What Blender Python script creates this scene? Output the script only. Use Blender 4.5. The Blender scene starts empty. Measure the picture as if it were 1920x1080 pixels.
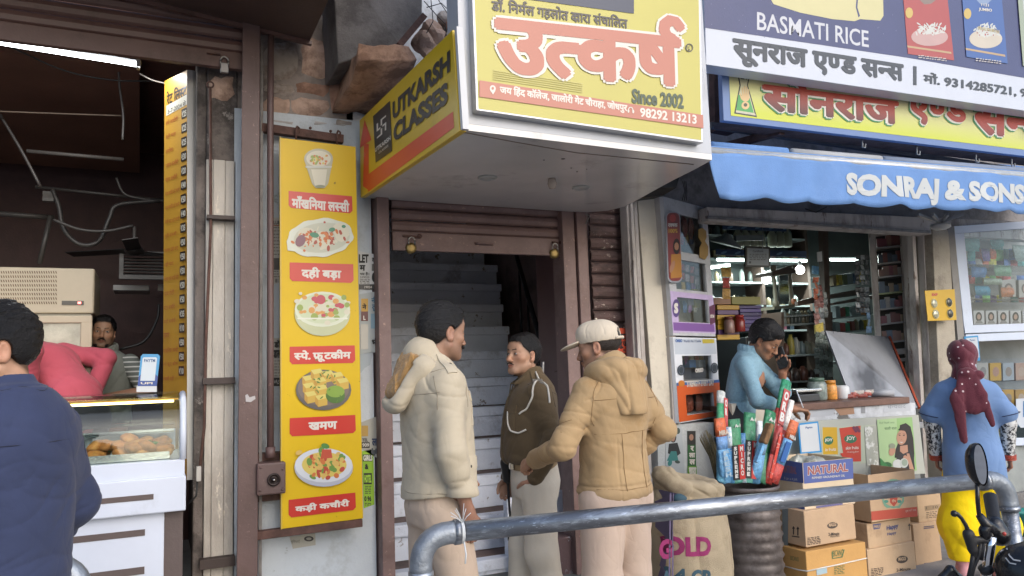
import bpy,bmesh,math,random
import numpy as np
from mathutils import Vector,Matrix,noise
R=math.radians
C=bpy.context.scene.collection
SC=bpy.context.scene
random.seed(7)
# ------ camera
CAM_H=1.45
FPX=1440.0
YAW,PITCH,ROLL=R(25),R(6.1),R(2.0)
cd=bpy.data.cameras.new('camera');camo=bpy.data.objects.new('camera',cd);C.objects.link(camo)
cd.sensor_width=36.0;cd.lens=36.0*FPX/1920;cd.clip_start=0.05;cd.clip_end=2000
_f=Vector((math.sin(YAW)*math.cos(PITCH),math.cos(YAW)*math.cos(PITCH),math.sin(PITCH)))
_r=Vector((math.cos(YAW),-math.sin(YAW),0));_u=_r.cross(_f)
_m=Matrix((_r,_u,-_f)).transposed()@Matrix.Rotation(-ROLL,3,'Z')
camo.matrix_world=Matrix.Translation((0,0,CAM_H))@_m.to_4x4()
SC.camera=camo
CP=Vector((0,0,CAM_H));CM=_m
def ray(px,py):
 return CM@Vector(((px-960)/FPX,-(py-540)/FPX,-1))
def at(px,py,Y=None,Z=None,X=None,D=None,pl=None):
 """the point of the place seen at a pixel of the photograph, on a plane of known position"""
 d=ray(px,py)
 if Y is not None:t=(Y-CP.y)/d.y
 elif Z is not None:t=(Z-CP.z)/d.z
 elif X is not None:t=(X-CP.x)/d.x
 elif D is not None:t=D
 else:t=(pl[0]-CP).dot(pl[1])/d.dot(pl[1])
 return CP+d*t
def cam_dir(r,f):
 v=Vector((math.cos(YAW)*r+math.sin(YAW)*f,-math.sin(YAW)*r+math.cos(YAW)*f,0))
 return v.normalized()
 # ------ world, light, exposure
w=bpy.data.worlds.new('World');SC.world=w;w.use_nodes=True
SUN_EL,SUN_AZ=R(30),R(165)
nt=w.node_tree;bg=nt.nodes['Background']
sky=nt.nodes.new('ShaderNodeTexSky');sky.sky_type='NISHITA';sky.sun_disc=False
sky.sun_elevation=SUN_EL;sky.sun_rotation=SUN_AZ;sky.air_density=1.0;sky.dust_density=3.0;sky.ozone_density=3.0
nt.links.new(sky.outputs[0],bg.inputs[0]);bg.inputs[1].default_value=0.15
sl=bpy.data.lights.new('sun','SUN');sl.energy=0.6;sl.angle=R(80);sl.color=(1,0.99,0.975)
so=bpy.data.objects.new('sun',sl);C.objects.link(so)
sd=Vector((math.sin(SUN_AZ)*math.cos(SUN_EL),math.cos(SUN_AZ)*math.cos(SUN_EL),math.sin(SUN_EL)))
so.rotation_euler=sd.to_track_quat('Z','Y').to_euler();so.location=(0,-5,12)
SC.view_settings.view_transform='Standard';SC.view_settings.look='None'
SC.view_settings.exposure=0.72;SC.view_settings.gamma=1;SC.view_settings.use_curve_mapping=False
SC.cycles.max_bounces=8;SC.cycles.transparent_max_bounces=12
SC.cycles.use_denoising=True
# ------ materials
def lin(c):
 if isinstance(c,str):
  c=[int(c[i:i+2],16)/255 for i in(0,2,4)]
 return tuple((x/12.92 if x<=.04045 else((x+.055)/1.055)**2.4)for x in c)
_mc={}
def mat(name,col,rough=.6,metal=0.,var=.12,vs=5.,bump=.15,bs=60.,dirt=0.,dcol=(.08,.06,.05),ds=3.,wear=0.,wcol=(.5,.45,.4),ws=8.,alpha=None,trans=0.,emit=None,es=1.,coat=0.,stretch=(1,1,1),spec=.5,attr=None,sheen=0.,dpow=.12,wr=0.):
 """base colour with large soft variation, a shaped stain layer, a chipped layer and fine relief"""
 if name in _mc:return _mc[name]
 if isinstance(col,str):col=lin(col)
 m=bpy.data.materials.new(name);m.use_nodes=True;N=m.node_tree.nodes;L=m.node_tree.links
 b=N['Principled BSDF'];b.inputs['Roughness'].default_value=rough;b.inputs['Metallic'].default_value=metal
 b.inputs['Specular IOR Level'].default_value=spec
 tc=N.new('ShaderNodeTexCoord');mp=N.new('ShaderNodeMapping');mp.inputs['Scale'].default_value=stretch
 L.new(tc.outputs['Object'],mp.inputs[0])
 def noise_(s,d=5,r=.6,off=0):
  n=N.new('ShaderNodeTexNoise');n.inputs['Scale'].default_value=s;n.inputs['Detail'].default_value=d
  n.inputs['Roughness'].default_value=r
  if off:
   m2=N.new('ShaderNodeMapping');m2.inputs['Location'].default_value=(off,off*2,off*3);L.new(mp.outputs[0],m2.inputs[0]);L.new(m2.outputs[0],n.inputs[0])
  else:L.new(mp.outputs[0],n.inputs[0])
  return n.outputs[0]
 def ramp(src,a,c):
  r_=N.new('ShaderNodeMapRange');r_.inputs[1].default_value=a;r_.inputs[2].default_value=c;L.new(src,r_.inputs[0]);return r_.outputs[0]
 def mix(fac,A,B,mode='MIX'):
  x=N.new('ShaderNodeMix');x.data_type='RGBA';x.blend_type=mode;x.clamp_factor=True
  for s,v in((0,fac),(6,A),(7,B)):
   if hasattr(v,'is_linked')or hasattr(v,'links'):L.new(v,x.inputs[s])
   else:x.inputs[s].default_value=v if s==0 else(*v[:3],1)
  return x.outputs[2]
 out=None
 if attr:
  a=N.new('ShaderNodeAttribute');a.attribute_name=attr;out=a.outputs[0]
 base=out if out is not None else col
 if var:
  v=ramp(noise_(vs),.3,.7)
  if attr:
   mm=N.new('ShaderNodeMapRange');L.new(v,mm.inputs[0]);mm.inputs[3].default_value=1-var;mm.inputs[4].default_value=1+var
   cc=N.new('ShaderNodeCombineColor');[L.new(mm.outputs[0],cc.inputs[i])for i in range(3)]
   out=mix(1.,base,cc.outputs[0],'MULTIPLY')
  else:
   out=mix(v,tuple(c*(1-var)for c in col),tuple(min(1,c*(1+var))for c in col))
 if out is None:out=col
 if dirt:
  v=ramp(noise_(ds,8,.7,3.1),.62-dirt*.3,.62-dirt*.3+dpow);
  mu=N.new('ShaderNodeMath');mu.operation='MULTIPLY';L.new(v,mu.inputs[0]);mu.inputs[1].default_value=min(1,.35+dirt*.6)
  out=mix(mu.outputs[0],out,dcol)
 if wear:
  v=ramp(noise_(ws,10,.75,7.7),.66-wear*.3,.69-wear*.3);out=mix(v,out,wcol)
 if isinstance(out,tuple):b.inputs['Base Color'].default_value=(*out[:3],1)
 else:L.new(out,b.inputs['Base Color'])
 if bump:
  bn=N.new('ShaderNodeBump');bn.inputs['Strength'].default_value=bump;bn.inputs['Distance'].default_value=.01
  L.new(noise_(bs,6,.65,1.3),bn.inputs['Height']);L.new(bn.outputs[0],b.inputs['Normal'])
 if wr:
  m2=N.new('ShaderNodeMapping');m2.inputs['Scale'].default_value=(1,1,.55);m2.inputs['Rotation'].default_value=(0,.5,0);L.new(tc.outputs['Object'],m2.inputs[0])
  n2=N.new('ShaderNodeTexNoise');n2.inputs['Scale'].default_value=ws;n2.inputs['Detail'].default_value=2.5;n2.inputs['Distortion'].default_value=.8;L.new(m2.outputs[0],n2.inputs[0])
  a1=N.new('ShaderNodeMath');a1.operation='SUBTRACT';a1.inputs[1].default_value=.5;L.new(n2.outputs[0],a1.inputs[0]);a2=N.new('ShaderNodeMath');a2.operation='ABSOLUTE';L.new(a1.outputs[0],a2.inputs[0]);a3=N.new('ShaderNodeMath');a3.operation='POWER';a3.inputs[1].default_value=.55;L.new(a2.outputs[0],a3.inputs[0])
  b2=N.new('ShaderNodeBump');b2.inputs['Strength'].default_value=wr;b2.inputs['Distance'].default_value=.03;L.new(a3.outputs[0],b2.inputs['Height'])
  if bump:L.new(b2.outputs[0],bn.inputs['Normal'])
  else:L.new(b2.outputs[0],b.inputs['Normal'])
 if trans:b.inputs['Transmission Weight'].default_value=trans
 if coat:b.inputs['Coat Weight'].default_value=coat;b.inputs['Coat Roughness'].default_value=.1
 if sheen:b.inputs['Sheen Weight'].default_value=sheen
 if emit:b.inputs['Emission Color'].default_value=(*(lin(emit)if isinstance(emit,str)else emit),1);b.inputs['Emission Strength'].default_value=es
 _mc[name]=m
 return m
def flat(hexcol,rough=.45,name=None,bump=0.,var=.04,**k):
 """a printed or painted plain colour"""
 return mat(name or 'paint_'+hexcol,tuple(.70*c+.012 for c in lin(hexcol)),rough=rough,var=var,bump=bump,**k)
def z_gradient(m,z0,z1,c0,c1):
 """a print that runs from one ink at the foot to another at the head"""
 N=m.node_tree.nodes;L=m.node_tree.links;g=N.new('ShaderNodeNewGeometry');s=N.new('ShaderNodeSeparateXYZ');r_=N.new('ShaderNodeMapRange');x=N.new('ShaderNodeMix');x.data_type='RGBA'
 L.new(g.outputs['Position'],s.inputs[0]);L.new(s.outputs[2],r_.inputs[0]);r_.inputs[1].default_value=z0;r_.inputs[2].default_value=z1;L.new(r_.outputs[0],x.inputs[0]);x.inputs[6].default_value=(*lin(c0),1);x.inputs[7].default_value=(*lin(c1),1);L.new(x.outputs[2],N['Principled BSDF'].inputs['Base Color']);return m
def glass_mat(name,tint=(.9,.95,.95),fac=.12):
 if name in _mc:return _mc[name]
 m=bpy.data.materials.new(name);m.use_nodes=True;N=m.node_tree.nodes;L=m.node_tree.links
 N.remove(N['Principled BSDF']);o=N['Material Output']
 t=N.new('ShaderNodeBsdfTransparent');t.inputs[0].default_value=(*tint,1)
 g=N.new('ShaderNodeBsdfGlossy');g.inputs['Roughness'].default_value=.03
 lw=N.new('ShaderNodeLayerWeight');lw.inputs[0].default_value=.5;fr=N.new('ShaderNodeMath');fr.operation='POWER';fr.inputs[1].default_value=4.5;L.new(lw.outputs['Facing'],fr.inputs[0])
 ad=N.new('ShaderNodeMath');ad.operation='ADD';ad.inputs[1].default_value=fac;L.new(fr.outputs[0],ad.inputs[0])
 mx=N.new('ShaderNodeMixShader');L.new(ad.outputs[0],mx.inputs[0]);L.new(t.outputs[0],mx.inputs[1]);L.new(g.outputs[0],mx.inputs[2]);L.new(mx.outputs[0],o.inputs[0])
 _mc[name]=m;return m
def emit_mat(name,col,s):
 if name in _mc:return _mc[name]
 m=bpy.data.materials.new(name);m.use_nodes=True;b=m.node_tree.nodes['Principled BSDF']
 b.inputs['Base Color'].default_value=(.8,.8,.8,1);b.inputs['Emission Color'].default_value=(*col,1);b.inputs['Emission Strength'].default_value=s
 _mc[name]=m;return m
 # ------ objects
def link(o,parent=None):
 C.objects.link(o)
 if parent is not None:
  o.parent=parent;o.matrix_parent_inverse=parent.matrix_basis.inverted()
 return o
def tag(o,label=None,cat=None,group=None,kind=None):
 if label:o['label']=label
 if cat:o['category']=cat
 if group:o['group']=group
 if kind:o['kind']=kind
 return o
def thing(name,label,cat,loc=(0,0,0),group=None,rz=0):
 o=bpy.data.objects.new(name,None);o.empty_display_size=.1;o.matrix_basis=Matrix.Translation(loc)@Matrix.Rotation(rz,4,'Z')
 C.objects.link(o);return tag(o,label,cat,group)
V=Vector
class MB:
 """collects shapes and links them as one mesh object"""
 def __init__(s):s.v=[];s.f=[];s.mi=[];s.cur=0;s.sm=[];s.smooth=False
 def _add(s,vs,fs):
  n=len(s.v);s.v+=[tuple(v)for v in vs];s.f+=[tuple(i+n for i in f)for f in fs]
  s.mi+=[s.cur]*len(fs);s.sm+=[s.smooth]*len(fs);return s
 def box(s,lo,hi):
  x0,y0,z0=lo;x1,y1,z1=hi
  x0,x1=min(x0,x1),max(x0,x1);y0,y1=min(y0,y1),max(y0,y1);z0,z1=min(z0,z1),max(z0,z1)
  return s.hexa([(x0,y0,z0),(x1,y0,z0),(x1,y1,z0),(x0,y1,z0),(x0,y0,z1),(x1,y0,z1),(x1,y1,z1),(x0,y1,z1)])
 def hexa(s,p):
  return s._add(p,[(3,2,1,0),(4,5,6,7),(0,1,5,4),(1,2,6,5),(2,3,7,6),(3,0,4,7)])
 def obox(s,c,ax,ay,az):
  c,ax,ay,az=V(c),V(ax),V(ay),V(az)
  return s.hexa([c-ax-ay-az,c+ax-ay-az,c+ax+ay-az,c-ax+ay-az,c-ax-ay+az,c+ax-ay+az,c+ax+ay+az,c-ax+ay+az])
 def slab(s,quad,off):
  q=[V(p)for p in quad];o=V(off);n=len(q)
  return s._add(q+[p+o for p in q],[tuple(range(n)),tuple(range(2*n-1,n-1,-1))]+[(i,i+n,(i+1)%n+n,(i+1)%n)for i in range(n)])
 def poly(s,pts):return s._add([V(p)for p in pts],[tuple(range(len(pts)))])
 def bar(s,a,b,w,h=None,up=(0,0,1)):
  a,b=V(a),V(b);h=h or w;d=(b-a).normalized();up=V(up)
  x=d.cross(up)
  if x.length<1e-4:x=d.cross(V((1,0,0)))
  x.normalize();y=x.cross(d)
  return s.obox((a+b)/2,x*w/2,d*(b-a).length/2,y*h/2)
 def tube(s,pts,r,n=8,caps=True,closed=False):
  pts=[V(p)for p in pts];m=len(pts);rr=r if isinstance(r,(list,tuple))else[r]*m
  vs=[];prev=None
  for i,p in enumerate(pts):
   a=pts[i-1]if(i>0 or closed)else p;b=pts[(i+1)%m]if(i<m-1 or closed)else p
   d=(b-a).normalized()
   if prev is None:
    x=d.cross(V((0,0,1)))
    if x.length<.05:x=d.cross(V((0,1,0)))
   else:x=prev-d*prev.dot(d)
   x.normalize();prev=x;y=d.cross(x)
   for k in range(n):
    t=2*math.pi*k/n;vs.append(p+(x*math.cos(t)+y*math.sin(t))*rr[i])
  fs=[]
  for i in range(m if closed else m-1):
   for k in range(n):
    a=i*n+k;b=i*n+(k+1)%n;j=(i+1)%m
    fs.append((a,b,j*n+(k+1)%n,j*n+k))
  if caps and not closed:fs+=[tuple(range(n-1,-1,-1)),tuple(range((m-1)*n,m*n))]
  o=s.smooth;s.smooth=True;s._add(vs,fs);s.smooth=o;return s
 def lathe(s,base,prof,n=24,axis=(0,0,1),smooth=True):
  base=V(base);ax=V(axis).normalized();x=ax.cross(V((0,1,0)))
  if x.length<.05:x=ax.cross(V((1,0,0)))
  x.normalize();y=ax.cross(x);vs=[];fs=[]
  for r,z in prof:
   for k in range(n):
    t=2*math.pi*k/n;vs.append(base+ax*z+(x*math.cos(t)+y*math.sin(t))*max(r,1e-4))
  for i in range(len(prof)-1):
   for k in range(n):
    fs.append((i*n+k,i*n+(k+1)%n,(i+1)*n+(k+1)%n,(i+1)*n+k))
  fs.append(tuple(range(n-1,-1,-1)));fs.append(tuple(range((len(prof)-1)*n,len(prof)*n)))
  o=s.smooth;s.smooth=smooth;s._add(vs,fs);s.smooth=o;return s
 def ball(s,c,r,n=12,m=8):
  r=r if isinstance(r,(tuple,list))else(r,r,r);c=V(c);vs=[];fs=[]
  for i in range(m+1):
   a=math.pi*i/m
   for k in range(n):
    t=2*math.pi*k/n;vs.append(c+V((math.sin(a)*math.cos(t)*r[0],math.sin(a)*math.sin(t)*r[1],math.cos(a)*r[2])))
  for i in range(m):
   for k in range(n):fs.append((i*n+k,(i+1)*n+k,(i+1)*n+(k+1)%n,i*n+(k+1)%n))
  o=s.smooth;s.smooth=True;s._add(vs,fs);s.smooth=o;return s
 def mesh(s,name,mats):
  me=bpy.data.meshes.new(name);me.from_pydata(s.v,[],s.f);mats=mats if isinstance(mats,(list,tuple))else[mats]
  for m in mats:me.materials.append(m)
  me.polygons.foreach_set('material_index',s.mi);me.polygons.foreach_set('use_smooth',s.sm);me.update();return me
 def build(s,name,mats,parent=None,bevel=0,label=None,cat=None,group=None,kind=None,seg=2):
  me=s.mesh(name,mats)
  o=bpy.data.objects.new(name,me)
  if bevel:
   b=o.modifiers.new('edge','BEVEL');b.width=bevel;b.segments=seg;b.limit_method='ANGLE';b.angle_limit=R(35)
  link(o,parent);return tag(o,label,cat,group,kind)
def copy_tree(o,parent=None,basis=None):
 c=o.copy();C.objects.link(c)
 if parent is not None:c.parent=parent
 for ch in[k for k in bpy.data.objects if k.parent==o and k is not c]:copy_tree(ch,c)
 return c
 # ------ lettering
_tc={}
def text_mesh(s,bold=0.,space=1.):
 """outline of a string as (verts, faces, xmin, xmax) with size 1"""
 k=(s,bold,space)
 if k in _tc:return _tc[k]
 c=bpy.data.curves.new('lettering','FONT');c.body=s;c.size=1;c.offset=bold;c.space_character=space;c.resolution_u=3
 o=bpy.data.objects.new('lettering',c);me=o.to_mesh()
 vs=[(v.co.x,v.co.y)for v in me.vertices];fs=[tuple(p.vertices)for p in me.polygons]
 o.to_mesh_clear();bpy.data.objects.remove(o);bpy.data.curves.remove(c)
 _tc[k]=(vs,fs);return _tc[k]
def clip_x(vs,fs,xc):
 bm=bmesh.new();bv=[bm.verts.new((x,y,0))for x,y in vs]
 for f in fs:
  try:bm.faces.new([bv[i]for i in f])
  except ValueError:pass
 bmesh.ops.bisect_plane(bm,geom=bm.verts[:]+bm.edges[:]+bm.faces[:],plane_co=(xc,0,0),plane_no=(1,0,0),clear_outer=True)
 bm.verts.index_update();r=([(v.co.x,v.co.y)for v in bm.verts],[tuple(v.index for v in f.verts)for f in bm.faces]);bm.free();return r
HAL='\u094d'
def deva(s,bold=0.):
 """Devanagari set by hand: half letters, reph, rakar and the short i before its letter"""
 out_v,out_f=[],[];x=0.;deva.z=[]
 marks=set('\u093e\u0940\u0941\u0942\u0943\u0947\u0948\u094b\u094c\u0902\u0901\u0949\u093c\u0903')
 i=0;runs=[];cur=''
 segs=[]
 while i<len(s):
  ch=s[i]
  if '\u0915'<=ch<='\u0939' or ch in '\u0958\u095c\u095d\u095e':
   reph=False
   if ch=='\u0930' and i+2<len(s)and s[i+1]==HAL:
    reph=True;i+=2;ch=s[i]
   halves=[]
   while i+2<len(s)and s[i+1]==HAL and s[i+2]!='\u0930':halves.append(ch);i+=2;ch=s[i]
   rak=False
   if i+2<len(s)and s[i+1]==HAL and s[i+2]=='\u0930':rak=True;i+=2
   i+=1;ms=''
   while i<len(s)and(s[i]in marks or s[i]=='\u093f'):ms+=s[i];i+=1
   if '\u093f' in ms:segs.append(('\u093f','n'));ms=ms.replace('\u093f','')
   for h in halves:segs.append((h,'d' if h in 'दडटहछ' else 'h'))
   segs.append((ch+ms,('r' if reph else '')+('k' if rak else '')or 'n'))
  else:segs.append((ch,'n'));i+=1
 j=[]
 for t,k in segs:
  if k=='n' and j and j[-1][1]=='n':j[-1]=(j[-1][0]+t,'n')
  else:j.append((t,k))
 for t,k in j:
  deva.z+=[(len(deva.z)and deva.z[-1]%5+1)]*(len(out_v)-len(deva.z));lead=len(t)-len(t.lstrip(' '));x+=.26*lead;t2=t.lstrip(' ')
  tail=len(t2)-len(t2.rstrip(' '));t2=t2.rstrip(' ')
  if not t2:continue
  vs,fs=text_mesh(t2,bold)
  if not vs:continue
  xs=[v[0]for v in vs];x0,x1=min(xs),max(xs)
  if k=='h':
   base=sorted({round(a,2)for a,b in vs if abs(b)<.03});xc=x0+(x1-x0)*.78
   if t2 not in 'कफ' and len(base)>1:xc=[q for q in base if q<base[-1]-.03][-1]-.004
   vs,fs=clip_x(vs,fs,xc);xs=[v[0]for v in vs];x1=max(xs)
  adv=x1-x0-.005
  if k=='d':adv=adv*.0;vs=[(a,b)for a,b in vs];
  n=len(out_v);sc=1.
  if k=='d':
   out_v+=[(x+a-x0,b)for a,b in vs];out_f+=[tuple(q+n for q in f)for f in fs];x+=(x1-x0)*.45;continue
  out_v+=[(x+a-x0,b)for a,b in vs];out_f+=[tuple(q+n for q in f)for f in fs]
  def stroke(pts,wd):
   m=len(out_v);nn=len(pts)
   for q in range(nn):
    (ax,ay),(bx,by)=pts[max(0,q-1)],pts[min(nn-1,q+1)];L_=math.hypot(bx-ax,by-ay)or 1;nx,ny=-(by-ay)/L_*wd,(bx-ax)/L_*wd
    out_v.extend([(pts[q][0]+nx,pts[q][1]+ny),(pts[q][0]-nx,pts[q][1]-ny)])
   for q in range(nn-1):out_f.append((m+2*q,m+2*q+2,m+2*q+3,m+2*q+1))
  wd=.035+bold
  deva.z+=[(len(deva.z)and deva.z[-1]%5+1)]*(len(out_v)-len(deva.z))
  if 'r' in k:
   cx=x+adv-.13
   stroke([(cx+.07,.62),(cx-.02,.66),(cx-.065,.74),(cx-.05,.83),(cx+.02,.89),(cx+.11,.88),(cx+.17,.80)],wd)
  if 'k' in k:
   cx=x+adv*.42;stroke([(cx,.26),(cx-.2,.05)],wd)
  x+=adv+.26*tail
 deva.z+=[(len(deva.z)and deva.z[-1]%5+1)]*(len(out_v)-len(deva.z));return out_v,out_f
def is_deva(s):return any('\u0900'<=c<='\u097f' for c in s)
def lettering(name,s,TL,TR,BL,m,parent,bold=0.,off=.002,nrm=None,slant=0.,thick=0.,body=None):
 """a string stretched over the parallelogram TL, TR, BL (world points)"""
 sh=bold>.012 and(is_deva(s)or bold>.07);vs,fs=deva(s)if is_deva(s)else text_mesh(s,0 if sh else bold)
 if not vs:return None
 zz=list(deva.z)if is_deva(s)else[0]*len(vs);st_=6e-6 if not is_deva(s)else 4e-5
 xs=[a for a,b in vs];ys=[b for a,b in vs];x0,x1,y0,y1=min(xs),max(xs),min(ys),max(ys)
 TL,TR,BL=V(TL),V(TR),V(BL);u=TR-TL;v=BL-TL
 n=nrm if nrm is not None else u.cross(-v).normalized()
 if n.dot(CP-TL)<0:n=-n
 mb=MB();kk=[(0,0)]
 if sh:
  x0-=bold;x1+=bold;y0-=bold;y1+=bold;q=12 if bold>.07 else 8 if bold>.03 else 4
  kk=[(bold*math.cos(2*math.pi*i/q+.39),bold*math.sin(2*math.pi*i/q+.39))for i in range(q)]+[(bold*.5*math.cos(i*1.57),bold*.5*math.sin(i*1.57))for i in range(4)if bold>.05]
 for i,(dx,dy)in enumerate(kk):
  mb._add([TL+u*((a+dx-x0)/(x1-x0))+v*((y1-b-dy)/(y1-y0))+n*(off+i*st_+z_*6e-6)for(a,b),z_ in zip(vs,zz)],fs)
 return mb.build(name,m,parent)
class Face:
 """a flat sign face: everything on it is placed by photograph pixels on the face's own plane"""
 def __init__(s,p,n,parent):s.p=V(p);s.n=V(n).normalized();s.parent=parent;s.k=1
 def at(s,px,py,off=0):return at(px,py,pl=(s.p+s.n*off,s.n))
 def off(s):s.k+=1;return.0003*s.k+.0008
 def poly(s,pts,m,name='print',off=None):
  o=off if off is not None else s.off()
  return MB().poly([s.at(a,b)+s.n*o for a,b in pts]).build(name,m,s.parent)
 def rect(s,x0,y0,x1,y1,m,name='print',dy=0.,off=None):
  return s.poly([(x0,y0),(x1,y0+dy*(x1-x0)),(x1,y1+dy*(x1-x0)),(x0,y1)],m,name,off)
 def ell(s,cx,cy,rx,ry,m,name='print',rot=0.,n=24,off=None,jag=0.):
  pts=[]
  for k in range(n):
   t=2*math.pi*k/n;j=1+jag*random.uniform(-1,1);a,b=rx*math.cos(t)*j,ry*math.sin(t)*j
   pts.append((cx+a*math.cos(rot)-b*math.sin(rot),cy+a*math.sin(rot)+b*math.cos(rot)))
  return s.poly(pts,m,name,off)
 def text(s,t,x0,y0,x1,y1,m,bold=0.,dy=0.,dx=0.,name='lettering',off=None):
  o=off if off is not None else s.off()
  return lettering(name,t,s.at(x0,y0),s.at(x1,y0+dy*(x1-x0)),s.at(x0+dx,y1),m,s.parent,bold,o,s.n)
 def many(s,shapes,m,name='print',off=None):
  """several flat print marks as one mesh: ('e', cx, cy, rx, ry[, rot]) or ('p', pts)"""
  o=off if off is not None else s.off();mb=MB();mats=m if isinstance(m,list)else[m]
  for i,q in enumerate(shapes):
   mb.cur=q[-1]if isinstance(m,list)else 0
   if q[0]=='e':
    cx,cy,rx,ry=q[1:5];rot=q[5]if len(q)>(6 if isinstance(m,list)else 5)else 0;pts=[]
    for k in range(12):
     t=2*math.pi*k/12;a,b=rx*math.cos(t),ry*math.sin(t);pts.append((cx+a*math.cos(rot)-b*math.sin(rot),cy+a*math.sin(rot)+b*math.cos(rot)))
   else:pts=q[1]
   mb.poly([s.at(a,b)+s.n*(o+i*.000002)for a,b in pts])
  return mb.build(name,mats,s.parent,kind='stuff')
  # ------ people: one continuous surface from a distance field
def smin(a,b,k):
 h=np.clip(.5+.5*(b-a)/k,0,1);return b*(1-h)+a*h-k*h*(1-h)
def A(*v):return np.array(v,float)
def unit(v):v=np.asarray(v,float);return v/(np.linalg.norm(v)+1e-9)
def ridge(P,f,seed,ani=(1,1,1)):
 r_=np.random.RandomState(seed);q=P*np.array(ani);out=0
 for i in range(3):
  a,b,c=[unit(r_.randn(3))for _ in range(3)];g=f*(1+.6*i);ph=r_.rand(3)*6
  wv=np.sin(q@a*g*.7+ph[0])+np.sin(q@b*g*.9+ph[1])
  out=out+(1-np.abs(np.sin(q@c*g*.5+.9*wv+ph[2])))**2/(1+i)
 return out/1.83-.3
class Sdf:
 def __init__(s):s.ops=[];s.post=[]
 def _op(s,fn,c,r,k,mode):s.ops.append((fn,np.asarray(c,float),r,k,mode));return s
 def cone(s,a,b,ra,rb,k=.02,flat=None,mode='+',disp=None):
  a,b=np.asarray(a,float),np.asarray(b,float);ab=b-a;L2=ab@ab+1e-9
  def fn(P):
   pa=P-a;t=np.clip(pa@ab/L2,0,1);v=pa-t[...,None]*ab
   if flat is not None:
    n,fac=unit(flat[0]),flat[1];v=v+n*((v@n)*(fac-1))[...,None]
   d=np.sqrt((v*v).sum(-1))-(ra+(rb-ra)*t)
   if disp:d=d+disp(P,t)
   return d
  m=1/min(1,flat[1])if flat else 1
  return s._op(fn,(a+b)/2,np.sqrt(L2)/2+max(ra,rb)*m,k,mode)
 def ell(s,c,r,k=.02,Rm=None,mode='+',disp=None):
  c=np.asarray(c,float);r=np.asarray(r,float);M=np.eye(3)if Rm is None else np.asarray(Rm)
  def fn(P):
   q=(P-c)@M;k0=np.sqrt(((q/r)**2).sum(-1));k1=np.sqrt(((q/r**2)**2).sum(-1))+1e-9
   d=k0*(k0-1)/k1
   if disp:d=d+disp(P)
   return d
  return s._op(fn,c,r.max(),k,mode)
 def loft(s,z,cx,cy,w,d,k=.03,p=2.3,disp=None,mode='+',dz=.03,Rm=None,o=(0,0,0)):
  z,cx,cy,w,d=map(lambda q:np.asarray(q,float),(z,cx,cy,w,d));M=np.eye(3)if Rm is None else np.asarray(Rm);o=np.asarray(o,float)
  zz=np.linspace(z[0],z[-1],60)
  def sm(q):
   y=np.interp(zz,z,q);kk=np.ones(7)/7;return np.convolve(np.pad(y,3,'edge'),kk,'valid')
  T=[sm(q)for q in(cx,cy,w,d)]
  def fn(P):
   Q=(P-o)@M;h=Q[...,2];X,Yc,W_,D_=[np.interp(h,zz,q)for q in T]
   ex=np.abs(Q[...,0]-X)/W_;ey=np.abs(Q[...,1]-Yc)/D_
   g=(ex**p+ey**p+1e-9)**(1/p);dd=(g-1)*np.minimum(W_,D_)
   if disp:dd=dd+disp(P)
   e=np.maximum(z[0]-h,h-z[-1]);
   m_=np.clip(.5+.5*(e-dd)/dz,0,1);return dd*(1-m_)+e*m_+dz*m_*(1-m_)
  cz=(z[0]+z[-1])/2
  c=o+M@A(np.mean(cx),np.mean(cy),cz)
  return s._op(fn,c,(z[-1]-z[0])/2+max(w.max(),d.max())+.03,k,mode)
 def after(s,fn):s.post.append(fn);return s
 def eval_blocks(s,P,cen=None,half=0.):
  d=np.full(P.shape[:-1],.5,np.float32)
  for fn,c,r,k,mode in s.ops:
   if cen is not None:
    sel=np.linalg.norm(cen-c,axis=-1)<r+half+k+.05
    if not sel.any():continue
    v=fn(P[sel]).astype(np.float32);o=d[sel]
   else:v=fn(P);o=d
   if mode=='+':n_=smin(o,v,k)
   elif mode=='-':n_=-smin(-o,v,k)
   else:n_=-smin(-o,-v,k)
   if cen is not None:d[sel]=n_
   else:d=n_
  for fn in s.post:d=fn(P,d)
  return d
 def mesh(s,lo,hi,step,name):
  lo,hi=np.asarray(lo,float),np.asarray(hi,float);B=8
  nb=np.maximum(1,np.ceil((hi-lo)/(step*B)).astype(int));n=nb*B
  ax=[lo[i]+step*(np.arange(n[i])+.5)for i in range(3)]
  bc=[lo[i]+step*B*(np.arange(nb[i])+.5)for i in range(3)]
  Bc=np.stack(np.meshgrid(*bc,indexing='ij'),-1).reshape(-1,3)
  half=step*B*.87
  dc=s.eval_blocks(Bc[:,None,:])[:,0]
  act=np.abs(dc)<half*1.7+.03
  F=np.repeat(np.where(dc<0,-1.,1.),B**3).reshape(-1,B,B,B).astype(np.float32)
  off=(np.arange(B)-(B-1)/2)*step;O=np.stack(np.meshgrid(off,off,off,indexing='ij'),-1).reshape(1,-1,3)
  ca=Bc[act];
  for i in range(0,len(ca),400):
   cc=ca[i:i+400];P=cc[:,None,:]+O
   ids=np.nonzero(act)[0][i:i+400];F[ids]=s.eval_blocks(P,cc,half).reshape(-1,B,B,B)
  G=F.reshape(nb[0],nb[1],nb[2],B,B,B).transpose(0,3,1,4,2,5).reshape(*n)
  G[0]=G[-1]=1;G[:,0]=G[:,-1]=1;G[:,:,0]=G[:,:,-1]=1
  return surface_net(G,ax)
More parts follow.
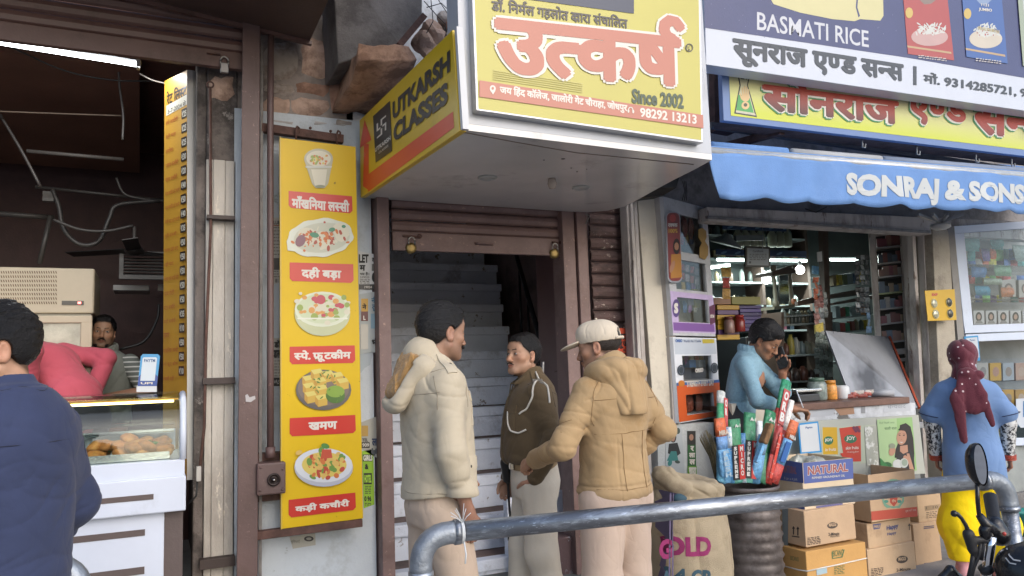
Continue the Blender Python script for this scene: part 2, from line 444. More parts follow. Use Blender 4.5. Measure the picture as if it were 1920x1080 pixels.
def surface_net(G,ax):
 S=G<0;nx,ny,nz=G.shape
 cnt=np.zeros((nx-1,ny-1,nz-1),np.float32);acc=np.zeros((nx-1,ny-1,nz-1,3),np.float32);quads=[]
 for a in range(3):
  sl0=[slice(None)]*3;sl1=[slice(None)]*3;sl0[a]=slice(0,-1);sl1[a]=slice(1,None);sl0,sl1=tuple(sl0),tuple(sl1)
  cr=S[sl0]!=S[sl1];idx=np.argwhere(cr)
  if len(idx)==0:continue
  g0=G[sl0][cr];g1=G[sl1][cr];t=g0/(g0-g1);flip=g0<0
  p=idx.astype(np.float32).copy();p[:,a]+=t
  b,c=(a+1)%3,(a+2)%3
  ok=(idx[:,b]>0)&(idx[:,c]>0)&(idx[:,b]<G.shape[b]-1)&(idx[:,c]<G.shape[c]-1)
  idx,p,flip=idx[ok],p[ok],flip[ok]
  cell=[]
  for db,dc_ in((-1,-1),(0,-1),(0,0),(-1,0)):
   q=idx.copy();q[:,b]+=db;q[:,c]+=dc_;cell.append(q)
   np.add.at(cnt,tuple(q.T),1);np.add.at(acc,tuple(q.T),p)
  cell=np.stack(cell,1);cell[~flip]=cell[~flip][:,::-1];quads.append(cell)
 if not quads:return np.zeros((0,3)),np.zeros((0,4),int)
 Q=np.concatenate(quads);m=cnt>0;ids=np.full(cnt.shape,-1,np.int64);ids[m]=np.arange(m.sum())
 v=acc[m]/cnt[m][:,None]
 out=np.stack([np.interp(v[:,i],np.arange(len(ax[i])),ax[i])for i in range(3)],1)
 return out,ids[tuple(Q.reshape(-1,3).T)].reshape(-1,4)
def sdf_object(name,s,lo,hi,step,m,parent,colour=None,relax=1,**kw):
 v,q=s.mesh(lo,hi,step,name);me=bpy.data.meshes.new(name)
 me.vertices.add(len(v));me.vertices.foreach_set('co',v.astype(np.float32).ravel())
 me.loops.add(len(q)*4);me.loops.foreach_set('vertex_index',q.ravel().astype(np.int32));me.polygons.add(len(q))
 me.polygons.foreach_set('loop_start',np.arange(0,len(q)*4,4,dtype=np.int32));me.polygons.foreach_set('use_smooth',np.ones(len(q),bool))
 me.update(calc_edges=True);me.validate()
 mats=m if isinstance(m,(list,tuple))else[m]
 for x in mats:me.materials.append(x)
 if colour is not None:
  col=colour(v);at_=me.color_attributes.new('skin','FLOAT_COLOR','POINT')
  at_.data.foreach_set('color',np.concatenate([col,np.ones((len(col),1))],1).astype(np.float32).ravel())
 o=bpy.data.objects.new(name,me);C.objects.link(o);o.parent=parent
 return o
def blob(P,c,r):
 return np.exp(-(((P-np.asarray(c))/np.asarray(r))**2).sum(-1))
def rotm(yaw=0,pitch=0,roll=0):
 return np.array((Matrix.Rotation(R(yaw),3,'Z')@Matrix.Rotation(R(pitch),3,'X')@Matrix.Rotation(R(roll),3,'Y')))
def skin_mat():return mat('skin',(.3,.16,.1),rough=.48,var=.1,vs=30,bump=.1,bs=300,attr='skin',spec=.4)
def add_hand(S,W,d,n,s_,curl=(40,45,50,55),spread=.0,k=1.0,thumb=None):
 """wrist, finger direction, palm normal, thumb side"""
 W=np.asarray(W,float);d=unit(d);n=unit(np.asarray(n)-d*np.dot(n,d));s_=np.asarray(s_,float);s_=unit(s_-d*(s_@d)-n*(s_@n))
 S.cone(W,W+d*.03*k,.027*k,.028*k,.02,flat=(n,1.5))
 S.cone(W+d*.04*k+s_*.012*k,W+d*.085*k+s_*.014*k,.026*k,.026*k,.01,flat=(n,1.9))
 S.cone(W+d*.04*k-s_*.012*k,W+d*.08*k-s_*.016*k,.026*k,.024*k,.01,flat=(n,1.9))
 for(off,ln,c,ra)in zip((.030,.010,-.010,-.029),(.074,.082,.076,.060),curl,(.0092,.0094,.009,.008)):
  p=W+(d*(.094-abs(off-.005)*.25)+s_*off)*k;ang=0;dd=d+s_*off*spread
  for j,fr in enumerate((.45,.31,.24)):
   ang+=c*(.8,1.1,.7)[j];e=unit(dd)*math.cos(R(ang))+n*math.sin(R(ang));q=p+e*ln*fr*k
   S.cone(p,q,ra*k*(1-.08*j),ra*k*(.94-.1*j),.004);p=q
 t=thumb or(.55,.62,.5);p=W+(d*.025+s_*.024+n*.006)*k
 e=unit(d*t[0]+s_*t[1]+n*t[2]);q=p+e*.045*k;S.cone(p,q,.015*k,.0115*k,.014)
 e2=unit(e+d*.5-s_*.35+n*.25);q2=q+e2*.032*k;S.cone(q,q2,.0112*k,.0098*k,.004);e3=unit(e2+d*.3-s_*.2);S.cone(q2,q2+e3*.022*k,.0098*k,.008*k,.004)
class Head:
 def __init__(s,c,M,k=1.0):s.c=np.asarray(c,float);s.M=np.asarray(M);s.k=k
 def p(s,x,y,z):return s.c+s.M@(A(x,y,z)*s.k)
 def loc(s,P):return(P-s.c)@s.M/s.k
 def add(s,S,jaw=1.0,nose=1.0):
  k=s.k;M=s.M
  def E(x,y,z,a,b,c,kk=.02,mode='+',RR=None):S.ell(s.p(x,y,z),(a*k,b*k,c*k),kk*k,M if RR is None else M@RR,mode)
  def K(a,b,ra,rb,kk,mode='+',fl=None):S.cone(s.p(*a),s.p(*b),ra*k,rb*k,kk*k,mode=mode,flat=None if fl is None else(M@A(*fl[0]),fl[1]))
  E(0,-.014,.032,.075,.097,.085)
  E(0,.022,-.02,.062*jaw,.068,.08,.03)
  E(0,.026,-.068,.050*jaw,.055,.042,.03)
  E(0,.070,-.098,.021,.018,.016,.028)
  E(0,.072,.045,.052,.022,.035,.03)
  for sx in(-1,1):
   K((sx*.052*jaw,.0,-.055),(sx*.02,.066,-.098),.017,.013,.025)
   E(sx*.046,.058,-.024,.021,.02,.017,.026)
   K((sx*.012,.086,.016),(sx*.046,.07,.017),.0085,.007,.012)
   E(sx*.0315,.101,-.003,.0155,.017,.0105,.014,'-')
   E(sx*.0315,.079,-.001,.0165,.0115,.0115,.005)
   E(sx*.0315,.0915,-.002,.0118,.006,.0042,.002,'-')
   E(sx*.012*nose,.101,-.043,.0085,.0095,.0075,.007)
   E(sx*.0775,-.008,-.008,.0075,.019,.032,.006,RR=rotm(-sx*18,0,0))
   E(sx*.0835,-.004,-.004,.006,.0105,.019,.006,'-',RR=rotm(-sx*18,0,0))
   E(sx*.075,.002,-.03,.007,.009,.009,.006)
  K((0,.088,.008),(0,.108,-.036),.0075*nose,.0105*nose,.012)
  E(0,.110,-.040,.0115*nose,.010,.0095,.006)
  K((-.019,.087,-.0665),(0,.0955,-.0635),.0045,.0058,.007);K((.019,.087,-.0665),(0,.0955,-.0635),.0045,.0058,.007)
  K((-.016,.087,-.0755),(.016,.087,-.0755),.0055,.0055,.007);E(0,.093,-.076,.011,.006,.006,.006)
  K((-.022,.094,-.0700),(.022,.094,-.0700),.0018,.0018,.004,'-')
  return s
 def colour(s,base,stubble=.25,lip=1.0):
  base=np.asarray(base,float)
  def f(v):
   L=s.loc(v);col=np.tile(base,(len(v),1))
   m=np.clip(blob(L,(0,.094,-.071),(.019,.012,.0095))*1.6,0,1)[:,None]*lip
   col=col*(1-m)+col*A(.80,.50,.48)*m
   ch=(blob(L,(.045,.07,-.03),(.025,.03,.022))+blob(L,(-.045,.07,-.03),(.025,.03,.022))+blob(L,(0,.112,-.04),(.018,.02,.018)))[:,None]
   col=col*(1+ch*A(.14,.0,-.05))
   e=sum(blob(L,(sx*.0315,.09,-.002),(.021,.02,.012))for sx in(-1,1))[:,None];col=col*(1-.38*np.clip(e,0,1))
   jawm=np.clip((-.035-L[:,2])/.03,0,1)*np.clip((L[:,1]+.02)/.04,0,1)*(L[:,2]>-.135);jawm=(jawm*stubble)[:,None]
   col=col*(1-jawm*A(.45,.38,.30))
   sc=np.clip((L[:,2]-(-.018+.82*L[:,1]))/.015,0,1)*(L[:,2]>-.09)*(np.abs(L[:,1])<.13);sc=sc[:,None]
   sc=sc*(np.linalg.norm(L-A(0,0,.02),axis=1)<.14)[:,None]
   ear=((np.abs(L[:,0])>.073)&(L[:,1]>-.035))[:,None]
   col=np.where(ear,col*A(1.05,.95,.95),col*(1-.72*sc*(1-ear)))
   return np.clip(col,.004,1)
  return f
 def face_parts(s,body,skin,hairm,moustache=0.,brow=1.,beard=False):
  Mx=Matrix(s.M.tolist()).to_4x4();eyew=mat('eye_white',(.36,.32,.29),rough=.25,var=0,bump=0);dark=mat('eye_iris',(.012,.008,.006),rough=.12,var=0,bump=0)
  for sx in(-1,1):
   mb=MB();c=s.p(sx*.0315,.0838,-.002)
   mb.ball((0,0,0),(.0120*s.k,.0080*s.k,.0062*s.k));mb.cur=1;mb.ball((-.001*sx,.0046*s.k,.0008),(.0062*s.k,.0044*s.k,.0056*s.k))
   mb.v=[tuple(Mx@V(q)+V(c.tolist()))for q in mb.v];o=mb.build('eye',[eyew,dark]);o.parent=body
   if brow:
    S=Sdf();S.cone(s.p(sx*.014,.0955,.0195),s.p(sx*.034,.0885,.0245),.0038*s.k,.0036*s.k,.003);S.cone(s.p(sx*.034,.0885,.0245),s.p(sx*.050,.0735,.018),.0035*s.k,.0018*s.k,.003)
    c=s.p(sx*.032,.087,.022);sdf_object('eyebrow',S,c-.03,c+.03,.0022,hairm,body)
  if moustache:
   S=Sdf()
   for sx in(-1,1):
    S.cone(s.p(sx*.002,.1035,-.0565),s.p(sx*.017,.0985,-.0595),.0050*moustache*s.k,.0052*moustache*s.k,.004);S.cone(s.p(sx*.017,.0985,-.0595),s.p(sx*.028,.088,-.067),.0050*moustache*s.k,.002*s.k,.004)
   c=s.p(0,.098,-.06);sdf_object('moustache',S,c-.04,c+.04,.0024,hairm,body)
 def hair(s,body,m,vol=.012,top=0.,front=.82,line=-.006,spike=.003,seed=3,cut=None,step=.0035):
  S=Sdf();k=s.k
  def dsp(P):
   L=s.loc(P);return-ridge(L,210,seed,(1,.28,.7))*spike*(1+1.2*np.clip(L[...,2]/.1,0,1))*k
  S.ell(s.p(0,-.014-vol*.2,.032+top*.5),((.076+vol)*k,(.098+vol)*k,(.086+vol+top)*k),.02,s.M,disp=dsp)
  S.ell(s.p(0,.052,.082+top*.6),((.046+vol)*k,(.030+vol)*k,(.018+vol)*k),.02,s.M,disp=dsp)
  def hl(P,d):
   L=s.loc(P);x,y,z=L[...,0],L[...,1],L[...,2]
   h=line+front*y+.35*np.clip(np.abs(x)-.045,0,1)-.25*np.clip(-y-.03,0,1)
   g=(h-z)*.75*k+ridge(L,260,seed+9)*.003
   d=-smin(-d,-g,.004)
   ear=np.sqrt(((np.abs(x)-.082)/.022)**2+((y+.004)/.024)**2+((z+.008)/.036)**2)-1
   return-smin(-d,ear*.024,.004)
  S.after(hl)
  for sx in(-1,1):S.cone(s.p(sx*.0705,.026,.02),s.p(sx*.0715,.020,-.012),.008*k,.004*k,.006,flat=(s.M@A(1,0,0),1.7))
  if cut:S.after(cut)
  r=.15*k;return sdf_object('hair',S,s.c-r+s.M@A(0,0,.02),s.c+r+s.M@A(0,0,.02),step,m,body)
def hair_mat(name,col=(.006,.0055,.006)):
 if name in _mc:return _mc[name]
 m=mat(name,col,rough=.38,var=.35,vs=60,bump=.7,bs=260,stretch=(1,.3,1),spec=.35);return m
def fabric(name,col,rough=.85,bump=.12,bs=500,var=.08,vs=7,sheen=.1,wr=.16,**k):return mat(name,col,rough=rough,bump=.12,bs=600,var=var,vs=vs,sheen=sheen,spec=.25,wr=wr,**k)
def sleeve_disp(amp,seed,a,b,elbow=None,lam=.045):
 a,b=np.asarray(a,float),np.asarray(b,float);ax=unit(b-a);s1=unit(np.cross(ax,A(.3,.9,.1)));s2=np.cross(ax,s1);L_=np.linalg.norm(b-a)
 r_=np.random.RandomState(seed);ph=r_.rand()*6
 def f(P,t):
  v=P-a;x,y,z=v@s1,v@s2,v@ax
  Q=np.stack([x*.55+.35*z,y*.55-.25*z,z],-1)
  wt=.3+(.9*np.clip(1-np.abs(t-elbow)/.55,0,1)if elbow is not None else.5)
  return amp*wt*(fold(Q,1.15/lam,seed)-.35)
 return f
def fold(P,f,seed):
 """long soft rolls with sharp creases between them, as cloth gathers"""
 r_=np.random.RandomState(seed);ph=r_.rand(6)*6
 x,y,z=P[...,0],P[...,1],P[...,2]
 w1=.75*np.sin(x*f*.42+ph[0]+.6*np.sin(y*f*.35+ph[1]))+.55*np.sin(y*f*.5+z*f*.2+ph[2])
 c1=(1-np.abs(np.sin(z*f*.62+w1+ph[3])))**2.6
 c2=(1-np.abs(np.sin(z*f*1.05-1.2*w1+x*f*.45+y*f*.3+ph[4])))**3
 m=.5+.5*np.sin(x*f*.33+y*f*.41+z*f*.27+ph[5]);m2=.5+.5*np.sin(x*f*.5-y*f*.37+z*f*.4+ph[1])
 return 1.25*c1*m+1.1*c2*m2*(1-.6*m)
def ring(S,pts,r,k=.01,closed=True,**kw):
 n=len(pts)
 for i in range(n if closed else n-1):S.cone(pts[i],pts[(i+1)%n],r,r,k,**kw)
from mathutils.bvhtree import BVHTree
def drape(name,s_,TL,TR,BL,m_,bold,target,parent,off=.003,world=False):
 """lettering printed on a curved cloth: each point is laid on the cloth along the reading direction"""
 iv0=parent.matrix_basis.inverted();bv=BVHTree.FromPolygons([(iv0@v.co if world else v.co.copy())for v in target.data.vertices],[tuple(p.vertices)for p in target.data.polygons])
 vs,fs=text_mesh(s_,bold)if isinstance(s_,str)else s_;bm=bmesh.new();bvv=[bm.verts.new((x,y,0))for x,y in vs]
 for f_ in fs:
  try:bm.faces.new([bvv[i]for i in f_])
  except ValueError:pass
 xs=[v[0]for v in vs];ys=[v[1]for v in vs];x0,x1,y0,y1=min(xs),max(xs),min(ys),max(ys);nn=8
 for i in range(1,nn*2):bmesh.ops.bisect_plane(bm,geom=bm.verts[:]+bm.edges[:]+bm.faces[:],plane_co=(x0+(x1-x0)*i/(nn*2),0,0),plane_no=(1,0,0))
 for i in range(1,nn):bmesh.ops.bisect_plane(bm,geom=bm.verts[:]+bm.edges[:]+bm.faces[:],plane_co=(0,y0+(y1-y0)*i/nn,0),plane_no=(0,1,0))
 inv=parent.matrix_basis.inverted();TLv,u,v_=V(TL),V(TR)-V(TL),V(BL)-V(TL)
 for vt in bm.verts:
  a,b=(vt.co.x-x0)/(x1-x0),(y1-vt.co.y)/(y1-y0);p=TLv+u*a+v_*b;d=V((0,1,0));hit=bv.ray_cast(inv@(p-d*.5),d);hn=(hit[1]if hit[1].dot(d)<0 else-hit[1])if hit[0]else None;q=(hit[0]+hn*off)if hit[0]else inv@p;vt.co=q
 me=bpy.data.meshes.new(name);bm.to_mesh(me);bm.free();me.materials.append(m_);o=bpy.data.objects.new(name,me);C.objects.link(o);o.parent=parent;return o
 # ------ the setting
F=4.6
def st(mb,name,m,**k):return mb.build(name,m,kind='structure',**k)
brown=mat('brown_oxide_paint',lin('604b48'),rough=.5,var=.18,vs=3,bump=.3,bs=25,dirt=.4,dcol=lin('54403b'),ds=3,wear=.12,wcol=lin('8d7068'),ws=30)
brown2=mat('faded_brown_paint',lin('7a635f'),rough=.55,var=.16,vs=4,bump=.3,bs=30,dirt=.4,dcol=lin('664e47'),ds=4,wear=.14,wcol=lin('a88a7e'),ws=26)
rust=mat('rusted_steel',lin('5a4038'),rough=.8,var=.3,vs=14,bump=.5,bs=60,dirt=.4,dcol=lin('33221c'))
plaster=mat('patchy_wall_plaster',lin('bcc3c9'),rough=.9,var=.10,vs=2,bump=.5,bs=35,dirt=.30,dcol=lin('8d8f8b'),ds=2.2,wear=.16,wcol=lin('959c9a'),ws=4)
ground_m=mat('street_surface',(.26,.25,.24),rough=.9,var=.2,vs=1.2,bump=.5,bs=90,dirt=.3,dcol=(.12,.11,.10),ds=1.5)
conc=mat('grey_concrete',(.21,.205,.20),rough=.9,var=.2,vs=4,bump=.7,bs=40,dirt=.4,dcol=(.09,.085,.08),ds=3)
st(MB().box((-200,-200,-.2),(200,200,0)),'street',ground_m)
st(MB().box((-.6,4.2,0),(3.35,5.0,.12)),'pavement',mat('grey_green_stone',(.15,.16,.155),rough=.7,var=.2,vs=6,bump=.3,bs=50,dirt=.3),bevel=.008)
st(MB().box((3.37,4.42,0),(9.5,9,.22)),'shop_floor',conc)
st(MB().box((-4,4.66,0),(.10,9,.33)),'shop_floor',conc)
# -- middle wall between the steel post and the shutter, with its stone blocks above
WT=at(560,215,Y=F).z
st(MB().box((.40,F,0),(1.20,F+.32,WT)),'wall',plaster)
st(MB().box((.40,F+.02,WT),(1.10,F+.32,4.3)),'wall',mat('dark_mortar',lin('8b817b'),rough=.95,var=.3,vs=5,bump=.8,bs=30,dirt=.5,dcol=lin('3c3532')))
sto=[mat('sandstone_'+n_,lin(c_),rough=.92,var=.25,vs=5,bump=.9,bs=22,dirt=.45,dcol=lin('5f4538'),ds=5)for n_,c_ in(('warm','b09686'),('grey','a39a92'),('red','a3806e'))]
def stone_block(px0,py0,px1,py1,Yf,m,parent,name='stone',sd=0,dep=.14):
 a,b=at(px0,py0,Y=Yf),at(px1,py1,Y=Yf);rnd=random.Random(sd);mb=MB();nx,nz=4,3;g={}
 for i in range(nx+1):
  for j in range(nz+1):
   e=(i in(0,nx))+(j in(0,nz));x=a.x+(b.x-a.x)*i/nx+rnd.uniform(-.008,.008);z=b.z+(a.z-b.z)*j/nz+rnd.uniform(-.008,.008)
   g[i,j]=V((x,Yf+(.03 if e else 0)+rnd.uniform(0,.012),z))
 vs=[g[i,j]for i in range(nx+1)for j in range(nz+1)];fs=[(i*(nz+1)+j,(i+1)*(nz+1)+j,(i+1)*(nz+1)+j+1,i*(nz+1)+j+1)for i in range(nx)for j in range(nz)]
 mb.smooth=True;mb._add(vs,fs)
 rim=[(i,0)for i in range(nx)]+[(nx,j)for j in range(nz)]+[(i,nz)for i in range(nx,0,-1)]+[(0,j)for j in range(nz,0,-1)]
 mb.smooth=False;p=[g[q]for q in rim];n=len(p);mb._add(p+[q+V((0,dep,0))for q in p],[(i,i+n,(i+1)%n+n,(i+1)%n)for i in range(n)])
 return mb.build(name,m,parent)
upper=thing('stone_wall','rough reddish stone masonry above the yellow food menu board','stone wall',(.8,F,WT))
for i,(a,b,c,d,k)in enumerate(((492,176,545,216,0),(547,178,620,218,0),(494,150,556,176,1),(558,148,622,178,2),(490,70,560,152,1),(562,62,640,148,0),(490,2,640,62,1),(622,150,668,212,2),(623,218,668,240,1))):
 stone_block(a,b,c,d,F-.012,sto[k],upper,sd=i)
for i,(x0,y0,x1,y1)in enumerate(((490,218,566,240),(568,220,668,242))):
 stone_block(x0,y0,x1,y1,F-.008,mat('whitewashed_stone',lin('a7a3a0'),rough=.9,var=.15,bump=.6,bs=30,dirt=.4,dcol=lin('6d625a')),upper,sd=30+i)
br=thing('stone_bracket','big rough sandstone bracket jutting from the wall beside the yellow sign','stone bracket',at(700,150,Y=4.3))
mb=MB();tops=[(676,88),(782,86),(800,110)]
p0=[at(676,86,Y=3.95),at(770,88,Y=3.95),at(783,120,Y=3.95),at(668,118,Y=3.95)]
p1=[at(640,150,Y=F+.02),at(760,150,Y=F+.02),at(722,216,Y=F+.02),at(622,214,Y=F+.02)]
bm=bmesh.new();vs=[bm.verts.new(p)for p in p0+p1]
for f in((0,1,2,3),(7,6,5,4),(0,4,5,1),(1,5,6,2),(2,6,7,3),(3,7,4,0)):bm.faces.new([vs[i]for i in f])
bmesh.ops.recalc_face_normals(bm,faces=bm.faces);bmesh.ops.subdivide_edges(bm,edges=bm.edges,cuts=6,use_grid_fill=True)
for v in bm.verts:
 n_=noise.noise(v.co*5)*.035+noise.noise(v.co*14)*.018;v.co+=V((noise.noise(v.co*5+V((9,0,0)))*.03,noise.noise(v.co*6+V((0,9,0)))*.03,n_))
for f in bm.faces:f.smooth=True
me=bpy.data.meshes.new('stone');bm.to_mesh(me);bm.free();me.materials.append(mat('orange_sandstone',lin('a8846c'),rough=.92,var=.35,vs=7,bump=1.,bs=18,dirt=.5,dcol=lin('5a3d2d'),ds=6));o=bpy.data.objects.new('stone',me);link(o,br)
bt=thing('concrete_beam','dark weathered concrete lintel above the jutting sandstone bracket','beam',at(720,40,Y=4.3))
mb=MB();q=[at(632,132,Y=4.3),at(745,82,Y=4.12),at(800,20,Y=4.0),at(805,-60,Y=4.0),at(660,-80,Y=4.0),at(620,60,Y=4.3)]
mb.slab([at(634,120,Y=4.25),at(748,80,Y=4.05),at(792,28,Y=4.05),at(792,-90,Y=4.05),at(622,-90,Y=4.25)],(0,.5,0))
mb.build('beam',mat('dark_concrete',lin('6b6765'),rough=.9,var=.3,vs=4,bump=.7,bs=30,dirt=.4,dcol=lin('454140')),bt,bevel=.01)
mb=MB();mb.bar(at(748,86,Y=4.0),at(795,30,Y=4.0),.04,.035);mb.build('rusted_edge',rust,bt)
rb=thing('rubble','broken stones and mortar wedged behind the top of the yellow sign','rubble',at(820,70,Y=4.4));
for i,(x,y,r_)in enumerate(((815,66,.085),(842,92,.09),(850,50,.08),(800,88,.08),(835,40,.06))):
 bm=bmesh.new();bmesh.ops.create_icosphere(bm,subdivisions=3,radius=r_)
 for v in bm.verts:v.co+=v.co.normalized()*noise.noise(v.co*14+V((i*7,0,0)))*r_*.6
 me=bpy.data.meshes.new('stone');bm.to_mesh(me);bm.free();me.materials.append(sto[i%3]);o=bpy.data.objects.new('stone',me);o.location=at(x,y,Y=4.35)-rb.location;C.objects.link(o);o.parent=rb
st(MB().box((1.05,F+.05,3.0),(3.3,F+.3,4.4)),'wall',mat('pale_upper_plaster',lin('b9bdc2'),rough=.9,var=.15,bump=.4,dirt=.3,dcol=lin('84817c')))
for i,pp in enumerate((((795,2),(820,30),(835,45),(838,80)),((800,14),(828,6),(842,20)),((808,0),(812,40),(800,62)),((822,0),(845,34),(834,70)))):
 mb=MB();mb.tube([at(a,b,Y=4.2)for a,b in pp],.0028,5);mb.build('wire',mat('black_wire',(.012,.012,.012),rough=.5));tag(bpy.data.objects[-1]if False else None or[o for o in C.objects if o.name.startswith('wire')][-1],['black wire looping over the broken stones','short black wire arching over the rubble','black wire dropping straight onto the stones','black wire slanting down beside the sign box'][i],'wire')
 # ------ the snack shop on the left
dark=mat('dark_red_brown_ceiling',lin('5c4038'),rough=.8,var=.25,vs=2,bump=.3,bs=40)
darker=mat('sooty_wall',lin('4a413e'),rough=.85,var=.3,vs=2,bump=.4)
st(MB().box((-4.2,F+.1,3.62),(.42,8.2,3.72)),'ceiling',dark)
st(MB().box((-4.2,7.9,0),(.9,8.0,3.7)),'wall',mat('maroon_board',lin('4a302d'),rough=.6,var=.2,bump=.2))
st(MB().box((-4.3,F,0),(-4.2,8,3.7)),'wall',darker)
st(MB().box((.30,5.1,0),(.40,8,3.7)),'wall',darker)
mb=MB();mb.slab([(-4.0,5.4,3.52),(-.12,5.4,3.50),(-.15,7.6,3.35),(-4.0,7.6,3.37)],(0,0,.06));st(mb,'ceiling_board',mat('brown_ceiling_sheet',lin('664638'),rough=.7,var=.2,vs=2,bump=.2))
pst=thing('steel_post','tall brown painted steel post between the snack shop and the menu board','post',(.47,4.5,0))
MB().hexa([at(441,1300,Y=4.42),at(482,1300,Y=4.42),at(482,1300,Y=4.54),at(441,1300,Y=4.54),at(455,40,Y=4.42),at(488,40,Y=4.42),at(488,40,Y=4.54),at(455,40,Y=4.54)]).build('post',brown,pst,bevel=.004)
MB().hexa([at(484,1300,Y=4.50),at(490,1300,Y=4.50),at(490,1300,Y=4.56),at(484,1300,Y=4.56),at(489,40,Y=4.50),at(494,40,Y=4.50),at(494,40,Y=4.56),at(489,40,Y=4.56)]).build('edge_strip',mat('rubbed_grey_steel',lin('6f6a68'),rough=.6,var=.3,vs=20),pst)
mb=MB();mb.poly([at(460,741,Y=4.417),at(464,739,Y=4.417),at(468,745,Y=4.417),at(478,742,Y=4.417),at(479,748,Y=4.417),at(470,754,Y=4.417),at(461,753,Y=4.417)]);mb.build('paint_scrape',flat('c9c4c4'),pst)
pp=thing('brown_pipe','brown painted pipe running down to the junction box beside the menu board','pipe',at(502,860,Y=4.5))
MB().tube([at(508,60,Y=4.46),at(507,200,Y=4.46),at(507,640,Y=4.46),at(507,856,Y=4.46)],.0185,14).build('pipe',brown,pp)
MB().tube([at(507,838,Y=4.46),at(507,858,Y=4.46)],.026,14).build('collar',brown,pp)
jb=thing('junction_box','brown cast metal junction box at the foot of the wall pipe','junction box',at(509,925,Y=4.5))
a,b=at(482,870,Y=4.38),at(536,925,Y=4.38);MB().box((a.x,4.38,b.z),(b.x,4.52,a.z)).build('box',brown,jb,bevel=.008)
a2,b2=at(478,852,Y=4.50),at(545,936,Y=4.50);MB().box((a2.x,4.51,b2.z),(b2.x,4.60,a2.z)).build('back_plate',rust,jb,bevel=.003)
cc=at(513,899,Y=4.38);MB().lathe(cc,[(.033,0),(.035,.012),(.024,.013),(.022,.006),(.012,.006),(.012,.020),(.0,.021)],20,axis=(0,-1,0)).build('socket',mat('dark_socket',lin('2c211f'),rough=.35,metal=.4),jb)
MB().ball(cc+V((0,-.022,0)),.007).build('pin',mat('bright_pin',(.6,.58,.55),rough=.2,metal=1),jb)
for a,b in((489,877),(530,880),(488,920),(529,918)):
 MB().ball(at(a,b,Y=4.378),.007).build('bolt',brown,jb)
pil=thing('peeling_pillar','old pillar with peeling cream paint and grey plaster beside the yellow price list','pillar',(.3,F+.1,0))
wood=mat('peeling_cream_boards',lin('b9b3aa'),rough=.9,var=.14,vs=3,bump=.7,bs=40,dirt=.4,dcol=lin('948c84'),ds=3,wear=.28,wcol=lin('d6cebf'),ws=4,stretch=(1,1,.35))
gpl=mat('grey_crumbling_plaster',lin('6a625d'),rough=.95,var=.35,vs=5,bump=1.,bs=30,dirt=.5,dcol=lin('2d2928'),ds=5,wear=.2,wcol=lin('8d8680'))
for(x0,x1,y)in((384,397,4.60),(397.6,420,4.595),(420.6,441,4.60)):
 MB().box((at(x0,700,Y=F).x,y,0),(at(x1,700,Y=F).x,y+.1,at(410,300,Y=F).z)).build('board',wood,pil,bevel=.003)
MB().box((at(364,700,Y=F).x,4.62,0),(at(384,700,Y=F).x,4.8,3.5)).build('plaster_edge',gpl,pil,bevel=.01)
MB().box((at(384,700,Y=F).x,4.607,at(410,300,Y=F).z),(at(444,700,Y=F).x,4.75,3.4)).build('plaster_top',gpl,pil,bevel=.01)
stone_block(390,135,441,190,4.58,sto[0],pil,sd=77,dep=.05)
mb=MB();mb.tube([at(394,165,Y=4.55),at(395,430,Y=4.55),at(386,640,Y=4.55),at(383,800,Y=4.55),at(374,885,Y=4.55)],.0085,7);mb.build('rod',rust,pil)
mb=MB();mb.tube([at(394,165,Y=4.55)+V((math.cos(t)*.018,0,.02+math.sin(t)*.018))for t in[i*math.pi/6 for i in range(12)]],.005,6,closed=True);mb.build('rod_loop',rust,pil)
for(y0,x0)in((407,388),(714,380),(1056,374)):
 a=at(x0,y0-5,Y=4.53);b=at(441,y0+5,Y=4.53);MB().box((a.x,4.53,b.z),(b.x,4.59,a.z)).build('strap',mat('dark_steel_strap',lin('3c302c'),rough=.6,var=.2),pil,bevel=.002)
a,b=at(368,875,Y=4.5),at(377,902,Y=4.5);MB().box((a.x,4.49,b.z),(b.x,4.53,a.z)).build('cable_clip',flat('cfcac4'),pil,bevel=.004)
MB().tube([at(370,900,Y=4.51),at(368,930,Y=4.51),at(352,945,Y=4.51)],.006,6).build('cable',mat('black_wire',(.012,.012,.012)),pil)
# -- half raised shutter and its hood
sh=thing('roller_shutter','dark brown roller shutter pulled up over the open snack shop','roller shutter',at(200,60,Y=4.45))
sb=mat('dark_shutter_paint',lin('5d4540'),rough=.45,var=.15,vs=3,bump=.2,bs=25,dirt=.3,dcol=lin('38271f'))
x0=-2.6;x1=at(456,60,Y=4.5).x
zb=at(0,135,Y=4.5).z;zt0=at(300,92,Y=4.5).z
def slat(mb,xa,xb,z0,z1,y,d=.014):
 prof=[(y,z0),(y-d*.7,z0+(z1-z0)*.15),(y-d,(z0+z1)/2),(y-d*.7,z1-(z1-z0)*.2),(y,z1-.002),(y+.004,z1)]
 n=len(prof);vs=[V((xa,a,b))for a,b in prof]+[V((xb,a,b))for a,b in prof]
 mb._add(vs,[(i,i+1,i+1+n,i+n)for i in range(n-1)]+[tuple(range(n-1,-1,-1)),tuple(range(n,2*n)),(n-1,0,n,2*n-1)])
za=at(455,132,Y=4.5).z
MB().box((x0,4.49,za),(x1,4.53,za+.10)).build('bottom_rail',sb,sh,bevel=.004)
z=za+.10
while z<3.95:
 mb=MB();slat(mb,x0,x1,z+.003,z+.078,4.505,.018);mb.build('slat',sb,sh);z+=.078
pl_=at(421,118,Y=4.47)
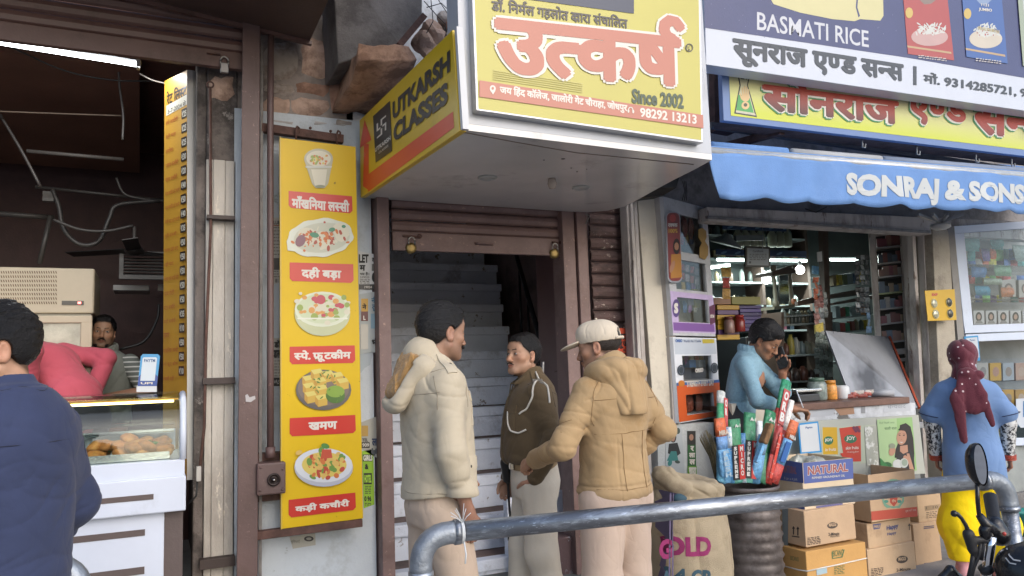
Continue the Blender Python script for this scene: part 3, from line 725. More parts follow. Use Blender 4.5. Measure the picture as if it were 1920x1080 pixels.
def padlock(parent,p,s=1.,name='padlock',body='brass'):
 brass=mat('worn_brass',lin('8f7a4c'),rough=.4,metal=.7,var=.2,vs=60,bump=.2)if body=='brass' else mat('dull_steel',(.25,.24,.24),rough=.4,metal=.8,var=.2)
 mb=MB()
 if body=='brass':mb.lathe(p+V((0,.012,-.03*s)),[(.008,-.026),(.029*s,-.024),(.033*s,-.016),(.033*s,0),(.026*s,.008),(.012,.009)],20,axis=(0,-1,0))
 else:mb.box(p+V((-.02*s,-.012,-.055*s)),p+V((.02*s,.012,-.002)))
 o=mb.build(name,brass,parent,bevel=0 if body=='brass' else.004)
 mb=MB();mb.tube([p+V((math.cos(t)*.019*s,0,.012*s+math.sin(t)*.021*s))for t in[i*math.pi/8 for i in range(9)]],.0045*s,7);mb.tube([p+V((-.019*s,0,.012*s)),p+V((-.019*s,0,-.01*s))],.0045*s,7);mb.tube([p+V((.019*s,0,.012*s)),p+V((.019*s,0,-.01*s))],.0045*s,7)
 mb.build('shackle',mat('steel_shackle',(.35,.34,.33),rough=.3,metal=1),o);return o
lk=thing('padlock','grey steel padlock hanging from the raised dark shutter at top left','padlock',pl_);padlock(lk,pl_,1.1,'lock_body','steel')
MB().box(at(395,96,Y=4.47)-V((.02,0,.006)),at(413,104,Y=4.48)).build('latch',rust,sh)
hd_=thing('shutter_hood','dark brown steel housing box over the snack shop shutter','shutter box',at(450,20,Y=4.2))
z0=at(582,76,Y=4.44).z;xr=at(582,76,Y=4.44).x
MB().hexa([V((-3,3.3,z0+.42)),V((xr,3.3,z0)),V((xr,4.485,z0)),V((-3,4.485,z0+.42)),V((-3,3.3,z0+.9)),V((xr,3.3,z0+.5)),V((xr,4.485,z0+.5)),V((-3,4.485,z0+.9))]).build('housing',mat('dark_hood_paint',lin('4a3934'),rough=.5,var=.15,vs=3,bump=.15,dirt=.2,dcol=lin('33241f')),hd_,bevel=.004)
MB().bar(V((-3,4.455,z0+.41)),V((xr+.01,4.455,z0-.012)),.03,.022).build('lip',sb,hd_)
tl=thing('tube_light','long lit white tube light hanging at the top left of the snack shop','tube light',at(130,92,Y=4.95))
ta,tb=at(-60,70,Y=4.9),at(257,121,Y=4.9);tb=V((tb.x,4.95,ta.z))if False else tb
MB().tube([ta,tb],.014,12).build('tube',emit_mat('tube_glow',(.93,.97,1.0),9),tl)
mb=MB();mb.bar(ta+V((0,.03,.02)),tb+V((.02,.03,.02)),.05,.02);mb.build('fitting',flat('d8dadb'),tl)
MB().box(tb+V((-.004,-.022,-.022)),tb+V((.016,.03,.03))).build('end_cap',flat('b8babb'),tl)
la=bpy.data.lights.new('tube_lamp','AREA');la.shape='RECTANGLE';la.size=1.2;la.size_y=.05;la.energy=8;la.color=(.95,.98,1)
lo=bpy.data.objects.new('tube_lamp',la);lo.location=(ta+tb)/2+V((0,0,-.04));C.objects.link(lo);lo.parent=tl;lo.matrix_parent_inverse=tl.matrix_basis.inverted()
cond=flat('6a6460',.5,'grey_conduit');bw=mat('black_wire',(.012,.012,.012))
def smooth_path(pts,k=6):
 P=[V(p)for p in pts];P=[P[0]*2-P[1]]+P+[P[-1]*2-P[-2]];out=[]
 for i in range(1,len(P)-2):
  a,b,c_,d=P[i-1:i+3]
  for j in range(k):t=j/k;out.append(.5*((2*b)+(c_-a)*t+(2*a-5*b+4*c_-d)*t*t+(3*b-a-3*c_+d)*t**3))
 return out+[P[-2]]
def tubething(name,label,cat,pts,r,m,n=7,group=None):
 if len(pts)>2:pts=smooth_path(pts)
 o=MB().tube(pts,r,n).build(name,m);return tag(o,label,cat,group)
tubething('conduit','pale conduit under the dark ceiling, ending beside the hanging cable','conduit',[at(50,283,Y=5.8),at(232,299,Y=5.8)],.013,cond)
tubething('conduit','dull conduit crossing below the paler one in the dark shop','conduit',[at(66,350,Y=6.4),at(310,376,Y=6.4)],.012,flat('45403d'))
tubething('conduit','white pipe over the beige fridge, at the left edge','conduit',[at(-20,399,Y=6.6),at(102,408,Y=6.6)],.02,flat('4f4b48'))
tubething('conduit','slanting pale pipe dropping behind the beige fridge','conduit',[at(95,405,Y=6.5),at(74,494,Y=6.5)],.018,flat('524e4a'))
tubething('cable','thin pale cable strung level across the upper left shop','cable',[at(-20,208,Y=5.6),at(110,213,Y=5.6),at(228,217,Y=5.6)],.005,flat('9a8470'))
tubething('cable','pale cable hanging straight down from the tube light end','cable',[at(222,118,Y=5.5),at(224,160,Y=5.5),at(231,215,Y=5.5),at(230,262,Y=5.5)],.007,flat('6a6561'))
tubething('cable','thick grey cable drooping in a deep loop over the dark shop','cable',[at(98,355,Y=6.3),at(110,385,Y=6.3),at(120,430,Y=6.3),at(150,458,Y=6.3),at(185,452,Y=6.3),at(205,410,Y=6.3),at(222,384,Y=6.3),at(300,376,Y=6.3)],.016,flat('423e3c'))
tubething('cable','grey cable sagging between the pipe and the grey vent frame','cable',[at(100,412,Y=6.2),at(150,430,Y=6.2),at(200,433,Y=6.2),at(250,423,Y=6.2)],.011,flat('504b48'))
tubething('cable','black wire sagging from the tube light toward the price list','cable',[at(20,88,Y=5.3),at(120,132,Y=5.3),at(210,150,Y=5.3),at(300,152,Y=5.3)],.005,bw)
tubething('cable','pair of thin wires slanting behind the top of the price list','cable',[at(262,138,Y=5.0),at(285,150,Y=5.0),at(312,157,Y=5.0)],.004,flat('9c938b'))
tubething('cable','short cable crossing the brown board behind the price list','cable',[at(218,333,Y=6.3),at(232,362,Y=6.3),at(262,372,Y=6.3),at(308,377,Y=6.3)],.009,flat('55504c'))
tubething('cable','dark flex looping down the maroon board behind the grey polo man','cable',[at(298,570,Y=6.4),at(294,600,Y=6.4),at(270,640,Y=6.4),at(225,655,Y=6.4)],.010,bw)
tubething('ceiling_rod','thin dark rod slanting from the ceiling to the switch box','rod',[at(0,215,Y=5.7),at(40,282,Y=5.7),at(76,350,Y=5.7)],.010,flat('4a423e'))
tag(MB().box(at(80,358,Y=6.3),at(102,380,Y=6.35)).build('switch_box',flat('55504c')),'small grey switch box on the dark ceiling of the snack shop','switch box')
for px,lab in((248,'black fan blade hanging beside the grey vent frame'),):
 f=thing('ceiling_fan','dark ceiling fan on a short rod beside the grey vent frame','fan',at(250,460,Y=6.5));c_=at(252,470,Y=6.5)
 MB().tube([at(252,425,Y=6.5),c_],.012,6).build('rod',flat('77716c'),f);MB().ball(c_,(.07,.07,.04)).build('motor',flat('3a3432'),f)
 for k in range(3):a=k*2.09+.5;MB().obox(c_+V((math.cos(a)*.3,math.sin(a)*.3,0)),V((math.cos(a)*.24,math.sin(a)*.24,0)),V((-math.sin(a)*.05,math.cos(a)*.05,.01)),(0,0,.003)).build('blade',flat('2c2725'),f)
vf=thing('vent_frame','grey framed louvred vent in the dark back of the snack shop','vent',at(265,498,Y=6.6))
a,b=at(224,470,Y=6.6),at(308,524,Y=6.6)
for q in(((a.x,6.6,a.z-.03),(b.x+.3,6.64,a.z)),((a.x,6.6,b.z),(b.x+.3,6.64,b.z+.03)),((a.x,6.598,b.z),(a.x+.03,6.638,a.z))):MB().box(*q).build('frame',flat('6f6c6a'),vf)
for k in range(6):z=b.z+.04+k*(a.z-b.z-.07)/6;MB().obox(((a.x+b.x)/2+.15,6.63,z),((b.x-a.x)/2+.13,0,0),(0,.012,.006),(0,0,.003)).build('louvre',flat('2d2b2b'),vf)
a,b=at(212,534,Y=6.9),at(280,545,Y=6.9);tag(MB().box((a.x,6.9,b.z),(b.x,7.2,a.z)).build('white_shelf',flat('c9c6c2'),bevel=.004),'small white shelf ledge on the maroon board below the vent','shelf')
a,b=at(296,533,Y=6.9),at(309,545,Y=6.9);tag(MB().box((a.x,6.9,b.z),(b.x,6.95,a.z)).build('switch_plate',flat('b5b0ab')),'small switch plate beside the white shelf ledge','switch')
fr=thing('display_fridge','tall beige fridge with a slotted grille behind the snack counter','fridge',(-.7,6.3,.33))
cr=mat('beige_enamel',lin('b8ab94'),rough=.4,var=.06,bump=.05);Yf=6.0
a,b=at(-90,498,Y=Yf),at(176,588,Y=Yf);MB().box((a.x,Yf,b.z),(b.x,Yf+.6,a.z)).build('top_unit',cr,fr,bevel=.012)
gr=mat('grille_slot_dark',lin('6c5a45'),rough=.7)
for r_ in range(8):
 y0=508+r_*8.2
 for c_ in range(24):
  px=1+c_*4.45
  mb=MB();p=at(px,y0,Y=Yf-.002);mb.poly([at(px,y0,Y=Yf-.002),at(px+2.2,y0+.3,Y=Yf-.002),at(px+3.6,y0+5,Y=Yf-.002),at(px+1.4,y0+4.7,Y=Yf-.002)]);
  if r_==0 and c_==0:big=MB()
  big._add(mb.v,mb.f)
big.build('grille_slots',gr,fr,kind='stuff')
a,b=at(116,564,Y=Yf),at(157,572,Y=Yf);MB().box((a.x,Yf-.006,b.z),(b.x,Yf+.01,a.z)).build('display',flat('2a2523',.2),fr)
a,b=at(146,566,Y=Yf),at(152,570,Y=Yf);MB().box((a.x,Yf-.009,b.z),(b.x,Yf,a.z)).build('red_led',emit_mat('red_led',(1,.05,.03),3),fr)
a,b=at(-90,592,Y=Yf),at(170,600,Y=Yf);MB().box((a.x,Yf+.01,.33),(b.x,Yf+.55,at(10,589,Y=Yf).z)).build('cabinet',flat('9d9684'),fr)
a,b=at(80,592,Y=Yf-.02),at(171,700,Y=Yf-.02)
for q in(((-1.0,b.z-.5),(b.x,b.z-.45)),((-1.0,a.z-.05),(b.x,a.z))):MB().box((q[0][0],Yf-.03,q[0][1]),(q[1][0],Yf+.01,q[1][1])).build('door_frame',cr,fr,bevel=.006)
MB().box((b.x-.07,Yf-.029,b.z-.5),(b.x,Yf+.009,a.z-.002)).build('door_frame',cr,fr,bevel=.006)
MB().box((-1.0,Yf-.012,b.z-.46),(b.x-.06,Yf-.002,a.z-.04)).build('door_glass',mat('frosted_door_glass',lin('aaa99a'),rough=.15,var=.35,vs=6),fr)
# ---- rate list board
rl=thing('price_list_board','tall narrow yellow price list board with red dish names and rupee prices','price list',at(330,730,Y=4.75))
pA=at(355,700,Y=4.66);pB=at(308,700,Y=4.95)
n_=V((pB.y-pA.y,-(pB.x-pA.x),0)).normalized();n_=-n_ if n_.dot(CP-pA)<0 else n_
yl=flat('d09a20',.5,'yellow_vinyl',var=.06)
fc=Face(pA,n_,rl)
def fz(px,py):return fc.at(px,py)
q=[fz(308.5,152),fz(352,131),fz(352,900),fz(305,900)]
MB().slab(q,-n_*.03).build('panel',yl,rl)
q2=[at(352,131,pl=(pA,n_)),at(358,131,pl=(pA,n_)),at(351,900,pl=(pA,n_)),at(347,900,pl=(pA,n_))]
MB().slab([q[1]+n_*.004,q[1]+n_*.004+V((.03,.0,0)),q[2]+n_*.004+V((.03,0,0)),q[2]+n_*.004],-n_*.04).build('side_edge',flat('c9c7c2',.5,'aluminium_edge'),rl)
tk=flat('2a1c10',.4);rdp=flat('b0451f',.4);wh=flat('e8e2d0',.4)
fc.text('रेट लिस्ट',313,172,350,198,tk,.03,dy=-.50)
fc.poly([(312,199),(351,177),(351,196),(312,218)],wh)
fc.text('3-7-2024 से',315,204,349,214,tk,.02,dy=-.50)
names=['स्पे कचौरी','दही बड़ा','समोसा','प्याज कचौरी','मोगर कचौरी','मावा कचौरी दही चटनी','प्याज कचौरी दही चटनी','मिर्ची बड़ा दही चटनी','पूरी सब्जी','पालक दही चाट','दही चाट','स्पेशल पाव भाजी रोटी','पाव रोटी','मटर कचौरी','कड़ी कचौरी','खमण','मांखनिया लस्सी','स्पे फ्रूट क्रीम','लस्सी दही','छाछ']
prices=['25','25','25','30','20','40','50','40','35','50','50','50','50','50','35','10','50','50','10','10']
for i,(nm,pr)in enumerate(zip(names,prices)):
 y=207+i*26.7*(1-.0*i);sl_=-.50+.025*i
 if i>=19:break
 fc.poly([(341,y-1),(351,y-1+sl_*10),(351,y+17+sl_*10),(341,y+17)],tk,'price_box')
 fc.text('\u20b9'+pr,342,y+2,350.3,y+14,wh,.03,dy=sl_)
 ln=min(27,6+len(nm)*1.6);fc.text(nm,312,y+17-sl_*4,312+ln,y+27-sl_*4,rdp,.01,dy=sl_*.9)
 # ---- snack counter
ct=thing('snack_counter','white snack counter with a curved glass display of fried kachoris','display counter',(-.5,4.4,0))
wht=mat('white_laminate',lin('c6cddb'),rough=.35,var=.05,vs=3,bump=.03,dirt=.08,dcol=lin('9ea3aa'));stp=mat('dark_grey_brown_strip',lin('564a48'),rough=.5,var=.06)
Yc=4.12
X1=at(349,900,Y=Yc).x
def crect(x0,y0,x1,y1,Y,d,m,name,bev=.004):
 a,b=at(x0,y0,Y=Y),at(x1,y1,Y=Y);return MB().box((a.x,Y,b.z),(b.x,Y+d,a.z)).build(name,m,ct,bevel=bev)
z1=at(349,892,Y=Yc).z;z2=at(349,957,Y=Yc).z
MB().box((-2.2,Yc,z2),(X1,Yc+.75,z1)).build('apron',wht,ct,bevel=.006)
MB().box((-2.2,Yc+.05,.33),(at(308,1000,Y=Yc).x,Yc+.7,z2)).build('body',wht,ct,bevel=.004)
MB().box((at(308,1000,Y=Yc).x,Yc+.07,.2),(X1-.01,Yc+.7,z2)).build('corner_post',stp,ct)
MB().box((-2.2,Yc+.1,0),(X1-.02,Yc+.6,.335)).build('plinth',stp,ct)
for x0_,y0_,x1_,y1_,yy in((120,926,288,936,Yc),(120,992,272,1004,Yc+.05),(120,1062,271,1076,Yc+.05)):
 a,b=at(x1_,y0_,Y=yy),at(x1_,y1_,Y=yy);MB().box((-1.9,yy-.003,b.z),(a.x,yy+.01,a.z)).build('dark_strip',stp,ct)
zt=at(335,738,Y=4.3).z;zb_=z1;zbr=at(340,862,Y=Yc).z;xg=at(338,860,Y=Yc+.04).x
MB().box((-2.2,Yc+.02,z1-.002),(xg+.02,Yc+.7,zbr)).build('base_rail',wht,ct,bevel=.003)
prof=[(Yc+.03,zbr),(Yc+.035,zbr+(zt-zbr)*.45),(Yc+.06,zbr+(zt-zbr)*.72),(Yc+.11,zbr+(zt-zbr)*.9),(Yc+.19,zt),(Yc+.62,zt+.005)]
gl=glass_mat('display_glass',(.93,.97,.96),.03)
mb=MB();mb.smooth=True;n=len(prof);mb._add([V((-2.2,a,b))for a,b in prof]+[V((xg,a,b))for a,b in prof]+[V((-2.2,a+.005,b+-.005))for a,b in prof]+[V((xg,a+.005,b-.005))for a,b in prof],[(i,i+1,i+1+n,i+n)for i in range(n-1)]+[(i+3*n,i+1+3*n,i+1+2*n,i+2*n)for i in range(n-1)]);mb.build('curved_glass',gl,ct)
mb=MB();mb.slab([V((xg-.002,a,b))for a,b in prof]+[V((xg-.002,Yc+.62,zbr))],(.005,0,0));mb.build('end_glass',gl,ct)
mb=MB();mb.tube([V((xg+.012,a,b))for a,b in prof[:-1]],.016,8);mb.build('end_frame',wht,ct)
MB().box((-2.2,Yc+.62,z1),(xg,Yc+.64,zt+.008)).build('back_glass',gl,ct)
MB().box((-2.2,Yc+.60,zbr),(xg-.01,Yc+.62,zbr+.12)).build('back_panel',flat('b9bfc4',.15,'steel_panel',metal=.7),ct)
MB().tube([V((-2.2,Yc+.16,zt-.035)),V((xg-.03,Yc+.16,zt-.035))],.006,8).build('led_strip',emit_mat('warm_led',(1,.72,.25),6),ct)
MB().box((-2.2,Yc+.12,zt-.028),(xg-.01,Yc+.2,zt-.02)).build('led_channel',mat('golden_channel',lin('a8853e'),rough=.35,metal=.6),ct)
for yy,zz in((.30,.26),(.42,.18)):MB().box((-2.2,Yc+yy,zbr+zz*.6),(xg-.02,Yc+yy+.26,zbr+zz*.6+.006)).build('glass_shelf',gl,ct)
mb=MB();xa,xb=-1.6,at(318,850,Y=Yc+.08).x;zt_=zbr+.004
tr=thing('steel_tray','low steel tray of kachoris inside the glass snack counter','tray',((xa+xb)/2,Yc+.3,zt_))
MB().box((xa,Yc+.08,zt_),(xb,Yc+.58,zt_+.012)).build('base',mat('bright_steel',(.6,.62,.62),rough=.25,metal=1),tr)
MB().box((xa,Yc+.08,zt_+.012),(xb,Yc+.086,zt_+.035)).build('front_lip',mat('bright_steel',(.6,.62,.62)),tr)
km=mat('fried_pastry',lin('9c6630'),rough=.6,var=.35,vs=25,bump=.6,bs=60,dirt=.3,dcol=lin('c2934a'),ds=12)
rnd=random.Random(3)
for i in range(26):
 px=172+rnd.random()*138;dpt=.13+rnd.random()*.32
 p=at(px,850,Y=Yc+dpt);z=zt_+.03+(.035 if i%3==0 else 0)+(.03 if px>240 and i%2 else 0)
 mb=MB();mb.ball((0,0,0),(.05,.045,.026),12,8);mb.v=[(x*(1+.1*noise.noise(V((x*20,y*20,i)))),y,zz+.006*noise.noise(V((x*30,y*30,i))))for x,y,zz in mb.v]
 o=mb.build('kachori',km);o.location=(p.x,Yc+dpt,z);o.rotation_euler=(rnd.uniform(-.5,.5),rnd.uniform(-.5,.5),rnd.random()*6);tag(o,'golden fried kachori in the steel tray of the snack counter','snack','kachoris in the tray')
for i in range(7):
 p=at(205+i*14,836,Y=Yc+.34);mb=MB();mb.ball((p.x,Yc+.34,zt_+.05+.01*(i%2)),(.03,.02,.02),6,5);o=mb.build('coriander',mat('coriander_green',lin('4c6b2a'),rough=.8,bump=1));tag(o,'sprig of green coriander between the kachoris','herb','coriander sprigs')
pt=thing('payment_stand','blue and white payment code stand on top of the snack counter glass','payment stand',at(279,735,Y=4.45))
fcp=Face(at(279,735,Y=4.42),(0,-1,0),pt)
def rrect(x0,y0,x1,y1,sk,r=4):
 return[(x0+r+sk,y0),(x1-r+sk,y0),(x1+sk,y0+r),(x1,y1),(x0,y1),(x0+sk,y0+r)]
MB().slab([fcp.at(*q)for q in rrect(258,664,294,724,6)],(0,.012,0)).build('card_holder',flat('3f9fd8',.3),pt)
fcp.poly(rrect(258,702,294,724,2),flat('2a4f9e',.3));fcp.poly(rrect(263,670,290,714,4.5,2),flat('d6e2ec',.3))
fcp.text('PAYTM',270,673,291,679,flat('25568f',.3),.04);fcp.text('UPI',264,716.5,286,720.5,wh,.03)
MB().slab([fcp.at(256,724),fcp.at(294,724),fcp.at(294,735),fcp.at(256,735)],(0,.03,0)).build('clear_base',mat('frosted_acrylic',(.5,.52,.54),rough=.2),pt)
# ------ stairs behind the middle shutter
paint=mat('chipped_white_blue_paint',lin('dde3ef'),rough=.75,var=.07,vs=3,bump=.5,bs=30,dirt=.22,dcol=lin('7f7a7c'),ds=4,wear=.16,wcol=lin('8b8480'),ws=7)
tread=mat('brown_worn_tread',lin('6f5d57'),rough=.8,var=.2,vs=6,bump=.4,dirt=.3,dcol=lin('463b38'))
sts=thing('staircase','steep white painted stairs rising behind the raised brown shutter','stairs',(1.9,4.8,.12))
RI,TR_,SY,SZ=.235,.262,4.80,.22
rights={10:937,9:943,8:945,7:955,6:963,5:968}
for k in range(-1,14):
 y=SY+k*TR_;z=SZ+k*RI
 xr=at(rights[k],600,Y=y).x if k in rights else(2.95 if k<5 else 3.28)
 if k<5:xr=2.56+.02*max(0,k)if k<2 else min(2.95,2.62+.1*k)
 rnd=random.Random(k);j=rnd.uniform(-.004,.004)
 MB().box((1.16,y+.022,z-RI),(xr-.01,y+.09,z-.078)).build('riser',paint,sts,bevel=.004)
 MB().box((1.16,y+j,z-.078),(xr,y+.10,z)).build('step_edge',paint,sts,bevel=.009)
 MB().box((1.16,y+.10,z-.09),(xr-.012,y+TR_+.03,z-.003)).build('tread',tread,sts)
for i,(x,y,w_)in enumerate(((690,0,0),)):pass
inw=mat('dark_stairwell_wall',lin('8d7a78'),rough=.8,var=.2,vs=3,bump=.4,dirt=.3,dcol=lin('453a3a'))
st(MB().box((1.06,F+.02,0),(1.16,8.5,4.6)),'wall',mat('whitewashed_stairwell',lin('c9c8c8'),rough=.9,var=.1,dirt=.3))  # unseen side wall, made white to bounce more light onto the stairs
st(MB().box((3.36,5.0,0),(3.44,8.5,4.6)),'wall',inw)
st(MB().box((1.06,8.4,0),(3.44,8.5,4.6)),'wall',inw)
st(MB().box((1.0,4.9,3.6),(3.44,8.5,3.7)),'ceiling',mat('whitewashed_stairwell',lin('c9c8c8')))  # unseen ceiling, white for the same added bounce
st(MB().box((2.60,4.99,0),(3.40,5.04,3.3)),'wall',inw)if False else None
lfb=at(1016,700,X=2.60).y
dp=thing('door_leaf','smooth maroon brown board wall at the right side of the stair entrance','door leaf',(2.60,4.8,0))
MB().box((2.585,F+.03,.1),(2.625,lfb,2.75)).build('board',mat('maroon_brown_gloss',lin('5e4443'),rough=.35,var=.10,vs=2,bump=.08,bs=12),dp,bevel=.003)
MB().tube([at(1040,697,X=2.58),at(1052,694,X=2.565),at(1053,700,X=2.565)],.004,6).build('hook',rust,dp)
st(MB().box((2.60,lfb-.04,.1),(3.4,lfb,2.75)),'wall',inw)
MB_=MB();
hr=thing('handrail','black steel handrail slanting beside the upper stairs','handrail',at(1000,560,Y=6.0))
a,b=at(968,478,Y=6.9),at(1012,634,Y=5.25);MB().tube([a,b],.022,10).build('rail',mat('black_gloss_paint',(.012,.012,.014),rough=.25),hr)
for t in(.15,.55,.95):c_=a.lerp(b,t);MB().tube([c_,c_+V((0,0,-.9))],.012,6).build('baluster',mat('black_gloss_paint',(.012,.012,.014)),hr)
blk=thing('plinth_block','low chipped brown and white masonry block at the foot of the stairs','block',(2.62,4.4,.12))
a,b=at(985,1015,Y=4.55),at(1072,1100,Y=4.55);MB().box((a.x,4.55,.1),(2.74,4.78,at(1000,1015,Y=4.55).z)).build('block',mat('chipped_block',lin('5b484a'),rough=.8,bump=.5,wear=.3,wcol=lin('9aa0aa'),ws=6),blk,bevel=.01)
MB().box((at(962,960,Y=4.7).x,4.79,.1),(2.59,4.86,at(970,935,Y=4.7).z)).build('white_post',paint,blk,bevel=.006)
# ------ middle shutter
ms=thing('roller_shutter','faded brown roller shutter raised halfway over the white stairs, with two brass padlocks','roller shutter',(1.95,F,2.2))
def fr(px0,px1,ya,yb,Y,d,m,name,parent,dx=0):
 a,b=at(px0,700,Y=Y),at(px1,700,Y=Y);MB().box((a.x,Y,ya),(b.x,Y+d,yb)).build(name,m,parent,bevel=.004)
zt=2.62
for(x0,x1)in((712,735),(1066,1089)):fr(x0,x1,.1,zt,4.50,.16,brown2,'side_channel',ms)
fr(1089.5,1093,.1,zt,4.52,.12,brown,'channel_lip',ms)
x0,x1=at(736,470,Y=4.56).x,at(1065,480,Y=4.56).x
zr=at(735,469,Y=4.56).z
MB().box((x0,4.555,zr),(x1,4.585,zr+.118)).build('bottom_rail',brown2,ms,bevel=.004)
MB().box((x0,4.548,zr),(x1,4.556,zr+.012)).build('rail_foot',brown2,ms,bevel=.002)
z=zr+.120
for i in range(6):
 mb=MB();slat(mb,x0,x1,z+.002,z+.072,4.575,.022);mb.build('slat',brown2,ms);z+=.074
hdl=at(908,457,Y=4.55);mb=MB();mb.tube([hdl+V((-.06,.004,.0)),hdl+V((-.05,-.02,0)),hdl+V((.05,-.02,0)),hdl+V((.06,.004,0))],.009,8);mb.build('handle',brown2,ms)
for i,(x,y,lx)in enumerate(((772,455,'brass padlock hanging at the left of the raised middle shutter'),(1041,466,'brass padlock hanging at the right of the raised middle shutter'))):
 p=at(x,y,Y=4.53);k=thing('padlock',lx,'padlock',p);padlock(k,p,1.05,'lock_body')
 sgn=1 if i==0 else-1
 MB().bar(p+V((-.05*(1 if i==0 else.2),.02,.045)),p+V((.05*(1 if i==0 else.6),.02,.04)),.022,.012).build('hasp',rust,ms);MB().ball(p+V((.055*sgn*(1 if i==0 else-1),.01,.045)),.015).build('hasp_knob',rust,ms)
for x in(760,815,870,935,990,1050):MB().ball(at(x,469-0+(x-735)*.05-2,Y=4.553),.005,6,5).build('rivet',rust,ms)
MB().lathe(at(1092,600,Y=4.51),[(.02,0),(.02,.01),(.006,.014)],12,axis=(0,-1,0)).build('channel_bolt',rust,ms)
pc=thing('brown_column','faded brown painted column between the two shutters','column',(2.7,F,0));fr(1094,1113,.1,zt,4.48,.2,brown2,'column',pc)
MB().tube([at(1098,420,Y=4.47),at(1106,405,Y=4.47),at(1086,397,Y=4.50),at(1070,395,Y=4.5)],.005,6).build('grey_wire',flat('8e8984'),pc)
ns=thing('roller_shutter','narrow closed dark brown shutter with flaking white paint, right of the stairs','roller shutter',(2.9,F,1.2))
old=mat('flaking_dark_shutter',lin('5a4643'),rough=.7,var=.25,vs=7,bump=.5,bs=40,dirt=.5,dcol=lin('2f2524'),ds=5,wear=.17,wcol=lin('b5a79c'),ws=13,stretch=(1,1,2.2))
xa,xb=at(1113.5,600,Y=4.56).x,at(1200,600,Y=4.56).x;z=.12
while z<2.62:mb=MB();slat(mb,xa,xb,z+.003,z+.083,4.57,.02);mb.build('slat',old,ns);z+=.086
ob=thing('handbill','orange handbill with black lettering beside the capped officer','handbill',at(1175,645,Y=4.54));f=Face(at(1175,645,Y=4.505),(0,-1,0),ob)
MB().slab([f.at(1128,614),f.at(1189,616),f.at(1192,672),f.at(1128,672)],(0,.002,0)).build('sheet',flat('e8532a',.6),ob)
blkp=flat('1b1614',.6);f.text('संस्कार',1130,622,1186,638,blkp,.05);f.text('पूज्य',1158,640,1184,654,blkp,.05);f.text('सतगुरु गर्ल्स',1140,659,1188,670,blkp,.03)
f.text('&',1168,654,1173,659,blkp)
# ------ menu board
mn=thing('menu_board','tall yellow snack menu board with five dishes and red name bands','menu board',at(600,980,Y=4.42))
Ym=4.44;q=[at(525,258,Y=Ym),at(667,275,Y=Ym),at(681,972,Y=Ym),at(527,992,Y=Ym)]
MB().slab(q,(0,.035,0)).build('panel',mat('menu_yellow_vinyl',lin('d0ac12'),rough=.4,var=.05,vs=2,bump=.04,dirt=.22,dcol=lin('a88a1c'),ds=1.5,dpow=.4,wear=.03,wcol=lin('6a5a28'),ws=20,spec=.3),mn,bevel=.002)
m=Face(V((0,Ym,0)),(0,-1,0),mn)
MB().slab([at(524.0,257,Y=Ym),at(526.5,257.5,Y=Ym),at(529,992,Y=Ym),at(526.5,992.5,Y=Ym)],(0,-.006,0)).build('edge_trim',flat('d9b83a',.4),mn)
red=mat('menu_red_vinyl',lin('bb2c20'),rough=.35,var=.04,bump=0);white=flat('f2ece0',.4,'white_vinyl')
def band(x0,y0,x1,y1,dy,t,tx0,tx1,ty0,ty1):
 r_=5;m.poly([(x0,y0),(x1,y0+dy*(x1-x0)),(x1+1,y1+dy*(x1-x0)-r_),(x1-r_+1,y1+dy*(x1-x0)),(x0+r_,y1),(x0,y1-r_)],red,'name_band')
 m.text(t,tx0,ty0,tx1,ty1,white,.045,dy=dy)
band(541,358,660,390,.085,'माँखनिया लस्सी',547,655,366,390)
band(543,492,662,527,.03,'दही बड़ा',565,640,500,524)
band(543,650,665,683,-.02,'स्पे. फ्रूटक्रीम',551,658,657,680)
band(543,784,666,818,-.05,'खमण',578,632,792,807)
band(541,937,666,970,-.11,'कड़ी कचौरी',553,655,946,963)
gls=flat('bdb89a',.3,'printed_glass');crm=flat('e6e0c6',.4);lgrn=flat('9bb04a',.4);grn=flat('4f8f3a',.4);org=flat('dc7a35',.4);pnk=flat('c93f55',.4);brn=flat('8a4f2c',.4);yel2=flat('e8cf63',.4);gwh=flat('d6d8cb',.4);gdk=flat('8f9678',.4)
rnd=random.Random(11)
m.ell(597,298,27,19,gls);m.poly([(570,300),(624,300),(615,345),(608,353),(592,353),(585,345)],gls);m.poly([(583,318),(613,318),(609,348),(590,348)],crm)
m.ell(597,298,23,15,crm);m.many([('e',597+rnd.uniform(-15,15),300+rnd.uniform(-8,8),rnd.uniform(1.5,4),rnd.uniform(1.2,2.6),rnd.random()*3,rnd.choice((0,1,1,2)))for i in range(34)],[org,lgrn,yel2])
m.many([('p',[(572,312),(622,312),(621,315),(573,315)],0),('e',600,350,9,3,0,1)],[gwh,gdk])
m.poly([(539,470)]+[(600+62*math.cos(t)*(1+.03*math.sin(9*t)),446-(600-600)+36*math.sin(t)*(1+.04*math.cos(9*t))+.12*62*-math.cos(t)*.6)for t in[math.pi*.93+i*2*math.pi/40 for i in range(38)]],flat('dfe3d2',.3))
m.ell(603,446,53,28,flat('cfd0ba',.4),rot=-.1);m.many([('e',575+32*(i%3),440+8*math.sin(i*2.1)+4*(i//3),17,13,.3*i)for i in range(6)],crm)
m.many([('e',603+rnd.gauss(0,25),445+rnd.gauss(0,10),rnd.uniform(2,6),rnd.uniform(1,3),rnd.random()*3,rnd.choice((0,0,1,1,2)))for i in range(80)],[org,flat('b5482f',.4),crm]);m.many([('e',589,441,9,5,.2),('e',622,431,6,4,-.2),('e',644,425,4,3)],flat('3f8f6a',.4));m.many([('e',563,452,9,12,.5)],flat('8a5a6a',.4))
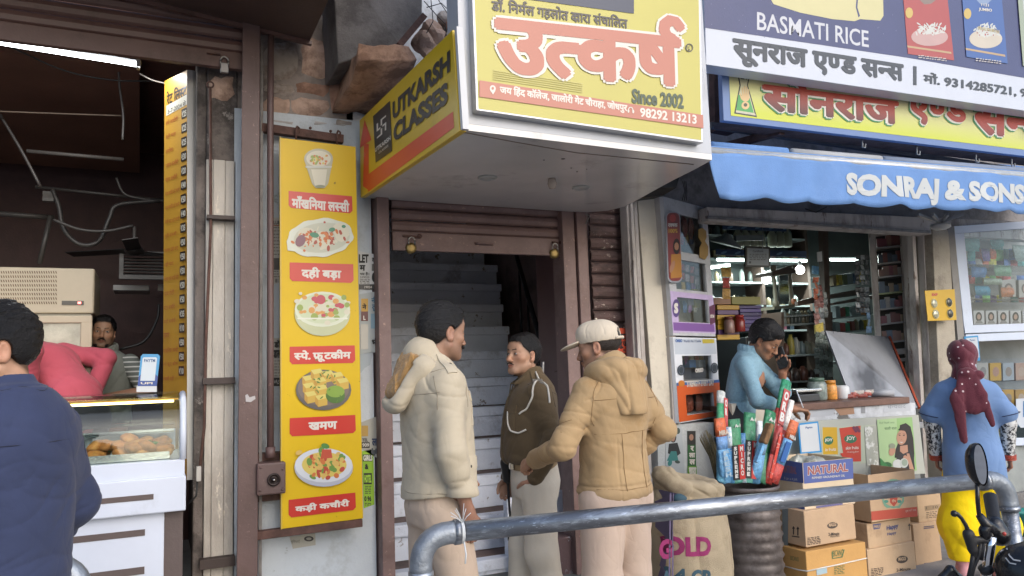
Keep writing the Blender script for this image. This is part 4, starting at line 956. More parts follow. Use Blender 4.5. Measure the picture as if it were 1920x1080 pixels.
m.poly([(552,585)]+[(604+52*math.cos(t),588+42*math.sin(t))for t in[math.pi-i*math.pi/20 for i in range(21)]],flat('c5cba0',.25));m.ell(604,580,52,33,flat('e4ead0',.3));m.ell(604,579,47,28,flat('d5e0b8',.4))
m.many([('e',604+rnd.gauss(0,20),577+rnd.gauss(0,11),*(lambda s:(s,s*.8))(rnd.uniform(2.2,7)),0,rnd.choice((0,1,2,3,3)))for i in range(60)],[pnk,lgrn,flat('e3a04a',.4),crm]);m.many([('e',601,562,9,9,0,0),('e',562,577,6,6,0,1),('e',589,594,7,7,0,1),('e',644,558,5,5,0,1),('e',650,572,5,5,0,1),('e',629,565,6,5,0,2),('e',584,582,6,6,0,2)],[pnk,lgrn,flat('e3a04a',.4)])
m.many([('p',[(556,596),(652,596),(650,599),(558,599)])],flat('eef0e0',.3))
m.ell(606,731,52,38,flat('6c6660',.3));m.ell(606,728,48,33,flat('857468',.4))
for i,(x,y)in enumerate(((576,712),(592,700),(612,703),(630,706),(598,716),(577,726),(600,730),(580,742),(600,748),(640,717))):
 m.many([('p',[(x-10,y-6),(x+8,y-9),(x+13,y-2),(x-4,y+2)],0),('p',[(x-10,y-6),(x-4,y+2),(x-4,y+15),(x-10,y+8)],1),('p',[(x-4,y+2),(x+13,y-2),(x+13,y+11),(x-4,y+15)],2)],[flat('ead873',.4),flat('d3a23c',.4),flat('e0b748',.4)])
m.ell(628,742,18,14,flat('557d33',.3));m.ell(628,734,17,11,flat('8fb244',.3));m.many([('e',606+rnd.gauss(0,20),715+rnd.gauss(0,14),rnd.uniform(1,4),1.2,rnd.random()*3)for i in range(26)],flat('5f8a30',.4))
m.ell(606,876,55,36,flat('c8cbd4',.25));m.ell(606,872,54,32,flat('e8ecf2',.25));m.ell(607,871,42,24,yel2)
m.many([('e',607+rnd.gauss(0,17),868+rnd.gauss(0,12),rnd.uniform(3,8),rnd.uniform(2,6),rnd.random()*3,rnd.choice((0,1,2,3,3)))for i in range(70)],[org,flat('c2452b',.4),flat('6f9c3a',.4),flat('e6bf63',.4)]);m.many([('p',[(603,842),(620,842),(622,858),(600,860)],0),('e',609,836,8,5,.3,1)],[flat('d0502f',.4),flat('4f8f3a',.4)])
hb=thing('angle_bar','rusty brown steel angle bar holding the top of the menu board','bar',at(570,250,Y=4.5))
MB().bar(at(490,240,Y=4.52),at(643,262,Y=4.52),.05,.05).build('bar',rust,hb,bevel=.003)
for x,y in((555,250),(632,258)):MB().tube([at(x,y+16,Y=4.47),at(x,y-8,Y=4.47),at(x+2,y-13,Y=4.48),at(x+6,y-10,Y=4.5),at(x+6,y,Y=4.5)],.006,6).build('hook',rust,hb)
for x,y in((582,240),(620,246)):MB().ball(at(x,y,Y=4.5),.009).build('bolt',rust,hb)
b2_=thing('support_bar','rusty brown steel bar under the bottom of the menu board','bar',at(580,995,Y=4.5))
MB().bar(at(478,1004,Y=4.47),at(678,979,Y=4.47),.055,.045).build('bar',rust,b2_,bevel=.004);
Yw=F-.003
def poster(label,quad,base,texts,extra=None,name='poster',Y=Yw,cat='poster',rough=.7):
 T=thing(name,label,cat,at(quad[0][0],quad[0][1],Y=Y));f=Face(V((0,Y,0)),(0,-1,0),T)
 MB().slab([f.at(*p)for p in quad],(0,.0025,0)).build('sheet',base,T)
 if extra:extra(f)
 for t in texts:f.text(*t)
 return f
paper=mat('aged_newsprint',lin('b7b4ad'),rough=.8,var=.12,vs=12,bump=.2,dirt=.2,dcol=lin('8b8579'));ink=flat('24221f',.7);gink=flat('77736c',.7)
def lines(f,x0,y0,x1,y1,n,m_=gink,dy=0.):
 rnd=random.Random(int(x0+y0));sh_=[]
 for i in range(n):
  y=y0+(y1-y0)*i/max(1,n-1);x=x0
  while x<x1-2:
   w_=rnd.uniform(2,7);w_=min(w_,x1-x);o=dy*(x-x0);sh_.append(('p',[(x,y+o),(x+w_,y+o),(x+w_,y+1.6+o),(x,y+1.6+o)]));x+=w_+rnd.uniform(1,2)
 f.many(sh_,m_)
poster('worn newsprint poster reading LUE with a phone number, left of the menu board',[(511,408),(526,408),(526,530),(512,533)],paper,[('LUE',513,414,525,421,ink,.03),('811',516,523,525,530,ink,.02)],lambda f:(lines(f,513,426,525,476,9),f.rect(512,422,526,424,flat('a2623f')),f.rect(513,484,525,506,flat('55514b')),lines(f,513,508,525,518,3)))
poster('torn black lettered poster beside the middle of the brown pipe',[(512,634),(527,634),(527,724),(512,724)],paper,[('डॉ',514,637,526,652,ink,.06),('डाल',513,656,526,672,ink,.06),('०९८१',514,712,526,721,flat('d7d3cb'),.03)],lambda f:(lines(f,514,676,526,704,6),f.rect(512,708,527,724,ink)))
poster('black and white LET notice right of the menu board',[(671,470),(707,478),(708,542),(673,544)],mat('white_poster',lin('c4c5c4'),rough=.75,var=.08,bump=.1),[('LET',673,477,691,493,ink,.05),('म',674,497,685,508,ink,.05),('के',697,480,705,492,ink,.04),('ध्य है।',675,510,692,517,ink,.03),('539020',675,518,692,522,gink,.01),('19024',683,536,697,541,flat('d7d3cb'),.02)],lambda f:(lines(f,675,524,693,530,3),f.rect(673,533,707,543,flat('2d2b2a')),f.ell(701,520,4,9,ink),f.rect(697,495,705,508,gink)))
poster('pale blue and yellow poster in the gap right of the menu board',[(674,552),(708,546),(709,660),(676,664)],flat('c2c9c9',.7),[('नी',696,556,706,568,flat('35708f'),.04),('तु',697,571,706,584,flat('35708f'),.04),('ने',679,569,687,580,ink,.04),('L',681,592,685,600,white,.04),('र्भ',697,632,707,648,ink,.05)],lambda f:(f.rect(677,560,690,584,flat('d9a72d')),f.rect(677,584,690,602,flat('6b2c2a')),f.ell(701,600,6,12,flat('5d8aa8')),f.rect(676,608,690,655,flat('d5d2c8')),f.rect(695,588,708,616,flat('8cb0c4'))))
poster('torn blue white paper scraps below the pale poster',[(675,664),(700,660),(694,684),(684,690),(676,700)],flat('b9c4cc',.7),[])
poster('grey torn poster with a hotel phone number at the menu board edge',[(677,792),(708,780),(709,860),(678,842)],flat('bdbcb2',.7),[('TEL',679,822,690,828,ink,.03),('909',679,831,692,838,flat('d8d5cc'),.04),('ल',697,822,707,836,flat('2a3f66'),.05)],lambda f:(f.rect(678,798,690,818,flat('c9a24a')),f.rect(678,829,693,840,flat('33302e')),f.many([('e',698+3.4*i,846+i%2*3,2,6)for i in range(3)],flat('50575c'))))
poster('fluorescent green flyer reading GIRLS & HOSTEL beside the menu board',[(679,846),(700,842),(702,946),(682,953)],flat('a6d92e',.6),[('GIRLS',681,853,698,864,flat('f1f4e6'),.05),('&',684,870,691,880,ink,.05),('HOTEL',683,890,696,905,flat('b6e93e'),.06),('0 96',683,930,696,940,ink,.04)],lambda f:(f.rect(680,852,698,865,flat('3c4a22')),f.rect(682,887,697,908,flat('1d2414')),lines(f,684,911,696,924,5,flat('4a5f2a')),lines(f,684,943,697,946,2,flat('4a5f2a'))))
poster('small faded flyer stuck on the wall under the menu board',[(543,1007),(591,1000),(592,1022),(549,1029)],flat('c4c1b4',.7),[('सुविधाएँ',545,1012,562,1019,gink,.01)],lambda f:(f.ell(579,1010,9,5,flat('33312e')),f.ell(579,1010,5,2.5,flat('aaa79c'))))
# ------ projecting sign box
bx=thing('sign_box','big white overhead sign box with yellow coaching class signs over the shutter','sign',at(900,300,Y=3.8))
YF=3.05
acp=mat('white_cladding',lin('b0b4bb'),rough=.3,var=.05,vs=2,bump=.03,dirt=.3,dcol=lin('9d9a96'),ds=2,dpow=.3)
FBL,FBR,BBL=at(865,243,Y=YF),at(1335,300,Y=YF),at(680,371,Y=4.56)
nS=(FBR-FBL).cross(BBL-FBL).normalized();PLS=(FBL,nS)
under=[at(x,y,pl=PLS)for x,y in((865,243),(1335,300),(1300,319),(1262,338),(1225,358),(1195,375),(1172,387),(1140,395),(1100,398),(1072,397))]
under+=[V((at(1072,397,pl=PLS).x,4.56,BBL.z)),BBL]
up_=V((0,0,1.6))
MB().slab(under,V((0,0,.03))).build('underside',mat('grey_underside_panel',lin('cfcdcb'),rough=.25,var=.10,vs=1.6,bump=.04,bs=8,dirt=.18,dcol=lin('7f7b78'),ds=2.2,coat=.3),bx)
MB().slab([p+V((0,0,.031))for p in under],(0,0,.45)).build('casing',acp,bx);y_=at(838,20,X=FBL.x).y;MB().box((FBL.x,YF,FBL.z+.3),(FBR.x,y_,FBL.z+1.9)).build('front_box',acp,bx)
f1=Face(V((0,YF,0)),(0,-1,0),bx)
fx=Face(V((0,YF-.05,0)),(0,-1,0),bx)
MB().slab([at(893,207,Y=YF-.05),at(1319,268,Y=YF-.05),at(1313,-60,Y=YF-.05),at(883,-60,Y=YF-.05)],(0,.05,0)).build('frame',mat('aluminium_trim',(.45,.46,.48),rough=.35,metal=.6,var=.1,vs=30),bx,bevel=.003)
vy=mat('faded_yellow_flex',lin('b5ad58'),rough=.4,var=.05,vs=2,bump=.05,bs=6,dirt=.14,dcol=lin('9c9450'),ds=1.5,dpow=.4);sal=mat('faded_red_print',lin('b0705e'),rough=.4,var=.03,bump=0)  # sign yellow and red have the haze of reflected sky mixed into the colour
fx.poly([(897,204),(1315,263),(1309,-50),(888,-50)],vy,'face',off=.0008);fx.k=7
fx.poly([(920,-60),(1188,-60),(1188,26),(920,-10)],flat('3a4258',.4,'slate_print'))
fx.text('डॉ. निर्मल गहलोत द्वारा संचालित',921,-6,1176,24,flat('4a4440',.4),.035,dy=.142)
band_w=.135
for mt_,bd in((white,.085),(sal,.045)):
 fx.text('उत्कर्ष',925-(5 if bd>.06 else 0),-12-(4 if bd>.06 else 0),1283+(5 if bd>.06 else 0),140+(4 if bd>.06 else 0),mt_,bd,dy=.125,name='big_word',off=.005 if bd>.06 else.0068)
fx.text('®',1284,82,1299,98,flat('57503e',.4),.02)
fx.text('Since 2002',1184,166,1281,194,flat('46583f',.4),.04,dy=.12)
fx.many([('p',[(924,132+4*i),(1092,157+4*i),(1092,158.5+4*i),(924,133.5+4*i)])for i in range(5)],flat('d9cf7a',.4))
fx.poly([(898,151),(1317,216),(1318,241),(898,182)],sal,'address_band')
fx.text('जय हिंद कॉलेज, जालोरी गेट चौराहा, जोधपुर',936,158,1175,180,white,.04,dy=.148)
fx.text('98292 13213',1199,202,1305,220,white,.03,dy=.135)
fx.ell(923,167,5.5,6.5,white);fx.poly([(918,170),(928,171),(923.5,178)],white);fx.ell(923,166.5,2.4,2.8,sal)
fx.many([('p',[(1181+5*math.cos(t),207+6*math.sin(t)),(1181+5*math.cos(t+.5),207+6*math.sin(t+.5)),(1181+3.4*math.cos(t+.5)+6*.0,207+4.4*math.sin(t+.5)),(1181+3.4*math.cos(t),207+4.4*math.sin(t))])for t in[math.pi+i*.5 for i in range(7)]]+[('e',1177,209,1.8,3.4),('e',1186,210,1.8,3.4)],white)
sp0=at(862,150,X=FBL.x-.03);n3=V((BBL.y-FBL.y,-(BBL.x-FBL.x),0)).normalized()*-1;sd_=Face(FBL+n3*.034,n3,bx)
ysig=mat('side_sign_yellow',lin('d0ae28'),rough=.35,var=.06,vs=2,bump=.03,dirt=.12,dcol=lin('9a8226'))
MB().slab([sd_.at(676,371),sd_.at(862,246),sd_.at(848,56),sd_.at(674,226)],-n3*.03).build('side_panel',ysig,bx,bevel=.002)
wtrim=flat('d8dade',.4,'white_trim');MB().slab([sd_.at(852,52),sd_.at(864,244),sd_.at(868,241),sd_.at(856,49)],-n3*.03).build('corner_trim',wtrim,bx)
redp=mat('orange_red_print',lin('d34a26'),rough=.4,var=.04,bump=0);ink2=flat('241f1c',.4)
sd_.poly([(690,360),(852,239),(850,209),(692,326)],redp,'arrow_shaft');sd_.poly([(681,357-8),(692,357),(692,270),(683,270)],redp,'arrow_shaft');sd_.poly([(675,278),(697,262),(684,224)],redp,'arrow_head')
sd_.poly([(700,218),(732,189),(736,283),(705,305)],ink2,'logo_panel')
def arm(p):return('p',p)
cx,cy=716,238
def LP(u,v):return(cx+u*1.0,cy+v-u*.86)
em=[[(-1.4,-15),(1.4,-15),(1.4,-3),(-1.4,-3)],[(-1.4,3),(1.4,3),(1.4,15),(-1.4,15)],[(-9,-1.6),(-2,-1.6),(-2,1.6),(-9,1.6)],[(2,-1.6),(9,-1.6),(9,1.6),(2,1.6)],[(1.4,-15),(8.5,-15),(8.5,-12),(1.4,-12)],[(-8.5,12),(-1.4,12),(-1.4,15),(-8.5,15)],[(-9,-13),(-6.4,-13),(-6.4,-1.6),(-9,-1.6)],[(6.4,1.6),(9,1.6),(9,13),(6.4,13)]]
sd_.many([('p',[LP(u,v)for u,v in e])for e in em],white,'logo')
sd_.text('UTKARSH',704,278,733,286,white,.03,dy=-.83);sd_.text('CLASSES',711,285,729,289,white,.01,dy=-.8)
sd_.text('UTKARSH',737,192,845,226,ink2,.05,dy=-.92,name='lettering');sd_.text('CLASSES',739,233,841,268,ink2,.05,dy=-.80,name='lettering')
def under_at(x,y,o=0):return at(x,y,pl=(FBL-nS*0,nS))+V((0,0,-o))
for x,y in((914,332),(1089,351),):
 p=under_at(x,y);mb=MB();mb.lathe(p,[(.052,0),(.055,.008),(.042,.012),(.038,.004),(.0,.003)],22,axis=(0,0,-1));mb.build('downlight',flat('c9c9c4',.4),bx)
p=under_at(1035,335);MB().lathe(p,[(.02,0),(.026,.03),(.018,.055),(.0,.06)],14,axis=(0,0,-1)).build('bare_bulb',mat('dusty_bulb',lin('a59a90'),rough=.15),bx)
for x,y,r_ in((1056,298,.012),(1020,300,.006),(1071,315,.006),(1100,317,.005),(1082,322,.006)):
 MB().lathe(under_at(x,y),[(r_,0),(r_*.6,.002)],8,axis=(0,0,-1)).build('hole',ink2,bx)
for pts_ in(((866,244),(960,262),(1080,283),(1210,296),(1300,305)),):
 MB().tube([under_at(a,b+3)for a,b in pts_],.004,5).build('sealant_seam',flat('8b7c6f',.8),bx)
 # ------ the general store on the right
woodw=mat('aged_white_wood',lin('b3aca6'),rough=.85,var=.15,vs=4,bump=.6,bs=30,dirt=.45,dcol=lin('6d625c'),ds=4,wear=.2,wcol=lin('7a6c64'),ws=9,stretch=(1,1,.3))
creamw=mat('cream_board_paint',lin('c8c0b0'),rough=.7,var=.08,vs=2,bump=.25,bs=20,dirt=.2,dcol=lin('8d8578'),ds=3)
steelw=mat('grey_white_frame_paint',lin('b6b7ba'),rough=.55,var=.12,vs=8,bump=.3,dirt=.3,dcol=lin('6f6b69'),ds=5)
def px_box(name,m,parent,x0,y0,x1,y1,Y,d,bev=.003,**k):
 a,b=at(x0,y0,Y=Y),at(x1,y1,Y=Y);return MB().box((a.x,Y,b.z),(b.x,Y+d,a.z)).build(name,m,parent,bevel=bev,**k)
dpn=thing('door_post','weathered white wooden door post beside the capped officer','post',at(1190,900,Y=4.4))
for i,(x0,x1,xb0,xb1,yy)in enumerate(((1174,1181,1206,1214,4.40),(1181.5,1187,1214.5,1222,4.37),(1187.5,1194,1222.5,1231,4.39))):
 a,b,c_,d_=at(x0,368,Y=yy),at(x1,368,Y=yy),at(xb1,1035,Y=yy),at(xb0,1035,Y=yy)
 MB().slab([a,b,c_,d_],(0,.09,0)).build('moulding',woodw,dpn,bevel=.004)
cb=thing('cream_panel','tall cream painted board between the old door post and the goods showcase','panel',at(1220,800,Y=4.42))
MB().slab([at(1195,366,Y=4.42),at(1240,370,Y=4.42),at(1262,800,Y=4.42),at(1228,800,Y=4.42)],(0,.08,0)).build('board',creamw,cb,bevel=.004)
MB().slab([at(1240.5,370,Y=4.40),at(1252,374,Y=4.40),at(1276,795,Y=4.40),at(1262.5,800,Y=4.40)],(0,.08,0)).build('edge_strip',woodw,cb,bevel=.003)
Yl=4.40
lw=thing('low_wall','low whitewashed wall with tea posters below the goods showcase','wall',at(1280,1000,Y=4.45))
MB().slab([at(1232,798,Y=Yl),at(1338,792,Y=Yl),at(1345,1100,Y=Yl),at(1240,1100,Y=Yl)],(0,.2,0)).build('wall',mat('whitewash',lin('b9bcba'),rough=.85,var=.1,bump=.3,dirt=.3,dcol=lin('7d7a75')),lw)
f=poster('white and green poster of a woman in black on the low wall',[(1248,802),(1278,800),(1284,890),(1248,888)],flat('c9cfd0',.6),[],lambda f:(f.many([('e',1262,820,6,10,0,0),('p',[(1254,832),(1270,830),(1276,850),(1268,856),(1252,850)],0),('e',1262,823,3.4,5,0,1),('p',[(1258,846),(1268,846),(1272,864),(1250,864)],2),('e',1256,868,4,6,.3,2),('e',1270,866,5,3,.2,3),('e',1271,808,4,6,0,3)],[flat('23262a',.5),flat('b98a70',.5),flat('3f8f8a',.5),flat('4a5a50',.5)])),Y=Yl-.004)
poster('green strip poster with white Hindi letters on the low wall',[(1289,808),(1304,808),(1306,900),(1290,900)],flat('2d6b34',.6),[('र',1294,836,1301,846,white,.06),('ला',1291.5,849,1303,858,white,.06),('ल',1292,861,1303,871,white,.06),('चाय',1291,876,1305,893,white,.06)],lambda f:(f.rect(1289,808,1304,834,flat('22221f')),f.ell(1296,820,4,6,flat('b98a70',.5)),f.rect(1289,874,1306,902,flat('6fae2d'),dy=0)),Y=Yl-.004)
# ---- angled showcase
CSD=V((math.cos(R(24)),math.sin(R(24)),0));CSN=V((CSD.y,-CSD.x,0));CS0=at(1258,600,Y=4.36);CP_=(CS0,CSN)
def cs(x,y,o=0.):return at(x,y,pl=(CS0+CSN*o,CSN))
def showcase(label,quad,openings,m_frame):
 T=thing('showcase',label,'showcase',cs(*quad[3]));d=-CSN*.20;q=[cs(*p)for p in quad]
 TL,TR,BR,BL=quad
 def lerp(a,b,t):return(a[0]+(b[0]-a[0])*t,a[1]+(b[1]-a[1])*t)
 def uv(u,v):return lerp(lerp(TL,TR,u),lerp(BL,BR,u),v)
 vs_=sorted({0,1}|{o[1]for o in openings}|{o[3]for o in openings})
 us=(openings[0][0],openings[0][2])
 def bar_(u0,v0,u1,v1,name='frame',o=0.,m_=None,th=.03):MB().slab([cs(*uv(u0,v0),o),cs(*uv(u1,v0),o),cs(*uv(u1,v1),o),cs(*uv(u0,v1),o)],-CSN*th).build(name,m_ or m_frame,T,bevel=.002)
 bar_(0,0,us[0],1);bar_(us[1],0,1,1);last=0
 for o in openings:bar_(us[0],last,us[1],o[1]);last=o[3]
 bar_(us[0],last,us[1],1)
 dk=mat('dark_case_lining',lin('a39d97'),rough=.7,var=.2)
 B=[p-CSN*.22 for p in q];i_=-CSN*.03
 MB().slab(B,-CSN*.01).build('back',dk,T)
 MB().slab([q[0]+i_,B[0],B[3],q[3]+i_],CSD*.01).build('side',dk,T);MB().slab([q[1]+i_,B[1],B[2],q[2]+i_],-CSD*.01).build('side',dk,T)
 for o in openings:
  a_,b_=uv(us[0]-.02,o[3]),uv(us[1]+.02,o[3]);a0,b0=cs(*a_),cs(*b_);MB().slab([a0+i_,b0+i_,b0-CSN*.21,a0-CSN*.21],(0,0,.008)).build('shelf',dk,T)
  MB().slab([cs(*uv(us[0],o[1]),-.012),cs(*uv(us[1],o[1]),-.012),cs(*uv(us[1],o[3]),-.012),cs(*uv(us[0],o[3]),-.012)],-CSN*.003).build('pane',glass_mat('case_glass',(.86,.88,.88),.05),T)
 return T,uv
lav=mat('lavender_print_frame',lin('b9a6c9'),rough=.5,var=.1,vs=20)
SC1,uv1=showcase('upper showcase door with chocolates and packets, red soap banner hung on it',((1243,368),(1325,390),(1342,631),(1262,629)),[(.16,.10,.88,.38),(.16,.44,.88,.66),(.16,.72,.88,.90)],steelw)
SC2,uv2=showcase('lower showcase door with orange and white biscuit advertising',((1262,632),(1343,634),(1352,781),(1273,794)),[(.18,.22,.86,.52),(.2,.68,.84,.92)],mat('white_sticker_frame',lin('d3d6dc'),rough=.45,var=.05,vs=12))
g1=Face(CS0,CSN,SC1);g2=Face(CS0,CSN,SC2)
def uq(uv,u0,v0,u1,v1):return[uv(u0,v0),uv(u1,v0),uv(u1,v1),uv(u0,v1)]
g1.poly(uq(uv1,.0,.68,1,.72),lav);g1.poly(uq(uv1,.0,.90,1,.975),lav);g1.poly(uq(uv1,0,.69,.15,.98),lav);g1.poly(uq(uv1,.885,.69,1,.98),lav);g1.poly(uq(uv1,.02,.905,.98,.965),flat('8a5aa8',.4))
g1.ell(1267,578,7,17,flat('5b3f86',.4));g1.text('S',1263,568,1271,588,white,.08);g1.poly([(1329,575),(1340,570),(1340,605),(1331,610)],flat('6b2f52',.4));g1.text('5STAR',1331,590,1339,596,white,.06)
rb_=thing('hanging_banner','long red rounded soap banner with a woman hung on the showcase','banner',cs(1264,460,.02));fb=Face(CS0+CSN*.025,CSN,rb_)
def rr(x0,y0,x1,y1,sk,r=9,n=5):
 pts=[];
 for(cx,cy,a0)in((x1-r,y0+r,-90),(x1-r,y1-r,0),(x0+r,y1-r,90),(x0+r,y0+r,180)):
  for i in range(n+1):t=R(a0+90*i/n);px_,py_=cx+r*math.cos(t),cy+r*math.sin(t);pts.append((px_+sk*(py_-y0)/(y1-y0),py_))
 return pts
MB().slab([fb.at(*p)for p in rr(1248,397,1275,530,4,10)],-CSN*.004).build('card',flat('a9adb5',.4),rb_)
fb.poly(rr(1250,399,1273.5,527,4,9),flat('93302a',.35,'soap_red'));fb.ell(1261,409,6,7,flat('c8453c',.4));fb.text('रक्षक',1252,419,1270,426,white,.04);fb.text('100%',1253,429,1270,437,flat('e0b04a'),.05)
fb.many([('e',1268,462,6.5,15,0,0),('e',1268,462,4.2,7.5,0,1),('p',[(1258,477),(1276,476),(1278,520),(1257,522)],2),('e',1260,500,4,12,.3,1)],[flat('2c1d1a',.5),flat('c08a68',.5),flat('c98a35',.5)])
gp=thing('gold_ribbon_card','golden looped sticker on the upper right of the showcase','sticker',cs(1319,470,.01));fg=Face(CS0+CSN*.012,CSN,gp)
MB().slab([fg.at(*p)for p in((1310,430),(1317,427),(1324,433),(1325,445),(1322,452),(1328,462),(1328,478),(1322,487),(1312,483),(1312,465),(1316,455),(1310,445))],-CSN*.004).build('card',flat('b08a3f',.4),gp)
g2.poly(uq(uv2,.02,.015,.98,.20),flat('d5dde8',.4));g2.text('OREO',1266,636,1279,642,flat('2a5ca8',.4),.08);g2.text("World's No.1 Cookie",1281,637,1314,642,flat('3c4f7a',.4),.03)
g2.poly([(1316,636),(1338,636),(1339,643),(1317,644)],flat('d8c23a',.4))
g2.poly(uq(uv2,.0,.53,1,.64),flat('3f6fb8',.4));g2.text('OREO',1303,691,1318,699,white,.08,dy=-.1);orp=flat('e8672a',.4,'orange_sticker');g2.poly(uq(uv2,.0,.565,1,.68),orp);g2.poly(uq(uv2,0,.68,.195,.93),orp);g2.poly(uq(uv2,.845,.68,1,.93),orp);g2.poly(uq(uv2,0,.92,1,.985),orp)
g2.text('STRENGTH EVERY DAY',1287,714,1338,726,white,.05,dy=-.05);g2.ell(1277,719,6,6,flat('d9852e',.4))
for x,y in((1276,694),(1338,690)):g2.ell(x,y,7,10,flat('26303f',.4));g2.ell(x,y,5,8,flat('8a939c',.4));g2.ell(x,y,4.2,7,flat('39404a',.4))
g2.many([('p',[(1344,737),(1350,736),(1351,770),(1345,771)],0),('p',[(1345,745),(1350,745),(1350,758),(1345,758)],1)],[flat('e8762f',.4),flat('4a4f95',.4)])
def packet(name,label,cat,group,c,ax,w_,h_,d_,m_,tilt=0.,puff=.3):
 ax=V(ax).normalized();up=V((0,0,1));n=ax.cross(up).normalized();up=(up+ax*tilt).normalized();mb=MB();k=4;vs=[];
 for s_ in(-1,1):
  for i in range(k+1):
   for j in range(k+1):
    u,v=i/k*2-1,j/k*2-1;t=(1-abs(u)**2.5)*(1-abs(v)**3);vs.append(V(c)+ax*(u*w_/2*(1-.04*t))+up*(v*h_/2)+n*s_*(d_/2)*(t*puff+(1-puff)*t**.3 if t>0 else 0))
 fs=[]
 for s_ in(0,1):
  o=s_*(k+1)**2
  for i in range(k):
   for j in range(k):q_=(o+i*(k+1)+j,o+(i+1)*(k+1)+j,o+(i+1)*(k+1)+j+1,o+i*(k+1)+j+1);fs.append(q_ if s_ else q_[::-1])
 mb.smooth=True;mb._add(vs,fs);return tag(mb.build(name,m_),label,cat,group)
foil=lambda h:mat('foil_'+h,tuple(.8*c+.02 for c in lin(h)),rough=.28,var=.3,vs=50,bump=.9,bs=55,spec=.6,wear=.10,wcol=(.55,.56,.56),ws=30)
rnd=random.Random(5)
for(x,y,h_,w_,c_,lb_)in((1283,425,.16,.05,'8f2f24','dark red bottle-shaped packet on the top showcase shelf'),(1295,428,.17,.05,'a8402e','red bottle-shaped packet beside the dark red one on the top showcase shelf')):
 packet('packet',lb_,'packet',None,cs(x,y,-.10),CSD,w_,h_,.05,foil(c_))
for i in range(8):
 packet('sachet_strip','small red and white sachet hanging in the middle showcase row','sachet','red sachets in the middle showcase row',cs(1280+9*(i%4),500+18*(i//4)+(i%4)*3,-.09),CSD,.06,.055,.02,foil(('a03a30','b8a8b0')[i%2]),tilt=.1)
for i in range(3):px=1288+i*13;o=MB().obox(cs(px,560,-.13),CSD*.045,CSN*.03,V((0,0,.05+.02*(i%2)))).build('carton',flat(('a59ab8','c2b04a','8fa3b8')[i],.4));tag(o,['pale violet','yellow','pale blue'][i]+' carton in the lowest row of the upper showcase','carton')
for i in range(2):o=MB().obox(cs(1292+i*18,682,-.12),CSD*.05,CSN*.03,V((0,0,.028))).build('biscuit_pack',flat(('5a86b8','b9c4cf')[i],.35));tag(o,['blue','pale grey'][i]+' biscuit pack on the upper shelf of the lower showcase','biscuit pack')
for i in range(2):packet('packet',['orange puffed packet left in the lowest showcase row','second orange puffed packet with a white panel in the lowest showcase row'][i],'packet',None,cs(1293+i*17,757,-.09),CSD,.075,.14,.05,foil(('d06a4a','d9805f')[i]),tilt=.12*i)
for r_,(y_,n_)in enumerate(((448,4),(540,5),(575,5),(672,4))):
 for i in range(n_):c_,cn_=(('b8402f','red'),('c8a23a','golden'),('3a6fb0','blue'),('8a4f9a','violet'),('c8c0b4','pale'))[(i+r_)%5];packet('packet',cn_+' packet, number %d from the left on showcase row %d'%(i+1,r_+1),'packet','packets in the angled showcase',cs(1278+r_*3+i*9.5,y_,-.12),CSD,.05,.09,.03,foil(c_),tilt=rnd.uniform(-.1,.1))
 # ------ shop interior shell
IN=mat('green_grey_shop_wall',lin('4a5454'),rough=.7,var=.3,vs=2,bump=.2);Yb=6.9
st(MB().box((3.42,Yb,.2),(8.6,Yb+.1,3.4)),'wall',IN);st(MB().box((3.42,5.0,.2),(3.50,Yb,3.4)),'wall',IN);st(MB().box((3.42,4.7,3.05),(9.4,Yb+.1,3.15)),'ceiling',mat('blue_shop_ceiling',lin('3a4650'),rough=.6,var=.2))
st(MB().box((8.5,4.6,.2),(8.6,Yb,3.4)),'wall',IN)
hdr=thing('header_beam','weathered grey white lintel above the shop opening under the awning','lintel',at(1500,425,Y=4.4))
MB().slab([at(1326,388,Y=4.45),at(1960,418,Y=4.45),at(1960,452,Y=4.45),at(1328,414,Y=4.45)],(0,.12,0)).build('beam',woodw,hdr,bevel=.004);MB().slab([at(1327,404,Y=4.43),at(1745,432,Y=4.43),at(1745,437,Y=4.43),at(1328,409,Y=4.43)],(0,.03,0)).build('moulding',mat('grey_channel',lin('6f6e6e'),rough=.5,var=.3,vs=20),hdr)
MB().tube([at(1330,411,Y=4.5),at(1700,436,Y=4.5)],.012,7).build('thin_pipe',flat('a9abad'),hdr)
st(MB().slab([at(1180,398,Y=4.6),at(1960,440,Y=4.6),at(1960,0,Y=4.6),at(1180,0,Y=4.6)],(0,.1,0)),'wall',mat('grey_upper_wall',lin('8f8c8c'),rough=.9,var=.2,vs=3,bump=.4,dirt=.4,dcol=lin('4d4846')))
lampblack=thing('rolled_shutter_cover','black plastic sheet tucked behind the right corner of the white sign box','sheet',at(1245,345,Y=4.2));MB().slab([at(1195,372,Y=4.3),at(1215,350,Y=4.2),at(1275,328,Y=4.1),at(1268,352,Y=4.1),at(1245,366,Y=4.2)],(0,.12,.0)).build('sheet',mat('black_plastic',(.012,.012,.014),rough=.5,bump=.4,bs=20),lampblack)
lampm=emit_mat('shop_tube_glow',(.82,1.0,.93),7)
def tube(lab,a,b,E=5,r=.014,lamp=True):
 T=thing('tube_light',lab,'tube light',(a+b)/2);MB().tube([a,b],r,8).build('tube',lampm,T);MB().bar(a+V((0,.025,.02)),b+V((0,.025,.02)),.04,.02).build('fitting',flat('9aa0a0'),T)
 if lamp:
  la=bpy.data.lights.new('tube_lamp','AREA');la.shape='RECTANGLE';la.size=(b-a).length;la.size_y=.05;la.energy=E;la.color=(.88,1,.95);lo=bpy.data.objects.new('tube_lamp',la);lo.location=(a+b)/2+V((0,-.02,-.03));C.objects.link(lo);lo.parent=T;lo.matrix_parent_inverse=T.matrix_basis.inverted()
